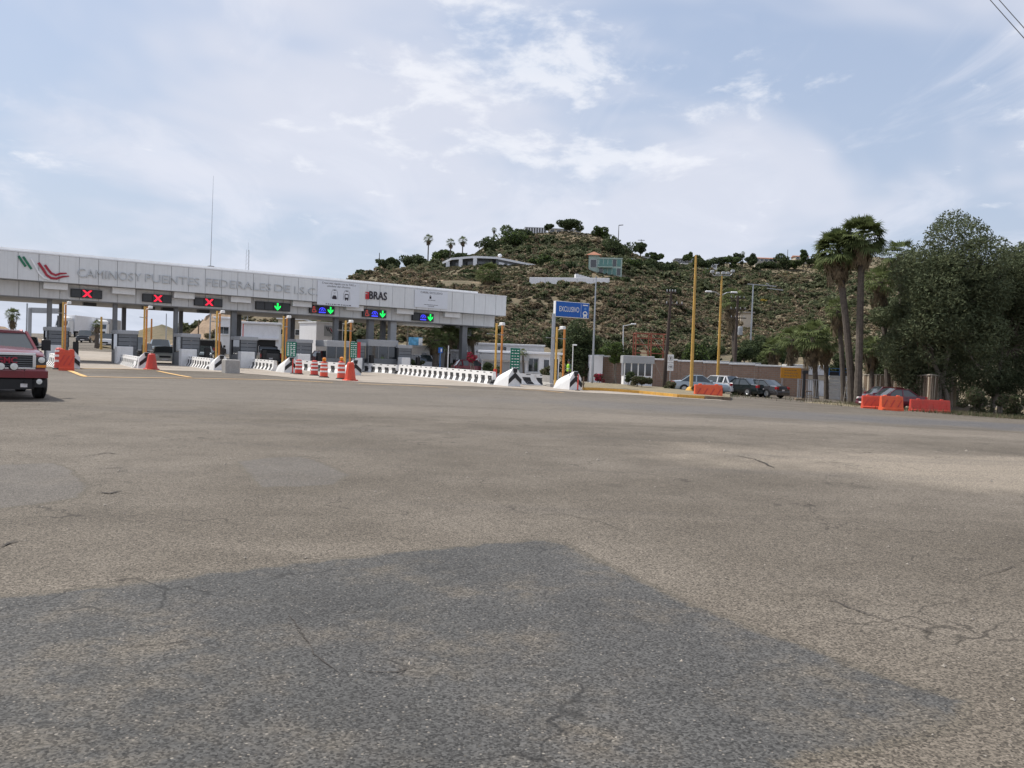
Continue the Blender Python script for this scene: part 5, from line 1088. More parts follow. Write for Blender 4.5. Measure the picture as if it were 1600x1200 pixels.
palm_at('low fan palm beside the twin trunks above the fence', 1362, 70, 1364, 545, 26, 10, tr=0.18, nl=36, skirt=0.8); palm_at('low bright fan palm growing at the top of the brick wall', 1195, 96, 1196, 563, 16, 11, tr=0.15, nl=30, skirt=0.3)
palm_at('slim palm with thick skirt beside the timber pole on the slope', 1148, 100, 1147, 468, 24, 12, tr=0.32, nl=44, skirt=1.5, nsk=120)
# at the offices behind the canopy
palm_at('stout fan palm left of the blue parking sign', 679, 80, 681, 531, 24, 21, tr=0.26, nl=44, skirt=0.3); palm_at('fan palm right of the blue parking sign', 697, 84, 700, 522, 22, 22, tr=0.20, nl=40, skirt=0.4); palm_at('fan palm behind the thick right canopy column', 739, 88, 738, 523, 20, 23, tr=0.18, nl=36, skirt=0.3); palm_at('fan palm crown left of the thick right canopy column', 717, 90, 716, 517, 22, 24, tr=0.18, nl=36, skirt=0.3)
palm_at('small palm before the white office near the rate sign', 818, 78, 817, 552, 9, 25, tr=0.09, nl=20, skirt=0.0); palm_at('round headed palm at the left edge beyond the red pickup', 17, 88, 17, 491, 13, 26, tr=0.16, nl=40, skirt=1.5, nsk=90); palm_at('dark palm beside the timber pole on the climbing road', 151, 98, 150, 507, 9, 27, tr=0.22, nl=30, skirt=1.3)
# palms on the hill
for px, D, pyt, R, sd_, lab in ((668, 300, 373, 9, 31, 'tallest slender palm on the left shoulder of the hill'), (703, 310, 379, 8.5, 32, 'palm left of the close pair above the terrace house'), (722, 312, 376, 8.5, 33, 'palm right of the close pair above the terrace house'), (771, 345, 359, 5, 34, 'small palm left of the dark grove near the hilltop'), (1160, 440, 396, 4, 35, 'small palm on the far skyline ridge')):
    b_ = B(px, D); c = P(px, pyt, D); palm(lab, b_, c.z-b_.z, R*D/F_PX, tr=0.22, seed=sd_, skirt=0.5, nl=34, segs=9, group='palms on the hill')
b_ = B(763, 178); c = P(763, 428, 178); palm('big shaggy palm on the bluff below the terrace house', b_, c.z-b_.z, 24*178/F_PX, tr=0.4, seed=36, skirt=1.1, nl=60, group='palms on the hill', nsk=160)
# big eucalyptus on the right
EU = ['euc', 'euc2', 'euc']
def euc(label, pxb, D, pxc, pyc, wpx, hpx, n, seed, stems=2, tr=0.17, mats=EU, ncl=26, dep=0.8, cat='tree', cr=(0.20, 0.44)):
    b_ = B(pxb, D); c = P(pxc, pyc, D); k = D/F_PX; H_ = c.z-b_.z+hpx*k*0.5
    t = tree('eucalyptus_tree', label, cat, b_, H_, (wpx*k*0.5, wpx*k*0.5*dep, hpx*k*0.5), mats, n, 0.30, 0.095, ncl, c.z-b_.z, tr, stems, c.x-b_.x, seed, 'bark2', 'eucalyptus trees on the right', 0.5, cr, 0.85, 0.6); return t
euc('big grey-green eucalyptus with pale trunks behind the timber fence', 1472, 62, 1492, 470, 205, 285, 70000, 1, 3, 0.20, ncl=60)
euc('broad eucalyptus at the right edge of the picture', 1560, 63, 1585, 495, 165, 280, 42000, 2, 2, 0.16, ncl=44); euc('low dark eucalyptus foliage over the burgundy sedan', 1425, 66, 1420, 530, 130, 170, 26000, 3, 2, 0.12, ncl=24); euc('eucalyptus outside the right edge, only its foliage in view', 1680, 62, 1690, 500, 190, 300, 18000, 4, 2, 0.2, ncl=30)
euc('dark eucalyptus filling the gap behind the big one', 1500, 76, 1490, 545, 260, 200, 30000, 5, 3, 0.16, ['lf_d', 'euc'], 40)
# trees and shrubs round the offices
def simple_tree(name, label, px, D, pyt, pyb, wpx, mats, n, seed, cat='tree', ln=0.3, wd=0.15, group=None, ncl=14, stems=1, bark='bark2', flat=0.85, base_dz=0.0, cr=(0.3, 0.5)):
    b_ = B(px, D); k = D/F_PX; zt = P(px, pyt, D).z-b_.z; zl = max(0.05, P(px, pyb, D).z-b_.z); hh = (zt-zl)/2
    return tree(name, label, cat, b_, zt, (wpx*k*0.5*0.85, wpx*k*0.5*0.85, hh*0.85), mats, n, ln, wd, ncl, zl+hh, None, stems, 0.0, seed, bark, group, 0.1, cr, flat)
simple_tree('broad_tree', 'dense dark green tree behind the blue sign and workman', 900, 84, 497, 592, 74, ['lf_d', 'lf_m'], 9000, 11, ncl=26); simple_tree('broad_tree', 'dark green tree under the canopy left of the thick columns', 540, 100, 505, 556, 34, ['lf_d', 'lf_m'], 4000, 12); simple_tree('broad_tree', 'dark tree behind the office palms below the canopy', 708, 96, 508, 556, 60, ['lf_d', 'lf_m'], 6000, 13, ncl=20)
simple_tree('broad_tree', 'bare stemmed green tree left of the guard hut', 958, 82, 532, 566, 46, ['lf_b', 'lf_m'], 3500, 14, stems=4); simple_tree('broad_tree', 'green tree right of the timber pole above the brick wall', 1092, 92, 533, 585, 62, ['lf_m', 'lf_b', 'lf_d'], 6000, 15, ncl=22, stems=2); simple_tree('broad_tree', 'thin green tree inside the red steel frame', 1020, 92, 535, 580, 40, ['lf_m', 'lf_b'], 2500, 16, stems=2)
simple_tree('broad_tree', 'dark trees at the foot of the slope behind the slim palm', 1180, 104, 520, 575, 70, ['lf_d', 'lf_m'], 6000, 17, ncl=22)
for i, (lab, px, D, yt, yb, w, ms) in enumerate((('bright green tree left of the single-arm street lamp', 940, 96, 536, 572, 40, ['lf_m', 'lf_b']), ('green tree behind the guard hut roof', 985, 98, 540, 570, 36, ['lf_m', 'lf_d']), ('round green tree between the yellow poles', 1110, 100, 528, 575, 44, ['lf_m', 'lf_d']), ('olive tree between timber pole and tall yellow pole', 1062, 104, 536, 575, 40, ['lf_m', 'lf_dry']), ('green tree above the grey-roofed shed', 1160, 100, 540, 572, 40, ['lf_m', 'lf_d']), ('dark tree above the orange sign', 1222, 104, 520, 575, 50, ['lf_d', 'lf_m']), ('tall dark tree at the slope foot left of the twin palms', 1262, 108, 505, 570, 54, ['lf_d', 'lf_m']), ('green tree right of the upper office storey', 862, 100, 512, 552, 40, ['lf_m', 'lf_d']), ('green tree at the slope foot behind the canopy end', 795, 104, 528, 556, 40, ['lf_d', 'lf_m']), ('dark foliage behind the metal gate', 1312, 88, 535, 602, 60, ['lf_d', 'lf_m']), ('dark foliage behind the burgundy sedan and fence', 1365, 84, 520, 612, 70, ['lf_d', 'lf_m']), ('dark foliage between board fence and low palms', 1430, 82, 530, 618, 70, ['lf_d', 'euc']))):
    simple_tree('slope_tree', lab, px, D, yt, yb, w, ms, 3600, 140+i, group='trees at the foot of the slope', ncl=18, stems=2)
SH = 'shrubs around the plaza'
for lab, px, D, yt, yb, w, ms, n, sd_ in (('grey dry shrub before the guard hut on the kerb island', 1000, 61.5, 581, 606, 40, ['lf_dry', 'lf_m'], 2600, 21), ('dark leafy shrub at the left of the guard hut', 984, 63, 575, 604, 22, ['lf_m', 'lf_d'], 1500, 22), ('small dry shrub behind the kerb at the sign foot', 1044, 62, 594, 612, 24, ['lf_dry', 'lf_m'], 1200, 23), ('shrub at the foot of the yellow lamp pole', 1090, 60, 597, 616, 20, ['lf_dry', 'lf_d'], 1100, 24),
      ('spiky green shrub behind the longest barrier by the rate sign', 765, 72, 563, 594, 46, ['lf_m', 'lf_d'], 2600, 25), ('green hedge behind the seventh booth block', 652, 79, 560, 578, 24, ['lf_m'], 1500, 26), ('agave clump before the white office door', 851, 70, 565, 597, 22, ['lf_dry', 'lf_m'], 1400, 27), ('magenta bougainvillea bush behind the longest barrier', 736, 77, 551, 570, 26, ['lf_pink', 'lf_pink', 'lf_m'], 1500, 28), ('magenta bush beside the nose with red stake', 935, 70, 580, 600, 26, ['lf_pink', 'lf_d'], 1000, 29), ('green hedge below the office palms', 715, 82, 563, 585, 40, ['lf_m', 'lf_d'], 1800, 30),
      ('weeds and brush at the foot of the big eucalyptus', 1525, 58, 600, 648, 60, ['lf_dry', 'lf_m', 'euc'], 3500, 31), ('brush along the verge at the right edge', 1590, 56, 610, 656, 60, ['lf_d', 'lf_m', 'lf_dry'], 3500, 32), ('dark brush between the fence end and the right edge', 1560, 64, 560, 640, 110, ['lf_d', 'euc'], 7000, 33)):
    simple_tree('shrub', lab, px, D, yt, yb, w, ms, n, sd_, 'shrub', 0.2, 0.07, SH, 10, 3)
# single trees on the hill that stand out
HT = 'trees on the hill'
def hill_tree(lab, px, D, yt, yb, w, ms, n, sd_, name='hill_tree', flat=0.85, ncl=12, ln=0.9, wd=0.55, stems=1, cr=(0.3, 0.5)): return simple_tree(name, lab, px, D, yt-1.0, yb+2, w*1.30, ms, int(n*1.5), sd_, 'tree', ln, wd, HT, ncl, stems, 'bark', flat, cr=cr)
hill_tree('umbrella pine with wide dark crown on the hilltop', 887, 375, 341, 359, 42, ['lf_d', 'lf_m'], 2600, 41, 'umbrella_pine', 0.6, 18, cr=(0.3, 0.45)); hill_tree('small round pine left of the umbrella pine on the hilltop', 857, 372, 349, 359, 13, ['lf_d', 'lf_m'], 700, 42, 'umbrella_pine')
hill_tree('airy dark eucalyptus on the left shoulder of the hill', 645, 300, 386, 420, 38, ['lf_d', 'euc'], 1700, 43, ncl=16); hill_tree('dark round tree at the left foot of the shoulder skyline', 608, 295, 399, 424, 34, ['lf_d', 'lf_m'], 1800, 44); hill_tree('dark tree at the far left end of the hill skyline', 570, 300, 419, 436, 28, ['lf_d', 'lf_m'], 1200, 45)
for i, (px, D, yt, yb, w, lab) in enumerate(((790, 335, 355, 392, 58, 'dark dense grove left of the hilltop house'), (765, 330, 372, 400, 40, 'dark bushy tree below the grove on the hilltop'), (815, 350, 362, 385, 36, 'dark tree directly left of the hilltop house'), (940, 375, 356, 372, 30, 'round dark tree right of the hilltop house'), (955, 330, 372, 395, 66, 'broad green trees on the right shoulder of the hill'), (905, 320, 385, 405, 40, 'green tree above the glass house on the hill'), (850, 262, 400, 425, 40, 'green tree right of the terrace house'), (880, 255, 412, 434, 44, 'dark bushes left of the glass house'), (735, 230, 425, 448, 30, 'bush on the edge of the bluff left of the shaggy palm'),
      (985, 285, 400, 425, 30, 'bright green tree right of the glass house'), (1010, 300, 405, 428, 44, 'dark trees right of the glass house on the slope'), (1040, 330, 415, 440, 50, 'large dark thicket below the ridge houses'), (1140, 430, 398, 416, 26, 'dark tree on the ridge left of the long tiled house'), (1172, 420, 396, 417, 22, 'dark round tree beside the long tiled house'), (1220, 425, 399, 420, 34, 'dark tree right of the long tiled house'), (1255, 430, 386, 413, 9, 'pointed cypress on the ridge'), (1270, 430, 398, 416, 26, 'dark tree on the ridge beside the cypress'), (1000, 380, 375, 396, 20, 'tree below the power pole on the right shoulder'), (1022, 390, 394, 410, 22, 'tree left of the white ridge house'), (1100, 400, 404, 425, 30, 'dark trees among the ridge houses'), (1118, 430, 402, 420, 30, 'dark trees between the ridge houses and the tiled house'), (1075, 418, 394, 410, 12, 'small round tree on the ridge house terrace'), (1300, 420, 400, 430, 40, 'dark ridge trees behind the twin palms'), (1050, 235, 452, 475, 34, 'dark bushes on the bluff right of its bare edge'), (1085, 425, 398, 412, 24, 'round dark tree left of the ridge terraces'), (1150, 440, 396, 414, 20, 'twin-topped dark tree on the ridge'), (1195, 425, 410, 424, 30, 'dark shrubs below the long tiled house'), (1240, 425, 404, 420, 24, 'dark tree left of the cypress'), (1290, 400, 405, 440, 30, 'dark tree on the ridge right of the cypress'), (1060, 350, 424, 452, 44, 'green thicket under the white ridge terraces'), (1105, 330, 432, 460, 44, 'dark thicket behind the yellow lamp pole'), (970, 240, 440, 462, 34, 'green bushes right of the garden wall'), (840, 300, 388, 412, 44, 'green trees right of the terrace house roof'), (690, 320, 392, 412, 40, 'dark bushes below the hill palms'), (720, 290, 396, 410, 34, 'bushes behind the terrace house columns'), (662, 285, 404, 424, 34, 'bush below the tallest hill palm'), (1200, 300, 460, 500, 60, 'dark green thicket on the far slope'), (1168, 290, 462, 480, 24, 'olive thicket left of the yellow blooms'))):
    hill_tree(lab, px, D, yt, yb, w, ['lf_d', 'lf_m'] if i % 3 else ['lf_d', 'lf_m', 'lf_b'], 1500, 60+i)
for i, (px, D, yt, yb, w) in enumerate(((1190, 262, 470, 484, 26), (1212, 265, 477, 492, 22))): hill_tree(('yellow flowering tree, left of two on the far slope', 'yellow flowering tree, right of two on the far slope')[i], px, D, yt, yb, w, ['lf_y', 'lf_y', 'lf_m'], 700, 90+i)

# chaparral covering the slopes: nobody could count it
def bush_mesh(name, mats, seed, n=230, tall=0.75):
    rng = np.random.default_rng(seed); bl = clumps((0, 0, 0.42), (0.62, 0.62, 0.36), 7, rng, (0.38, 0.6)); C = blob_points(bl, n, rng); C[:, 2] = np.abs(C[:, 2])*tall
    V, Fq = leaf_quads(C, 0.30, 0.20, rng, 0.0, 1.6); return np_mesh(name, V, Fq, None, False, mi=rng.integers(0, len(mats), n), mats=[M[k] for k in mats])
def chaparral():
    rng = np.random.default_rng(5); kinds = [bush_mesh('bush', ms, 300+i) for i, ms in enumerate((['ch1', 'ch3'], ['ch1', 'ch4'], ['ch4', 'ch2'], ['ch2', 'ch3'], ['ch3', 'ch3', 'ch1'], ['ch2', 'ch4', 'ch2']))]
    src = []
    sc = bpy.data.collections.new('bush_shapes')
    for me in kinds: o = bpy.data.objects.new('bush', me); sc.objects.link(o); src.append(o)
    N_ = 95000; D = 112+(460-112)*rng.uniform(0, 1, N_)**1.25; a = rng.uniform(-0.40, 0.66, N_); X = a*D
    z = terr_z(X, D); z2 = terr_z(X, D+2.0)
    cl = np.zeros(N_)
    for i, (d, ph) in enumerate(_NS[:8]): cl += np.sin((d[0]*X+d[1]*D)*0.10+ph)
    keep = (z > 4.0) & (rng.uniform(0, 1, N_) < 0.70+0.13*cl)
    keep &= ~((a < -0.2) & (D > 165) & (rng.uniform(0, 1, N_) < 0.75))
    zone = np.zeros(N_, bool)
    for q0, q1, d0, d1 in ((684, 842, 215, 264), (910, 992, 222, 272), (820, 960, 182, 212), (812, 914, 362, 402), (1000, 1124, 380, 426), (1176, 1270, 405, 448), (1152, 1180, 180, 210)):
        zone |= (a > (q0-800)/F_PX) & (a < (q1-800)/F_PX) & (D > d0) & (D < d1)
    X, D, z, cl, zone = X[keep], D[keep], z[keep], cl[keep], zone[keep]; n = len(X)
    s = np.clip(rng.lognormal(-0.18, 0.5, n), 0.35, 2.6)*np.where(D > 240, 1.4, 1.0); s = np.where(zone, np.minimum(s, 0.75), s); crest = np.interp(X/D, _HA[4], _HD[4]); s = np.where(np.abs(D-crest) < 45, np.minimum(s, 0.9), s)
    grn = rng.uniform(0, 1, n) < 0.42+0.10*cl+0.30*(D > 232); s = np.where(grn & (D > 232) & ~zone & (np.abs(D-crest) > 45), s*rng.uniform(1.0, 1.7, n), s)
    k = np.where(grn, rng.choice([0, 1, 4, 3], n), rng.choice([2, 3, 5, 1], n))
    me = bpy.data.meshes.new('hillside_chaparral'); me.vertices.add(n); me.vertices.foreach_set('co', np.stack([X, D, z-0.15*s], 1).astype(np.float32).ravel())
    for nm, ty, dat in (('bsize', 'FLOAT', s), ('bkind', 'INT', k), ('brot', 'FLOAT', rng.uniform(0, 6.28, n))):
        at_ = me.attributes.new(nm, ty, 'POINT'); at_.data.foreach_set('value', dat.astype(np.float32 if ty == 'FLOAT' else np.int32))
    ob = tag(link('hillside_chaparral', me), 'dry brown and green chaparral bushes covering the hillside', 'shrubs', kind='stuff')
    ng = bpy.data.node_groups.new('scatter_bushes', 'GeometryNodeTree'); ng.interface.new_socket('Geometry', in_out='INPUT', socket_type='NodeSocketGeometry'); ng.interface.new_socket('Geometry', in_out='OUTPUT', socket_type='NodeSocketGeometry')
    Nn, Ln = ng.nodes.new, ng.links.new; gi, go = Nn('NodeGroupInput'), Nn('NodeGroupOutput'); ci = Nn('GeometryNodeCollectionInfo'); ci.inputs['Collection'].default_value = sc; ci.inputs['Separate Children'].default_value = True; ci.inputs['Reset Children'].default_value = True
    ip = Nn('GeometryNodeInstanceOnPoints'); ip.inputs['Pick Instance'].default_value = True
    def attr(nm, ty):
        q = Nn('GeometryNodeInputNamedAttribute'); q.data_type = ty; q.inputs['Name'].default_value = nm; return q.outputs[0]
    cx = Nn('ShaderNodeCombineXYZ'); Ln(attr('brot', 'FLOAT'), cx.inputs[2]); Ln(gi.outputs[0], ip.inputs['Points']); Ln(ci.outputs[0], ip.inputs['Instance']); Ln(attr('bkind', 'INT'), ip.inputs['Instance Index']); Ln(cx.outputs[0], ip.inputs['Rotation']); Ln(attr('bsize', 'FLOAT'), ip.inputs['Scale'])
    m2p = Nn('GeometryNodeMeshToPoints'); Ln(gi.outputs[0], m2p.inputs[0]); Ln(m2p.outputs[0], ip.inputs['Points']); Ln(ip.outputs[0], go.inputs[0])
    md = ob.modifiers.new('scatter', 'NODES'); md.node_group = ng
chaparral()
# ------------------------------------------------------------------ buildings behind the plaza
def building(name, label, px0, px1, ytop, D, depth, wallm, rz=0.0, roofm=None, over=0.25, parapet=0.0, cat='building', dz=0.0):
    a, b_ = B(px0, D), B(px1, D); c = (a+b_)/2; w = (b_-a).length; z0 = min(a.z, b_.z)-0.15+dz; h = P((px0+px1)/2, ytop, D).z-z0
    t = thing(name, label, cat, (c.x, c.y, z0), rz)
    MB().box(-w/2, w/2, 0, depth, 0, h-0.22).build('wall', wallm, t); MB().bbox(-w/2-over, w/2+over, -over, depth+over, h-0.219, h, 0.03).build('roof', roofm or M['whitewall'], t)
    return t, w, h
def window(t, x0, x1, z0, z1, y=0.0, frame='white', n=2, sill=True, glass='glass'):
    f = MB(); f.box(x0-0.06, x1+0.06, y-0.05, y-0.002, z0-0.06, z0); f.box(x0-0.06, x1+0.06, y-0.05, y-0.002, z1, z1+0.06); f.box(x0-0.06, x0, y-0.05, y-0.002, z0, z1); f.box(x1, x1+0.06, y-0.05, y-0.002, z0, z1)
    w = f.build('window', M[frame], t); st = (x1-x0)/n
    for k in range(n): MB().box(x0+k*st+0.02, x0+(k+1)*st-0.02, y-0.025, y-0.001, z0, z1).build('pane', M[glass], w)
    if sill: MB().box(x0-0.12, x1+0.12, y-0.14, y-0.051, z0-0.14, z0-0.062).build('sill', M['white'], w)
def opening(t, x0, x1, z0, z1, y=0.0, name='doorway_shade'): MB().box(x0, x1, y-0.012, y+0.4, z0, z1).build(name, M['black'], t)  # black slab painting the shade inside an opening; the wall is not cut
t, w, h = building('white_block', 'narrow tall white building behind the fourth canopy column', 336, 360, 495, 98, 5, M['whitewall'], 0.3)
window(t, -0.6, 0.6, h-2.0, h-1.2)
t, w, h = building('office_building', 'white building with deep dark garage opening behind the black pickup', 369, 434, 503, 96, 8, M['whitewall'], 0.25)
opening(t, -w*0.02, w*0.42, 0.2, h*0.50, name='garage_shade'); opening(t, -w*0.46, -w*0.10, 0.2, h*0.50, name='porch_shade')
mb = MB(); mb.beam((-w*0.44, -0.06, h*0.12), (-w*0.14, -0.06, h*0.44), 0.12, 0.3); mb.build('ramp_brace', M['white'], t); MB().box(-w*0.5, w*0.5, -0.35, -0.003, h*0.51, h*0.56).build('canopy_edge', M['whitewall'], t)
for x in (-0.2, -0.1): MB().box(w*x-0.12, w*x+0.12, -0.3, -0.06, 0.1, h*0.51).build('pillar', M['white'], t)
p = B(493, 86); t = thing('white_block', 'tall white windowless block with company emblem plate on its right face', 'building', (p.x, p.y, p.z-0.2), CA+0.12); h = P(493, 504, 86).z-p.z+0.2
lw, rw = 3.6, 3.2
MB().bbox(-0.0, rw, 0, lw, 0, h, 0.03).build('wall', M['whitewall'], t); MB().box(-0.08, rw+0.08, -0.08, lw+0.08, h+0.001, h+0.14).build('roof', M['white'], t); MB().bbox(0.9, 2.7, -0.05, -0.003, h-1.35, h-0.25, 0.01).build('emblem_plate', M['lgrey'], t)
for k, (m, pts) in enumerate((('dgrey', ((1.1, -0.4), (1.35, -0.8))), ('dgrey', ((1.3, -0.4), (1.6, -0.9), (1.8, -1.05))), ('emb_r', ((1.6, -0.5), (1.9, -0.95), (2.15, -1.05), (2.5, -0.95))))):
    mb = MB()
    for a, b_ in zip(pts, pts[1:]): mb.beam((a[0], -0.06, h+a[1]), (b_[0], -0.06, h+b_[1]), 0.02, 0.1)
    mb.build('emblem_bar', M[m], t)
t, w, h = building('cream_house', 'cream house on the rise behind the tall white block', 434, 472, 497, 128, 8, M['cream'], 0.1)
for k in range(3): window(t, -w*0.4+k*w*0.3, -w*0.4+k*w*0.3+0.9, h*0.45, h*0.62, n=1, sill=False)
t, w, h = building('low_office', 'low white office with overhanging roof behind the stout palm', 634, 694, 540, 88, 6, M['whitewall'], 0.10, over=0.6); window(t, -w*0.1, w*0.04, 0.9, 2.2); opening(t, w*0.12, w*0.20, 0.15, 2.2); window(t, w*0.28, w*0.38, 0.9, 2.2)
t, w, h = building('low_office', 'low white office wing right of the blue parking sign', 694, 722, 546, 87, 6, M['whitewall'], 0.10, over=0.5); window(t, -w*0.05, w*0.15, 0.9, 2.3, n=1); opening(t, -w*0.36, -w*0.18, 0.15, 2.2)
t, w, h = building('upper_office', 'white upper office storey set back behind the right canopy column', 735, 849, 537, 93, 7, M['whitewall'], 0.05, over=0.1); window(t, -w*0.14, -w*0.02, h-1.0, h-0.35, glass='glass', n=3)
t, w, h = building('main_office', 'single-storey white office with grey lower wall behind the rate sign', 752, 873, 549, 79, 8, M['whitewall'], 0.07, over=0.35)
MB().box(-w/2+0.1, w*0.06, -0.05, -0.003, 0.0, h*0.62).build('grey_wall_face', M['lgrey'], t); window(t, w*0.105, w*0.225, 0.95, 2.15, frame='lgrey'); opening(t, w*0.40, w*0.485, 0.2, 2.2); MB().box(-w/2-0.2, w*0.10, -0.8, -0.351, h-0.9, h-0.35).build('awning', M['lgrey'], t)
window(t, w*0.30, w*0.37, 0.9, 2.1, n=1)
t, w, h = building('white_pier', 'plain white wall pier behind the grey steel pole', 920, 941, 555, 82, 0.6, M['whitewall'], 0.15, over=0.02)
p = B(648, 96); t = thing('billboard', 'pale blue billboard above the low white office', 'billboard', p, 0.15); z1 = P(648, 527, 96).z-p.z; z0 = P(648, 540, 96).z-p.z
MB().bbox(-0.8, 0.8, -0.05, 0.05, z0, z1, 0.01).build('panel', M['bill'], t); MB().box(0.35, 0.8, -0.07, -0.051, z0+0.05, z1-0.05).build('pale_side', M['banner'], t)
for x in (-0.6, 0.6): MB().tube([(x, 0.1, -0.2), (x, 0.1, z1)], 0.05, 6).build('post', M['steel'], t)
# guard hut
p = B(996, 67); t = thing('guard_hut', 'small guard hut with grey roof band and dark windows behind shrubs', 'hut', p, -0.05); h = H(996, 556, 67, p); w = 2.3
MB().box(-w/2, w/2, 0, 2.2, -0.1, 1.05).build('wall', M['whitewall'], t); MB().bbox(-w/2-0.12, w/2+0.12, -0.15, 2.35, h-0.62, h, 0.03).build('roof', M['lgrey'], t)
for k in range(5): MB().box(-w/2+k*(w-0.1)/4, -w/2+k*(w-0.1)/4+0.1, 0, 0.1, 1.05, h-0.62).build('mullion', M['white'], t)
for k in range(4): MB().box(-w/2+k*(w-0.1)/4+0.1, -w/2+(k+1)*(w-0.1)/4, 0.04, 0.06, 1.05, h-0.62).build('pane', M['glass'], t)
for sx in (-1, 1): MB().box(sx*w/2-0.05, sx*w/2+0.05, 0.101, 2.1, 1.05, h-0.62).build('side_pane', M['glass'], t)
MB().box(-w/2, w/2, 2.1, 2.2, 1.05, h-0.62).build('rear_wall', M['whitewall'], t)
# brick wall
def brickmat():
    m = bpy.data.materials.new('brick_masonry'); nt, N, L, b = nodes(m); g, noise, vor, rng, mth, mix = ground_tools(nt, N, L)
    tc = N('ShaderNodeTexCoord'); mp = N('ShaderNodeMapping'); mp.inputs['Rotation'].default_value = (math.pi/2, 0, 0); L(tc.outputs['Object'], mp.inputs[0])
    bk = N('ShaderNodeTexBrick'); L(mp.outputs[0], bk.inputs[0]); bk.inputs['Scale'].default_value = 1.0; bk.inputs['Brick Width'].default_value = 0.42; bk.inputs['Row Height'].default_value = 0.20; bk.inputs['Mortar Size'].default_value = 0.022
    bk.inputs['Color1'].default_value = (0.315, 0.200, 0.145, 1); bk.inputs['Color2'].default_value = (0.37, 0.245, 0.18, 1); bk.inputs['Mortar'].default_value = (0.33, 0.28, 0.24, 1)
    c = mix(mth('MULTIPLY', rng(noise(0.7, 4, 0.6), 0.45, 0.7), 0.45), bk.outputs[0], (0.27, 0.20, 0.155)); L(c, b.inputs['Base Color']); b.inputs['Roughness'].default_value = 0.9
    bp = N('ShaderNodeBump'); bp.inputs['Strength'].default_value = 0.6; bp.inputs['Distance'].default_value = 0.02; bp.invert = True; L(bk.outputs['Fac'], bp.inputs['Height']); L(bp.outputs[0], b.inputs['Normal']); return m
M['brick'] = brickmat()
wa, wb = B(905, 84), B(1262, 78); d = wb-wa; Lw = math.hypot(d.x, d.y); t = thing('brick_wall', 'long reddish brick wall with white coping behind the parked cars', 'wall', wa, math.atan2(d.y, d.x)); n = 9
for i in range(n):
    z = (wb.z-wa.z)*(i+0.5)/n; x0, x1 = Lw*i/n, Lw*(i+1)/n; hh = 2.62+0.10*i/n
    MB().box(x0+0.02, x1-0.02, 0, 0.2, z-0.4, z+hh).build('wall_bay', M['brick'], t); MB().bbox(x0, x0+0.30, -0.06, 0.26, z-0.4, z+hh+0.01, 0.02).build('pier', M['brick'], t); MB().bbox(x0, x1, -0.10, 0.30, z+hh+0.011, z+hh+0.16, 0.02).build('coping', M['white'], t)
t, w, h = building('grey_roof_shed', 'low shed with grey roof behind the brick wall', 1130, 1182, 566, 92, 5, M['cream'], 0.0, M['lgrey'], 0.3); t, w, h = building('white_shed', 'pale shed behind the brick wall near the yellow lamp pole', 1098, 1134, 563.5, 90, 4, M['whitewall'], 0.0, M['lgrey'], 0.2)
t, w, h = building('white_shed', 'white shed with cream lower band behind the orange sign', 1238, 1292, 570, 96, 5, M['whitewall'], -0.08, M['white'], 0.05); MB().box(-w*0.28, w*0.5, -0.06, -0.003, h-1.75, h-1.25).build('cream_band', M['cream'], t); MB().box(-w*0.3, w*0.52, -0.09, -0.061, h-1.24, h-1.16).build('band_edge', M['wood'], t)
# roller gate and blue rail
p = B(1309, 79); t = thing('metal_gate', 'white ribbed metal gate below a blue rail', 'gate', p, -0.05); w = 1.85; h = H(1309, 587, 79, p)
for k in range(7): MB().bbox(-w/2, w/2, 0, 0.06, k*h/7+0.01, (k+1)*h/7-0.01, 0.012).build('panel', M['white'], t)
MB().box(-w/2-0.05, w/2+0.25, 0.07, 0.3, h+0.0, h+0.35).build('header', M['dgrey'], t)
for z in (h+0.38, h+0.68): MB().beam((-w/2, -0.03, z), (w/2+0.25, -0.03, z), 0.06).build('blue_rail', M['lblue'], t)
for x in (-w/2, 0.05, w/2+0.2): MB().beam((x, -0.03, h), (x, -0.03, h+0.7), 0.06).build('rail_post', M['lblue'], t)
p = B(1260, 74); t = thing('barred_gate', 'grey barred steel gate beside the brick wall end', 'gate', p, -0.15)
for k in range(10): MB().beam((-0.8+k*0.2, 0, 0.05), (-0.8+k*0.2, 0, 1.75), 0.05).build('bar', M['lgrey'], t)
for z in (0.15, 1.7): MB().beam((-0.85, 0, z), (1.05, 0, z), 0.06).build('rail', M['lgrey'], t)
p = B(1234, 71); t = thing('orange_sign', 'orange rectangular sign board before the brick wall end', 'sign', p, -0.05); z1, z0 = H(1234, 574.5, 71, p), H(1234, 591, 71, p)
MB().bbox(-0.86, 0.86, -0.03, 0.03, z0, z1, 0.01).build('panel', mat('orange_board', (0.62, 0.27, 0.02), 0.5, dirt=0.1), t)
for x in (-0.7, 0.7): MB().beam((x, 0.06, -0.1), (x, 0.06, z1-0.1), 0.06).build('post', M['steel'], t)
mb = MB()
for k in range(3):
    x = -0.55
    while x < 0.5: l = random.uniform(0.08, 0.2); mb.box(x, x+l, -0.036, -0.031, z1-0.25-k*0.24, z1-0.20-k*0.24); x += l+0.06
tag(mb.build('small_print', M['wood'], t), kind='stuff')
p = B(1255, 65); t = thing('reader_post', 'black post with a box head beside the orange sign', 'post', p); h = H(1255, 579, 65, p); MB().bbox(-0.09, 0.09, -0.09, 0.09, 0, h, 0.02).build('post', M['black'], t); MB().bbox(-0.16, 0.26, -0.16, 0.16, h-0.25, h+0.02, 0.02).build('box_head', M['black'], t); MB().bbox(-0.65, 0.1, -0.2, 0.25, -0.02, 0.16, 0.04).build('timber_foot', M['wood'], t)
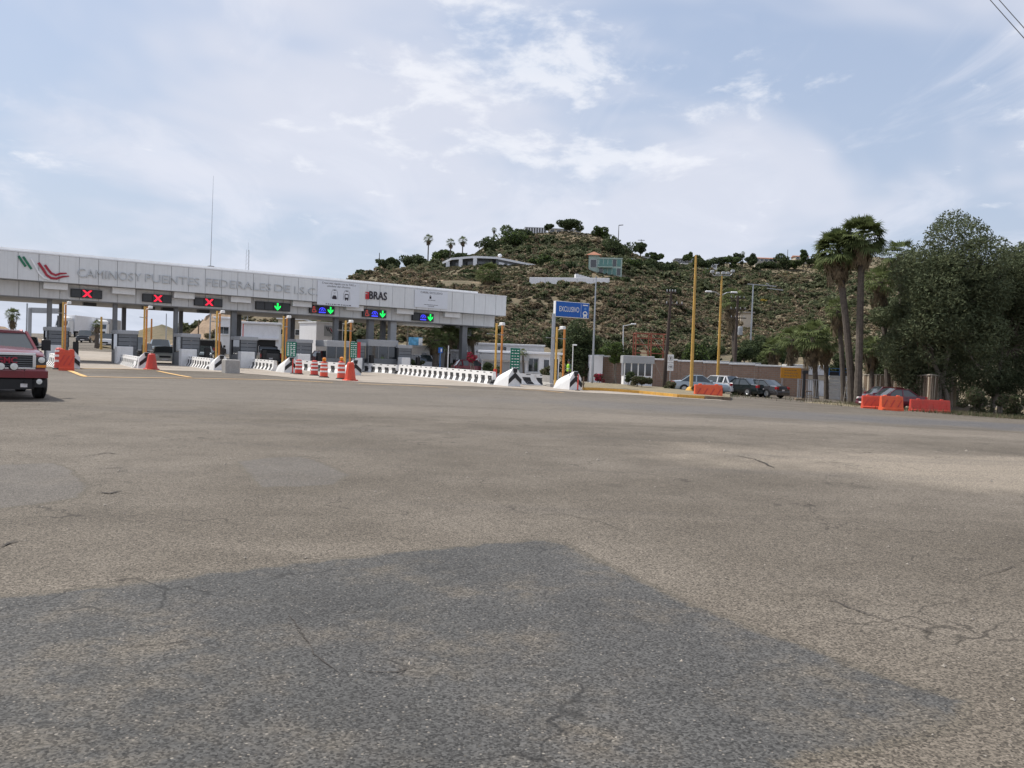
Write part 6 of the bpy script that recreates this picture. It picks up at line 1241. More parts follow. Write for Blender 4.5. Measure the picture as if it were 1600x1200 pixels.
for i, (px, lab) in enumerate(((1263, 'brown stool beside the black reader post'),)):
    p = B(px, 65); t = thing('stool', lab, 'stool', p); MB().bbox(-0.2, 0.2, -0.2, 0.2, 0.72, 0.80, 0.02).build('seat', M['wood'], t)
    for a in (-1, 1):
        for b_ in (-1, 1): MB().beam((a*0.2, b_*0.2, 0), (a*0.15, b_*0.15, 0.72), 0.04).build('leg', M['wood'], t)
# timber fence on the right
fpts = [G(1489, 641.5), B(1452, 59), B(1420, 66), B(1345, 74)]; fh = H(1490, 591, fpts[0].y, fpts[0])
t = thing('timber_fence', 'weathered board fence ending in a thick post beside the eucalyptus', 'fence', fpts[0]); o = fpts[0]; bi = 0; bm = {}
for a, b_ in zip(fpts, fpts[1:]):
    d = b_-a; L_ = math.hypot(d.x, d.y); n = int(L_/0.21); rz = math.atan2(d.y, d.x)
    for k in range(n):
        q = a.lerp(b_, (k+0.5)/n)-o; key = bi % 7; bi += 1
        if key not in bm:
            hh = fh*random.uniform(0.93, 1.0); bm[key] = MB().bbox(-0.095, 0.095, -0.014, 0.014, -0.1, hh, 0.006).build('board', [M['wood'], M['cream'], M['wood']][key % 3] if key in (1, 4) else M['wood'], t).data; ob = t.children[-1] if False else bpy.data.objects[-1] if False else None
            for c in bpy.data.objects:
                if c.data is bm[key]: ob = c
        else: ob = link('board', bm[key], t)
        ob.location = q; ob.rotation_euler = (random.uniform(-0.02, 0.02), 0, rz+random.uniform(-0.05, 0.05))
    MB().beam(a-o+Vector((0, 0, fh+0.02)), b_-o+Vector((0, 0, (fh if a is fpts[0] else fh*0.95)+0.02)), 0.14, 0.09).build('top_rail', M['fieldstone'], t)
MB().bbox(-0.13, 0.13, -0.13, 0.13, -0.1, fh+0.08, 0.02).build('end_post', mat('pale_timber_post', (0.36, 0.29, 0.20), 0.85, var=0.25, dirt=0.2), t)
p0, p1 = B(1318, 70), B(1352, 66); d = p1-p0; t = thing('wire_fence', 'leaning stakes of a wire fence beside the twin palms', 'fence', p0)
for k in range(6):
    q = d*(k/5); MB().tube([q, q+Vector((random.uniform(-0.2, 0.3), 0, random.uniform(1.3, 1.9)))], 0.04, 6).build('stake', M['fieldstone'], t)
for z in (0.4, 0.8, 1.2): MB().tube([Vector((0, 0, z)), d+Vector((0, 0, z))], 0.008, 4).build('wire', M['steel'], t)
# ------------------------------------------------------------------ kerb island and verges
kp = [G(*q) for q in ((912, 610), (935, 610.5), (960, 612), (1000, 615), (1030, 618), (1060, 621), (1100, 623.5), (1140, 625.5))]
bk = [B(q, D) for q, D in ((915, 69), (940, 73), (965, 76), (1000, 77), (1035, 76), (1065, 68), (1104, 63.5), (1141, 60.0))]
mb = MB(); vs = []
for a, b_ in zip(kp, bk):
    for s in range(5):
        q = a.lerp(b_, (0.02, 0.25, 0.5, 0.75, 1.0)[s]); vs.append((q.x, q.y, gz(q.x, q.y)+(0.17, 0.24, 0.28, 0.22, 0.0)[s]+random.uniform(0, 0.03)*(0 < s < 4)))
mb.add(vs, [(i*5+s, (i+1)*5+s, (i+1)*5+s+1, i*5+s+1) for i in range(len(kp)-1) for s in range(4)]); tag(mb.build('verge', M['verge'], smooth=60), kind='structure')
kt = tag(link('kerb', None, None, kp[0]), 'worn yellow kerb along the planted island', 'kerb')
kl = [kp[0].lerp(kp[1], 0)]
for a, b_ in zip(kp, kp[1:]):
    n = max(1, int((b_-a).length/1.0))
    for k in range(n):
        q0, q1 = a.lerp(b_, k/n), a.lerp(b_, (k+1)/n); q0 = Vector((q0.x, q0.y, gz(*q0.xy)))-kp[0]; q1 = Vector((q1.x, q1.y, gz(*q1.xy)))-kp[0]; e = (q1-q0).normalized()*0.006
        MB().beam(q0+e+Vector((0, 0, 0.08)), q1-e+Vector((0, 0, 0.08)), 0.18, 0.22).build('kerb_stone', M['kerb'] if q1.x < (kp[-1]-kp[0]).x*0.80 else M['wood'], kt)
def mound(name, cx, cy, rx, ry, h, m, seed, base=-0.05):
    rng = np.random.default_rng(seed); U = np.linspace(0, 6.2832, 29)[:-1]; mb = MB(); vs = [(cx, cy, gz(cx, cy)+h)]
    for r in np.linspace(0.14, 1, 7):
        for u in U: k = 1+0.12*math.sin(3*u+seed)+0.06*rng.normal(); x, y = cx+rx*r*k*math.cos(u), cy+ry*r*k*math.sin(u); vs.append((x, y, gz(x, y)+(h*(1-r)**1.2*(1+0.10*rng.normal()) if r < 1 else base)))
    n = len(U); fs = [(0, 1+i, 1+(i+1) % n) for i in range(n)]
    for r in range(6): fs += [(1+r*n+i, 1+(r+1)*n+i, 1+(r+1)*n+(i+1) % n, 1+r*n+(i+1) % n) for i in range(n)]
    return tag(mb.add(vs, fs).build(name, m, smooth=60), kind='structure')
q = G(1520, 645); mound('dirt_mound', q.x, q.y+1.2, 2.2, 1.6, 0.55, M['dirt'], 3); q = G(1600, 650); mound('verge', q.x+3, q.y+6, 11, 6.5, 0.5, M['verge'], 4); q = G(1340, 636); mound('verge', q.x, q.y+3.2, 2.4, 3.0, 0.12, M['verge'], 5); q = G(1470, 640); mound('verge', q.x-1, q.y+2.0, 3.5, 1.9, 0.10, M['dirt'], 6)
q = B(28, 114); mound('dirt_bank', q.x-3, q.y, 7, 7, 2.0, M['cutbank'], 7); q = B(332, 165); mound('dirt_bank', q.x, q.y, 9, 12, 4.5, M['cutbank'], 8)
# tufts of grass on the verges
def grass():
    rng = np.random.default_rng(9); C = []
    def area(c, sx, sy, n):
        x = c.x+rng.normal(size=n)*sx; y = c.y+rng.normal(size=n)*sy; z = np.array([gz(a, b_) for a, b_ in zip(x, y)])+0.12; C.append(np.stack([x, y, z], 1))
    area(B(1000, 66), 4.5, 3.0, 1500); area(B(1070, 62), 2.0, 1.2, 500); area(B(1335, 60), 1.6, 2.0, 700); area(B(1560, 56), 3.5, 1.6, 2200); area(B(1610, 54), 3.0, 1.6, 1500); area(B(950, 66), 2.5, 2.0, 500)
    C = np.concatenate(C); n = len(C); d = np.stack([rng.normal(size=n)*0.35, rng.normal(size=n)*0.35, np.ones(n)], 1); s = rng.normal(size=(n, 3)); s[:, 2] = 0; s /= np.linalg.norm(s, axis=1)[:, None]; l = rng.uniform(0.12, 0.34, n)[:, None]; w = 0.022
    b0 = C-np.array([0, 0, 0.14]); V = np.stack([b0-s*w, b0+s*w, b0+d*l+s*w*0.2, b0+d*l-s*w*0.2], 1).reshape(-1, 3)
    o = np_mesh('verge_grass', V, np.arange(4*n).reshape(-1, 4), None, None, mi=rng.integers(0, 3, n), mats=[M['lf_dry'], M['lf_m'], M['lf_dry']]); tag(o, 'dry grass tufts along the verges and kerb island', 'grass', kind='stuff')
grass()
# ------------------------------------------------------------------ poles, lamps, signs
def pole(name, label, cat, pxb, D, pxt, pyt, r0, r1, m, dz=0.0):
    b_ = B(pxb, D); tp = P(pxt, pyt, D); t = thing(name, label, cat, b_); MB().tube([(0, 0, -0.1), ((tp.x-b_.x)*0.5, 0, (tp.z-b_.z)*0.5), (tp.x-b_.x, 0, tp.z-b_.z)], [r0, (r0+r1)/2, r1], 10).build('pole', m, t, smooth=50); return t, Vector((tp.x-b_.x, 0, tp.z-b_.z))
t, tp = pole('yellow_pole', 'tall plain yellow pole rising from the kerb island', 'pole', 1079.5, 60.5, 1087.5, 399, 0.14, 0.075, M['yellow']); MB().lathe([(0.5, -0.05), (0.45, 0.25), (0.27, 0.5), (0.18, 0.55)], 12).build('footing', M['kerb'], t, smooth=40)
t, tp = pole('lamp_pole', 'yellow lamp pole with floodlight bar and two curved lamp arms', 'lamp pole', 1120.5, 75, 1128, 431, 0.14, 0.08, M['yellow'])
mb = MB(); mb.tube([tp+Vector((-0.95, 0, 0.25)), tp+Vector((-0.75, 0, 0.0)), tp+Vector((0.75, 0, 0.05)), tp+Vector((1.0, 0, 0.35))], 0.045, 6); mb.build('floodlight_bar', M['steel'], t)
for x, z in ((-0.9, 0.35), (-0.4, 0.2), (0.1, 0.25), (0.5, 0.25), (0.95, 0.45)): MB().bbox(tp.x+x-0.16, tp.x+x+0.16, -0.2, 0.12, tp.z+z-0.1, tp.z+z+0.12, 0.04).build('floodlight', M['lgrey'], t)
z = tp.z-1.55
for s in (-1, 1): MB().tube([(tp.x*0.85, 0, z-0.25), (tp.x*0.85+s*0.5, 0, z+0.05), (tp.x*0.85+s*0.9, 0, z+0.1)], 0.04, 6).build('lamp_arm', M['steel'], t); MB().bbox(min(tp.x*0.85+s*0.85, tp.x*0.85+s*1.45), max(tp.x*0.85+s*0.85, tp.x*0.85+s*1.45), -0.14, 0.14, z+0.03, z+0.17, 0.05).build('lamp_head', M['white'], t)
def insulators(t, tp, arms):
    for dz, w, off in arms:
        a = MB().beam(tp+Vector((-w/2+off, 0.06, dz)), tp+Vector((w/2+off, 0.06, dz)), 0.09, 0.11).build('crossarm', M['pole_w'], t)
        for k in range(4): MB().lathe([(0.03, 0), (0.05, 0.05), (0.05, 0.16), (0.02, 0.2)], 8, tuple(tp+Vector((-w/2+off+w*(k+0.5)/4, 0.06, dz+0.056)))).build('insulator', M['lgrey'], a)
t, tp = pole('power_pole', 'dark timber power pole with crossarms beside the two white road signs', 'power pole', 1037, 69, 1049, 455, 0.20, 0.10, M['pole_w']); insulators(t, tp, ((-0.1, 0.9, 0.0), (-1.1, 1.7, 0.3)))
t, tp = pole('power_pole', 'dark timber power pole with transformer on the slope by the slim palm', 'power pole', 1146, 97, 1153, 462, 0.24, 0.12, M['pole_w']); insulators(t, tp, ((-0.3, 2.0, 0.0), (-1.6, 2.2, 0.1), (-2.6, 2.0, 0.1))); MB().lathe([(0.28, 0), (0.3, 0.05), (0.3, 0.9), (0.2, 1.0)], 12, (tp.x+0.35, -0.3, tp.z-4.6)).build('transformer', M['lgrey'], t, smooth=40)
t, tp = pole('power_pole', 'pale utility pole with two long crossarms on the far slope', 'power pole', 1172, 150, 1177, 444, 0.16, 0.11, M['steel'])
for dz, w, off in ((0.0, 5.2, 1.6), (-0.65, 2.9, 4.0), (0.25, 0.5, 2.6)): MB().beam(tp+Vector((-w/2+off, 0, dz)), tp+Vector((w/2+off, 0, dz-0.25)), 0.13, 0.15).build('crossarm', M['lgrey'], t)
t, tp = pole('steel_pole', 'slim grey steel pole right of the blue sign', 'pole', 925, 71, 931.5, 432, 0.12, 0.05, M['steel'])
t, tp = pole('street_lamp', 'small street lamp with one arm above the brick wall', 'street lamp', 972.5, 88, 974, 508, 0.07, 0.05, M['white']); MB().tube([tp+Vector((0, 0, -0.1)), tp+Vector((1.0, 0, 0.15))], 0.03, 6).build('arm', M['white'], t); MB().bbox(tp.x+0.8, tp.x+1.35, -0.12, 0.12, tp.z+0.1, tp.z+0.22, 0.04).build('lamp_head', M['white'], t)
t, tp = pole('street_lamp', 'thin pale lamp post beside the workman', 'street lamp', 893.5, 74, 895.5, 539, 0.05, 0.04, M['white']); MB().bbox(tp.x-0.05, tp.x+0.35, -0.1, 0.1, tp.z-0.06, tp.z+0.06, 0.03).build('lamp_head', M['white'], t)
for px, D, pt, py, r, m, lab in ((158, 94, 158.5, 495, 0.13, 'yellow', 'short yellow timber pole on the climbing road'), (236, 92, 237, 498, 0.10, 'orangey', 'orange steel post behind the yellow post pair'), (309, 92, 310.5, 502, 0.08, 'wood', 'brown post between the third and fourth columns'), (327, 92, 329, 490, 0.08, 'steel', 'grey post left of the narrow tall white building'), (379, 92, 380, 506, 0.06, 'redor', 'red slim post before the white garage building'), (635, 82, 637, 512, 0.09, 'cream', 'cream post right of the thick pale column'), (41, 98, 42.5, 474, 0.10, 'steel', 'slim grey pole at the left, beside the sign gantry'), (259, 96, 260, 490, 0.06, 'steel', 'thin grey pole behind the champagne sedan'), (699, 76, 701, 540, 0.05, 'white', 'white lantern post by the office palms'), (90, 96, 90.5, 493, 0.09, 'dgrey', 'dark post beside the rear of the leftmost column')):
    pole('slim_post', lab, 'post', px, D, pt, py, r, r*0.85, M[m])
b_ = B(46, 104); t = thing('sign_gantry', 'grey overhead sign gantry beyond the red pickup', 'gantry', b_); hh = H(47, 481, 104, b_); MB().bbox(-0.16, 0.16, -0.16, 0.16, 0, hh, 0.02).build('post', M['lgrey'], t); MB().bbox(0.2, 3.6, -0.1, 0.1, hh-0.62, hh-0.05, 0.02).build('sign_panel', M['lgrey'], t); MB().beam((-0.1, 0, hh-0.02), (4.0, 0, hh-0.02), 0.14).build('beam', M['lgrey'], t)
# white road signs
b_ = B(1046, 66); t = thing('road_sign', 'two stacked white road signs with black rings beside the timber pole', 'sign', b_, -0.08); hp = H(1047, 554, 66, b_); MB().tube([(0, 0.05, 0), (0, 0.05, hp-0.1)], 0.035, 8).build('post', M['steel'], t)
for k in range(2):
    z1 = hp-k*0.67; MB().bbox(-0.24, 0.24, -0.012, 0.012, z1-0.63, z1, 0.006).build('panel', M['white'], t); mb = MB()
    for a in range(20): mb.beam((0.175*math.cos(a*0.314), -0.018, z1-0.31+0.175*math.sin(a*0.314)), (0.175*math.cos(a*0.314+0.314), -0.018, z1-0.31+0.175*math.sin(a*0.314+0.314)), 0.010, 0.04, up=(0, 1, 0))
    mb.build('ring', M['ink'], t)
    if k == 0: lettering('E', 0.24, (0, -0.016, z1-0.31), M['ink'], t, 0.003, offset=0.008)
    else: MB().prism([(-0.12, z1-0.34), (0.02, z1-0.34), (0.02, z1-0.42), (0.13, z1-0.31), (0.02, z1-0.20), (0.02, z1-0.28), (-0.12, z1-0.28)], -0.018, -0.013).build('arrow', M['ink'], t)
b_ = B(687, 76); t = thing('parking_sign', 'small blue sign on a post between the office palms', 'sign', b_, 0.2); hp = H(687, 543, 76, b_); MB().tube([(0, 0.04, 0), (0, 0.04, hp)], 0.04, 8).build('post', M['lblue'], t); MB().bbox(-0.2, 0.2, -0.012, 0.012, hp-0.5, hp, 0.005).build('panel', M['blue'], t); MB().box(0.02, 0.14, -0.018, -0.0125, hp-0.4, hp-0.1).build('pale_mark', M['banner'], t)
b_ = B(1072, 83.2); t = thing('wall_notice', 'pale notice board with small print on the brick wall', 'sign', b_, -0.05); z1 = H(1072, 564.5, 83.2, b_); MB().bbox(-1.05, 1.05, -0.03, 0.03, z1-0.72, z1, 0.01).build('panel', M['whitewall'], t); mb = MB()
for k in range(3):
    x = -0.8
    while x < 0.8: l = random.uniform(0.08, 0.25); mb.box(x, x+l, -0.036, -0.031, z1-0.25-k*0.16, z1-0.21-k*0.16); x += l+0.08
tag(mb.build('small_print', M['grey'], t), kind='stuff')
for x in (-0.9, 0.9): MB().beam((x, 0.06, 0), (x, 0.06, z1-0.1), 0.06).build('post', M['steel'], t)
# red steel frame
b_ = B(1014, 81); t = thing('lattice_tower', 'red oxide steel lattice frame standing behind the guard hut', 'tower', b_); hs = H(1014, 520, 81, b_); xs = (-1.45, 0.05, 0.75, 1.55); n = 0
for y in (0.0, 1.6):
    for x in xs[:2]+xs[3:]: MB().beam((x, y, 0), (x, y, hs), 0.11).build('column', M['scaff'], t)
    for z in (hs*0.62, hs*0.78, hs-0.06, hs*0.90): MB().beam((xs[0], y, z), (xs[3], y, z), 0.07).build('girt', M['scaff'], t)
    for a, c in ((0, 1), (1, 3)):
        for z0, z1 in ((hs*0.05, hs*0.60), (hs*0.62, hs*0.98)): MB().beam((xs[a], y, z1), (xs[c], y, z0), 0.05).build('brace', M['scaff'] if y else M['fieldstone'], t)
for x in (xs[0], xs[1], xs[3]): MB().beam((x, 0, hs-0.06), (x, 1.6, hs-0.06), 0.07).build('girt', M['scaff'], t)
# overhead wires crossing the top right corner
for k, (x0, y0, x1, y1) in enumerate(((1545, -22, 1640, 88), (1559, -22, 1640, 72))):
    a, b_ = P(x0-260, y0-300, 26), P(x1+200, y1+230, 17); pts = [a.lerp(b_, i/24)+Vector((0, 0, -0.3*math.sin(math.pi*i/24))) for i in range(25)]
    o = MB().tube([q-a for q in pts], 0.010, 5).build('overhead_wire', M['black'], loc=a); tag(o, ('overhead wire crossing the top right corner, left one', 'overhead wire crossing the top right corner, right one')[k], 'wire')
# ------------------------------------------------------------------ workman
def person(label, loc, rz):
    J = [((0, 0, 0.98), 0.145), ((0, 0, 1.18), 0.135), ((0, 0, 1.38), 0.165), ((0, 0, 1.50), 0.075), ((0.01, 0, 1.58), 0.07), ((0.02, 0, 1.68), 0.105), ((0.01, 0, 1.77), 0.075),
         ((0, 0.10, 0.92), 0.105), ((0.03, 0.12, 0.50), 0.07), ((-0.02, 0.13, 0.09), 0.05), ((0.14, 0.14, 0.04), 0.042),
         ((0, -0.10, 0.92), 0.105), ((0.0, -0.12, 0.50), 0.07), ((-0.03, -0.13, 0.09), 0.05), ((0.13, -0.15, 0.04), 0.042),
         ((0, 0.19, 1.42), 0.075), ((-0.02, 0.27, 1.16), 0.052), ((0.10, 0.27, 0.95), 0.040), ((0.14, 0.26, 0.86), 0.038),
         ((0, -0.19, 1.42), 0.075), ((-0.03, -0.26, 1.16), 0.052), ((0.16, -0.20, 1.05), 0.040), ((0.24, -0.16, 1.08), 0.038)]
    E = [(0, 1), (1, 2), (2, 3), (3, 4), (4, 5), (5, 6), (0, 7), (7, 8), (8, 9), (9, 10), (0, 11), (11, 12), (12, 13), (13, 14), (2, 15), (15, 16), (16, 17), (17, 18), (2, 19), (19, 20), (20, 21), (21, 22)]
    for (hx, hy, hz), wr, sgn in ((J[18][0], 18, 1), (J[22][0], 22, -1)):      # five fingers on each hand
        up = wr == 22
        for f in range(5):
            off = (f-1.5)*0.02 if f < 4 else 0.045
            L_ = (0.075, 0.085, 0.08, 0.065, 0.05)[f]; k = len(J)
            J.append(((hx+(0.05 if up else off), hy+(off if up else 0.012*sgn), hz-(0.01 if up else 0.05)), 0.011)); J.append(((hx+(0.05+L_*0.6 if up else off+0.01), hy+(off if up else 0.0), hz-(0.03 if up else 0.05+L_*0.6)), 0.009)); E += [(wr, k), (k, k+1)]
    me = bpy.data.meshes.new('body'); me.from_pydata([j[0] for j in J], E, []); ob = bpy.data.objects.new('body', me); COL.objects.link(ob)
    sk = ob.modifiers.new('skin', 'SKIN'); sv = me.skin_vertices[0].data
    for i, j in enumerate(J): sv[i].radius = (j[1], j[1]); sv[i].use_root = (i == 0)
    ob.modifiers.new('sub', 'SUBSURF').levels = 2; ob.modifiers['sub'].render_levels = 2
    m2 = bpy.data.meshes.new_from_object(ob.evaluated_get(bpy.context.evaluated_depsgraph_get())); bpy.data.objects.remove(ob)
    m2.materials.clear()
    for m in (mat('dark_trousers', (0.02, 0.035, 0.035), 0.8), mat('dark_shirt', (0.03, 0.045, 0.07), 0.8), mat('skin_tone', (0.25, 0.14, 0.09), 0.6), M['black']): m2.materials.append(m)
    for f in m2.polygons:
        c = f.center; f.material_index = 3 if c.z < 0.09 else 0 if c.z < 0.98 and abs(c.y) < 0.22 else 2 if c.z > 1.50 or (abs(c.y) > 0.2 and c.z < 1.0) or c.x > 0.19 else 1; f.use_smooth = True
    t = thing('person', label, 'person', loc, rz); link('body', m2, t)
    mb = MB(); n = 16; prof = ((0.90, 0.165, 0.205), (1.10, 0.16, 0.20), (1.30, 0.18, 0.225), (1.42, 0.165, 0.20), (1.49, 0.10, 0.12)); vs = [(a*math.cos(6.2832*i/n), b_*math.sin(6.2832*i/n), z) for z, a, b_ in prof for i in range(n)]
    mb.add(vs, [(k*n+i, k*n+(i+1) % n, (k+1)*n+(i+1) % n, (k+1)*n+i) for k in range(len(prof)-1) for i in range(n)]).build('safety_vest', mat('lime_vest', (0.32, 0.62, 0.04), 0.6, emit=(0.3, 0.8, 0.05), es=0.0), t, smooth=60)
    mb = MB(); vs = [(a*1.03*math.cos(6.2832*i/n), b_*1.03*math.sin(6.2832*i/n), z) for z, a, b_ in ((1.08, 0.161, 0.201), (1.13, 0.163, 0.204)) for i in range(n)]; mb.add(vs, [(i, (i+1) % n, n+(i+1) % n, n+i) for i in range(n)]).build('reflective_band', M['reflect'], t)
    MB().lathe([(0.112, 1.70), (0.118, 1.74), (0.10, 1.80), (0.06, 1.835), (0.01, 1.845)], 14, (0.0, 0, 0)).build('dark_hair', M['black'], t, smooth=60)
    for sy in (-1, 1): MB().lathe([(0.004, -0.012), (0.011, 0.0), (0.004, 0.012)], 8, (0.118, sy*0.035, 1.69)).build('eye', M['black'], t)
    MB().beam((0.115, 0, 1.685), (0.135, 0, 1.655), 0.022).build('nose', m2.materials[2], t); MB().beam((0.105, -0.025, 1.625), (0.105, 0.025, 1.625), 0.012).build('mouth', M['redsign'], t)
    for sy in (-1, 1): MB().lathe([(0.01, -0.03), (0.02, 0.0), (0.01, 0.03)], 8, (0.015, sy*0.108, 1.68)).build('ear', m2.materials[2], t)
person('workman in lime vest and dark trousers standing behind the rightmost noses', B(888, 66, 0.15), math.radians(200))
# ------------------------------------------------------------------ houses on the hill
def hbuild(name, label, px0, px1, ytop, ybot, D, depth, wallm, rz=0.0, roofm=None, over=0.3, cat='house', nwin=0, wz=(0.35, 0.75), glass='glass', roof_h=0.35):
    a = P((px0+px1)/2, ybot, D); w = (px1-px0)*D/F_PX; h = (ybot-ytop)*D/F_PX; t = thing(name, label, cat, a, rz); g_ = gz(a.x, a.y)
    MB().box(-w/2, w/2, 0, depth, min(-1.5, g_-a.z-1.5), h-roof_h).build('wall', wallm, t)
    if roofm is M['terra']: MB().prism([(-over, h-roof_h), (depth+over, h-roof_h), (depth*0.5, h+0.6)], -w/2-over, w/2+over, 'yz').build('roof', roofm, t)
    else: MB().box(-w/2-over, w/2+over, -over, depth+over, h-roof_h+0.001, h).build('roof', roofm or M['whitewall'], t)
    for k in range(nwin):
        x0 = -w/2+w*(k+0.2)/nwin; wd = w/nwin*0.6; f = MB().box(x0-0.1, x0+wd+0.1, -0.08, -0.002, h*wz[0]-0.1, h*wz[1]+0.1).build('window', M['white'], t); MB().box(x0, x0+wd, -0.10, -0.0805, h*wz[0], h*wz[1]).build('pane', M[glass], f)
    return t, w, h
# long terrace house in bays that follow the bend of its roof
th = thing('terrace_house', 'long low terrace house with white columns and sweeping white roof edge', 'house', P(765, 415, 250)); o = P(765, 415, 250); rl = [(692, 411, 252), (706, 404.5, 250), (742, 401.5, 248), (775, 403, 250), (805, 409, 254), (836, 415, 258)]
for i, (a, b_) in enumerate(zip(rl, rl[1:])):
    p0, p1 = P(*a)-o, P(*b_)-o; MB().beam(p0, p1, 0.5, 0.62).build('roof_edge', M['whitewall'], th)
    back = Vector((0, 9, 0)); MB().add([p0+Vector((0, 0, 0.2)), p1+Vector((0, 0, 0.2)), p1+back, p0+back], [(0, 1, 2, 3)]).build('roof', M['lgrey'], th)
    q0, q1 = p0+Vector((0, 2.5 if i < 3 else 0.4, 0)), p1+Vector((0, 2.5 if i < 3 else 0.4, 0)); zb = Vector((0, 0, 5.5)); MB().add([q0-zb, q1-zb, q1, q0], [(0, 1, 2, 3)]).build('wall', M['grey'], th)
    if i >= 1:
        for k in range(2):
            m0, m1 = q0.lerp(q1, 0.15+0.45*k), q0.lerp(q1, 0.45+0.45*k); e = Vector((0, -0.06, 0)); f = MB().add([m0+e-Vector((0, 0, 2.6)), m1+e-Vector((0, 0, 2.6)), m1+e-Vector((0, 0, 1.0)), m0+e-Vector((0, 0, 1.0))], [(0, 1, 2, 3)]).build('window', M['whitewall' if i > 2 else 'glass'], th)
for px, py, D in ((700, 408, 251), (720, 404, 249.4), (742.5, 402.5, 248)): q = P(px, py, D)-o; MB().box(q.x-0.55, q.x+0.55, q.y-0.4, q.y+0.5, q.z-5, q.z-0.1).build('column', M['whitewall'], th)
MB().lathe([(0.2, 0), (0.6, 0.2), (0.68, 0.6), (0.42, 0.95), (0.05, 1.05)], 12, tuple(P(781, 402, 256)-o)).build('white_dome', M['whitewall'], th, smooth=60)
t, w, h = hbuild('hilltop_house', 'flat-roofed hilltop house with pale vertical fins', 821, 853, 355.5, 368, 388, 9, M['grey'], 0.0, M['lgrey'], 0.5)
for k in range(9): MB().box(-w/2+k*w/8-0.22, -w/2+k*w/8+0.22, -0.5, -0.003, -0.6, h-0.36).build('fin', M['whitewall'], t)
hbuild('hilltop_house', 'low pale hilltop wing behind the umbrella pine', 858, 908, 357.5, 366, 392, 8, M['cream'], 0.0, M['lgrey'], 0.3, nwin=5)
t, w, h = hbuild('glass_house', 'pale green two-storey glass house with balcony', 934, 971, 403, 433, 258, 9, M['greenframe'], -0.12, M['greenframe'], 0.2)
for r in range(2):
    for k in range(5): x0 = -w/2+0.35+k*(w-0.5)/5; f = MB().box(x0, x0+(w-0.5)/5-0.25, -0.06, -0.002, h*(0.10+r*0.46), h*(0.46+r*0.46)).build('window', M['greenwall'] if (k+r) % 4 else M['glass'], t)
MB().box(-w/2, w*0.1, -1.6, -0.062, h*0.47, h*0.52).build('balcony', M['greenframe'], t); MB().box(-w/2, w*0.1, -1.6, -1.55, h*0.521, h*0.62).build('balcony_glass', M['greenwall'], t)
t2, w, h = hbuild('stair_tower', 'pale green stair tower with small red hip roof beside the glass house', 919, 934, 399, 433, 259, 5, M['greenframe'], -0.12, M['greenframe'], 0.2, 'tower', nwin=1, wz=(0.45, 0.8)); MB().add([(-w/2-0.9, -0.9, h), (w/2+0.9, -0.9, h), (w/2+0.9, 5.9, h), (-w/2-0.9, 5.9, h), (0, 2.5, h+1.5)], [(0, 1, 4), (1, 2, 4), (2, 3, 4), (3, 0, 4), (3, 2, 1, 0)]).build('hip_roof', M['terra'], t2)
a, b_ = P(827, 444.5, 200), P(952, 446, 196); d = b_-a; t = thing('garden_wall', 'long white garden wall on the terrace below the glass house', 'wall', a, math.atan2(d.y, d.x)); Lw = math.hypot(d.x, d.y)
for k in range(5): MB().bbox(Lw*k/5+0.02, Lw*(k+1)/5-0.02, 0, 0.4, -2.2+(b_.z-a.z)*k/5, 1.75+(b_.z-a.z)*k/5, 0.03).build('wall_bay', M['whitewall'], t)
a = P(912, 434, 206); t = thing('garden_stair', 'white stepped stair descending to the long garden wall', 'stair', a, 0.1)
for k in range(6): MB().box(-2.0+k*0.7, -1.3+k*0.7, 0, 2.2, -2, 0.9-k*0.16).build('step', M['whitewall'], t)
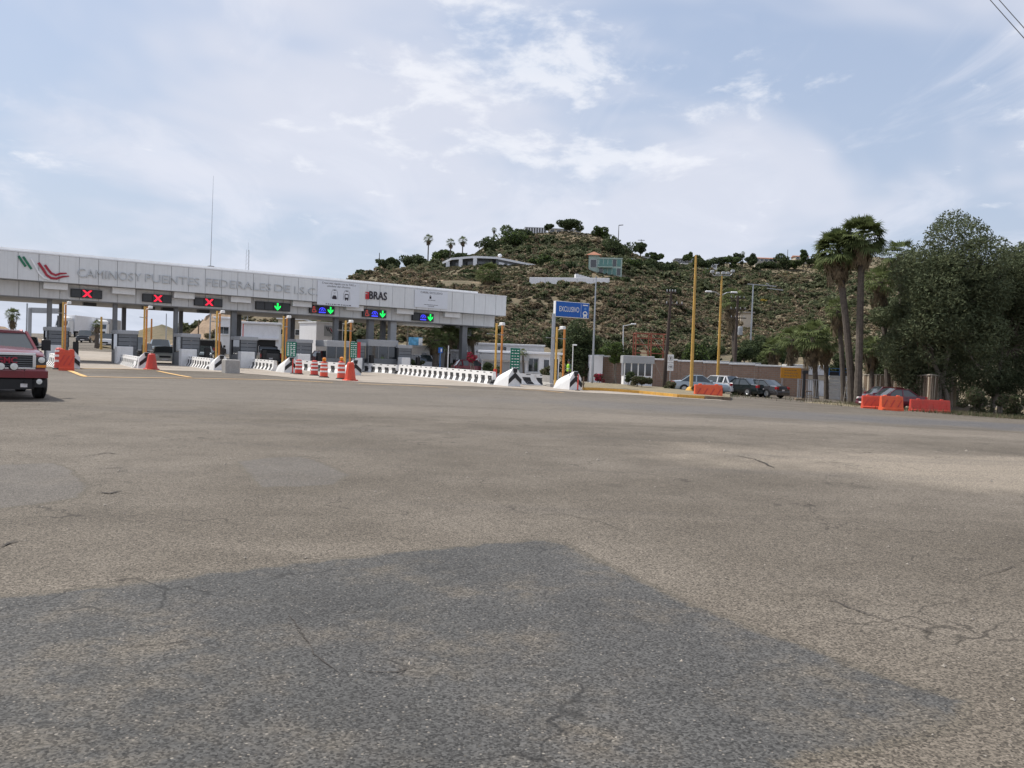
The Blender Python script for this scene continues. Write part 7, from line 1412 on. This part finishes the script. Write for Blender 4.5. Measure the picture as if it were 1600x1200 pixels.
for px0, px1, y0, y1, D, wm, rm, nw, nm, lab in ((1003, 1021, 400, 413, 395, 'whitewall', None, 2, 'ridge_house', 'small white house with dome left on the ridge'), (1056, 1082, 404, 411, 420, 'grey', 'lgrey', 3, 'ridge_house', 'dark flat-roofed ridge house above white terraces'), (1066, 1120, 412, 420, 405, 'whitewall', None, 6, 'ridge_house', 'white terraced ridge house below the flat-roofed one'), (1180, 1214, 403, 411, 430, 'cream', 'terra', 5, 'tiled_house', 'long house with red tiled roof on the ridge'), (1243, 1264, 400, 407, 440, 'cream', 'terra', 3, 'tiled_house', 'tiled house behind the cypress on the ridge'), (1157, 1176, 487, 500, 205, 'cream', 'fieldstone', 0, 'stone_hut', 'small beige block hut on the middle slope'), (972, 990, 404, 412, 330, 'whitewall', None, 2, 'white_annex', 'low white annex right of the glass house')):
    hbuild(nm, lab, px0, px1, y0, y1, D, 7, M[wm], 0.0, M[rm] if rm else None, 0.4, nwin=nw)
for px, D, yt, lab, arm in ((1001, 385, 374, 'power pole on the right shoulder of the hill skyline', 3), (966, 380, 352, 'lamp mast right of the hilltop trees', 0), (1230, 440, 390, 'thin aerial on the ridge above the tiled house', 0), (592, 300, 395, 'thin aerial at the left end of the hill skyline', 0)):
    t, tp = pole('skyline_pole', lab, 'pole', px, D, px+1, yt, 0.2, 0.12, M['pole_w'])
    for k in range(arm): MB().beam(tp+Vector((-1.6, 0, -0.4-k*1.4)), tp+Vector((1.6, 0, -0.4-k*1.4)), 0.22).build('crossarm', M['pole_w'], t)
    if px == 966: MB().beam(tp, tp+Vector((2.0, 0, 0.2)), 0.3).build('lamp_arm', M['pole_w'], t)
# bare earth along the edge of the bluff
def bank(name, pxs, w, seed):
    rng = np.random.default_rng(seed); mb = MB(); vs = []; n = 40
    for i in range(n+1):
        px = pxs[0]+(pxs[1]-pxs[0])*i/n; p = B(px, 200); D0 = np.interp(p.x/200, _HA[1], _HD[1])
        e = math.sin(math.pi*i/n)**0.5
        for k, s in enumerate((-0.6, -0.25, 0.1, 0.5, 1.0)): D = D0+s*w*e*(1+0.35*rng.normal()); x = p.x/200*D; vs.append((x, D, gz(x, D)+(0.25 if 0 < k < 4 else -0.1)))
    mb.add(vs, [(i*5+k, (i+1)*5+k, (i+1)*5+k+1, i*5+k+1) for i in range(n) for k in range(4)]); tag(mb.build(name, M['cutbank'], smooth=60), kind='structure')
bank('bare_earth_bank', (555, 700), 9, 1); bank('bare_earth_bank', (955, 1050), 12, 2); bank('bare_earth_bank', (770, 830), 7, 3)
q = B(1195, 190); mound('bare_earth_bank', q.x, q.y, 4, 9, 0.5, M['cutbank'], 11); q = B(1255, 200); mound('bare_earth_bank', q.x, q.y, 7, 5, 0.4, M['cutbank'], 12); q = B(1140, 205); mound('bare_earth_bank', q.x, q.y, 5, 6, 0.4, M['cutbank'], 13)
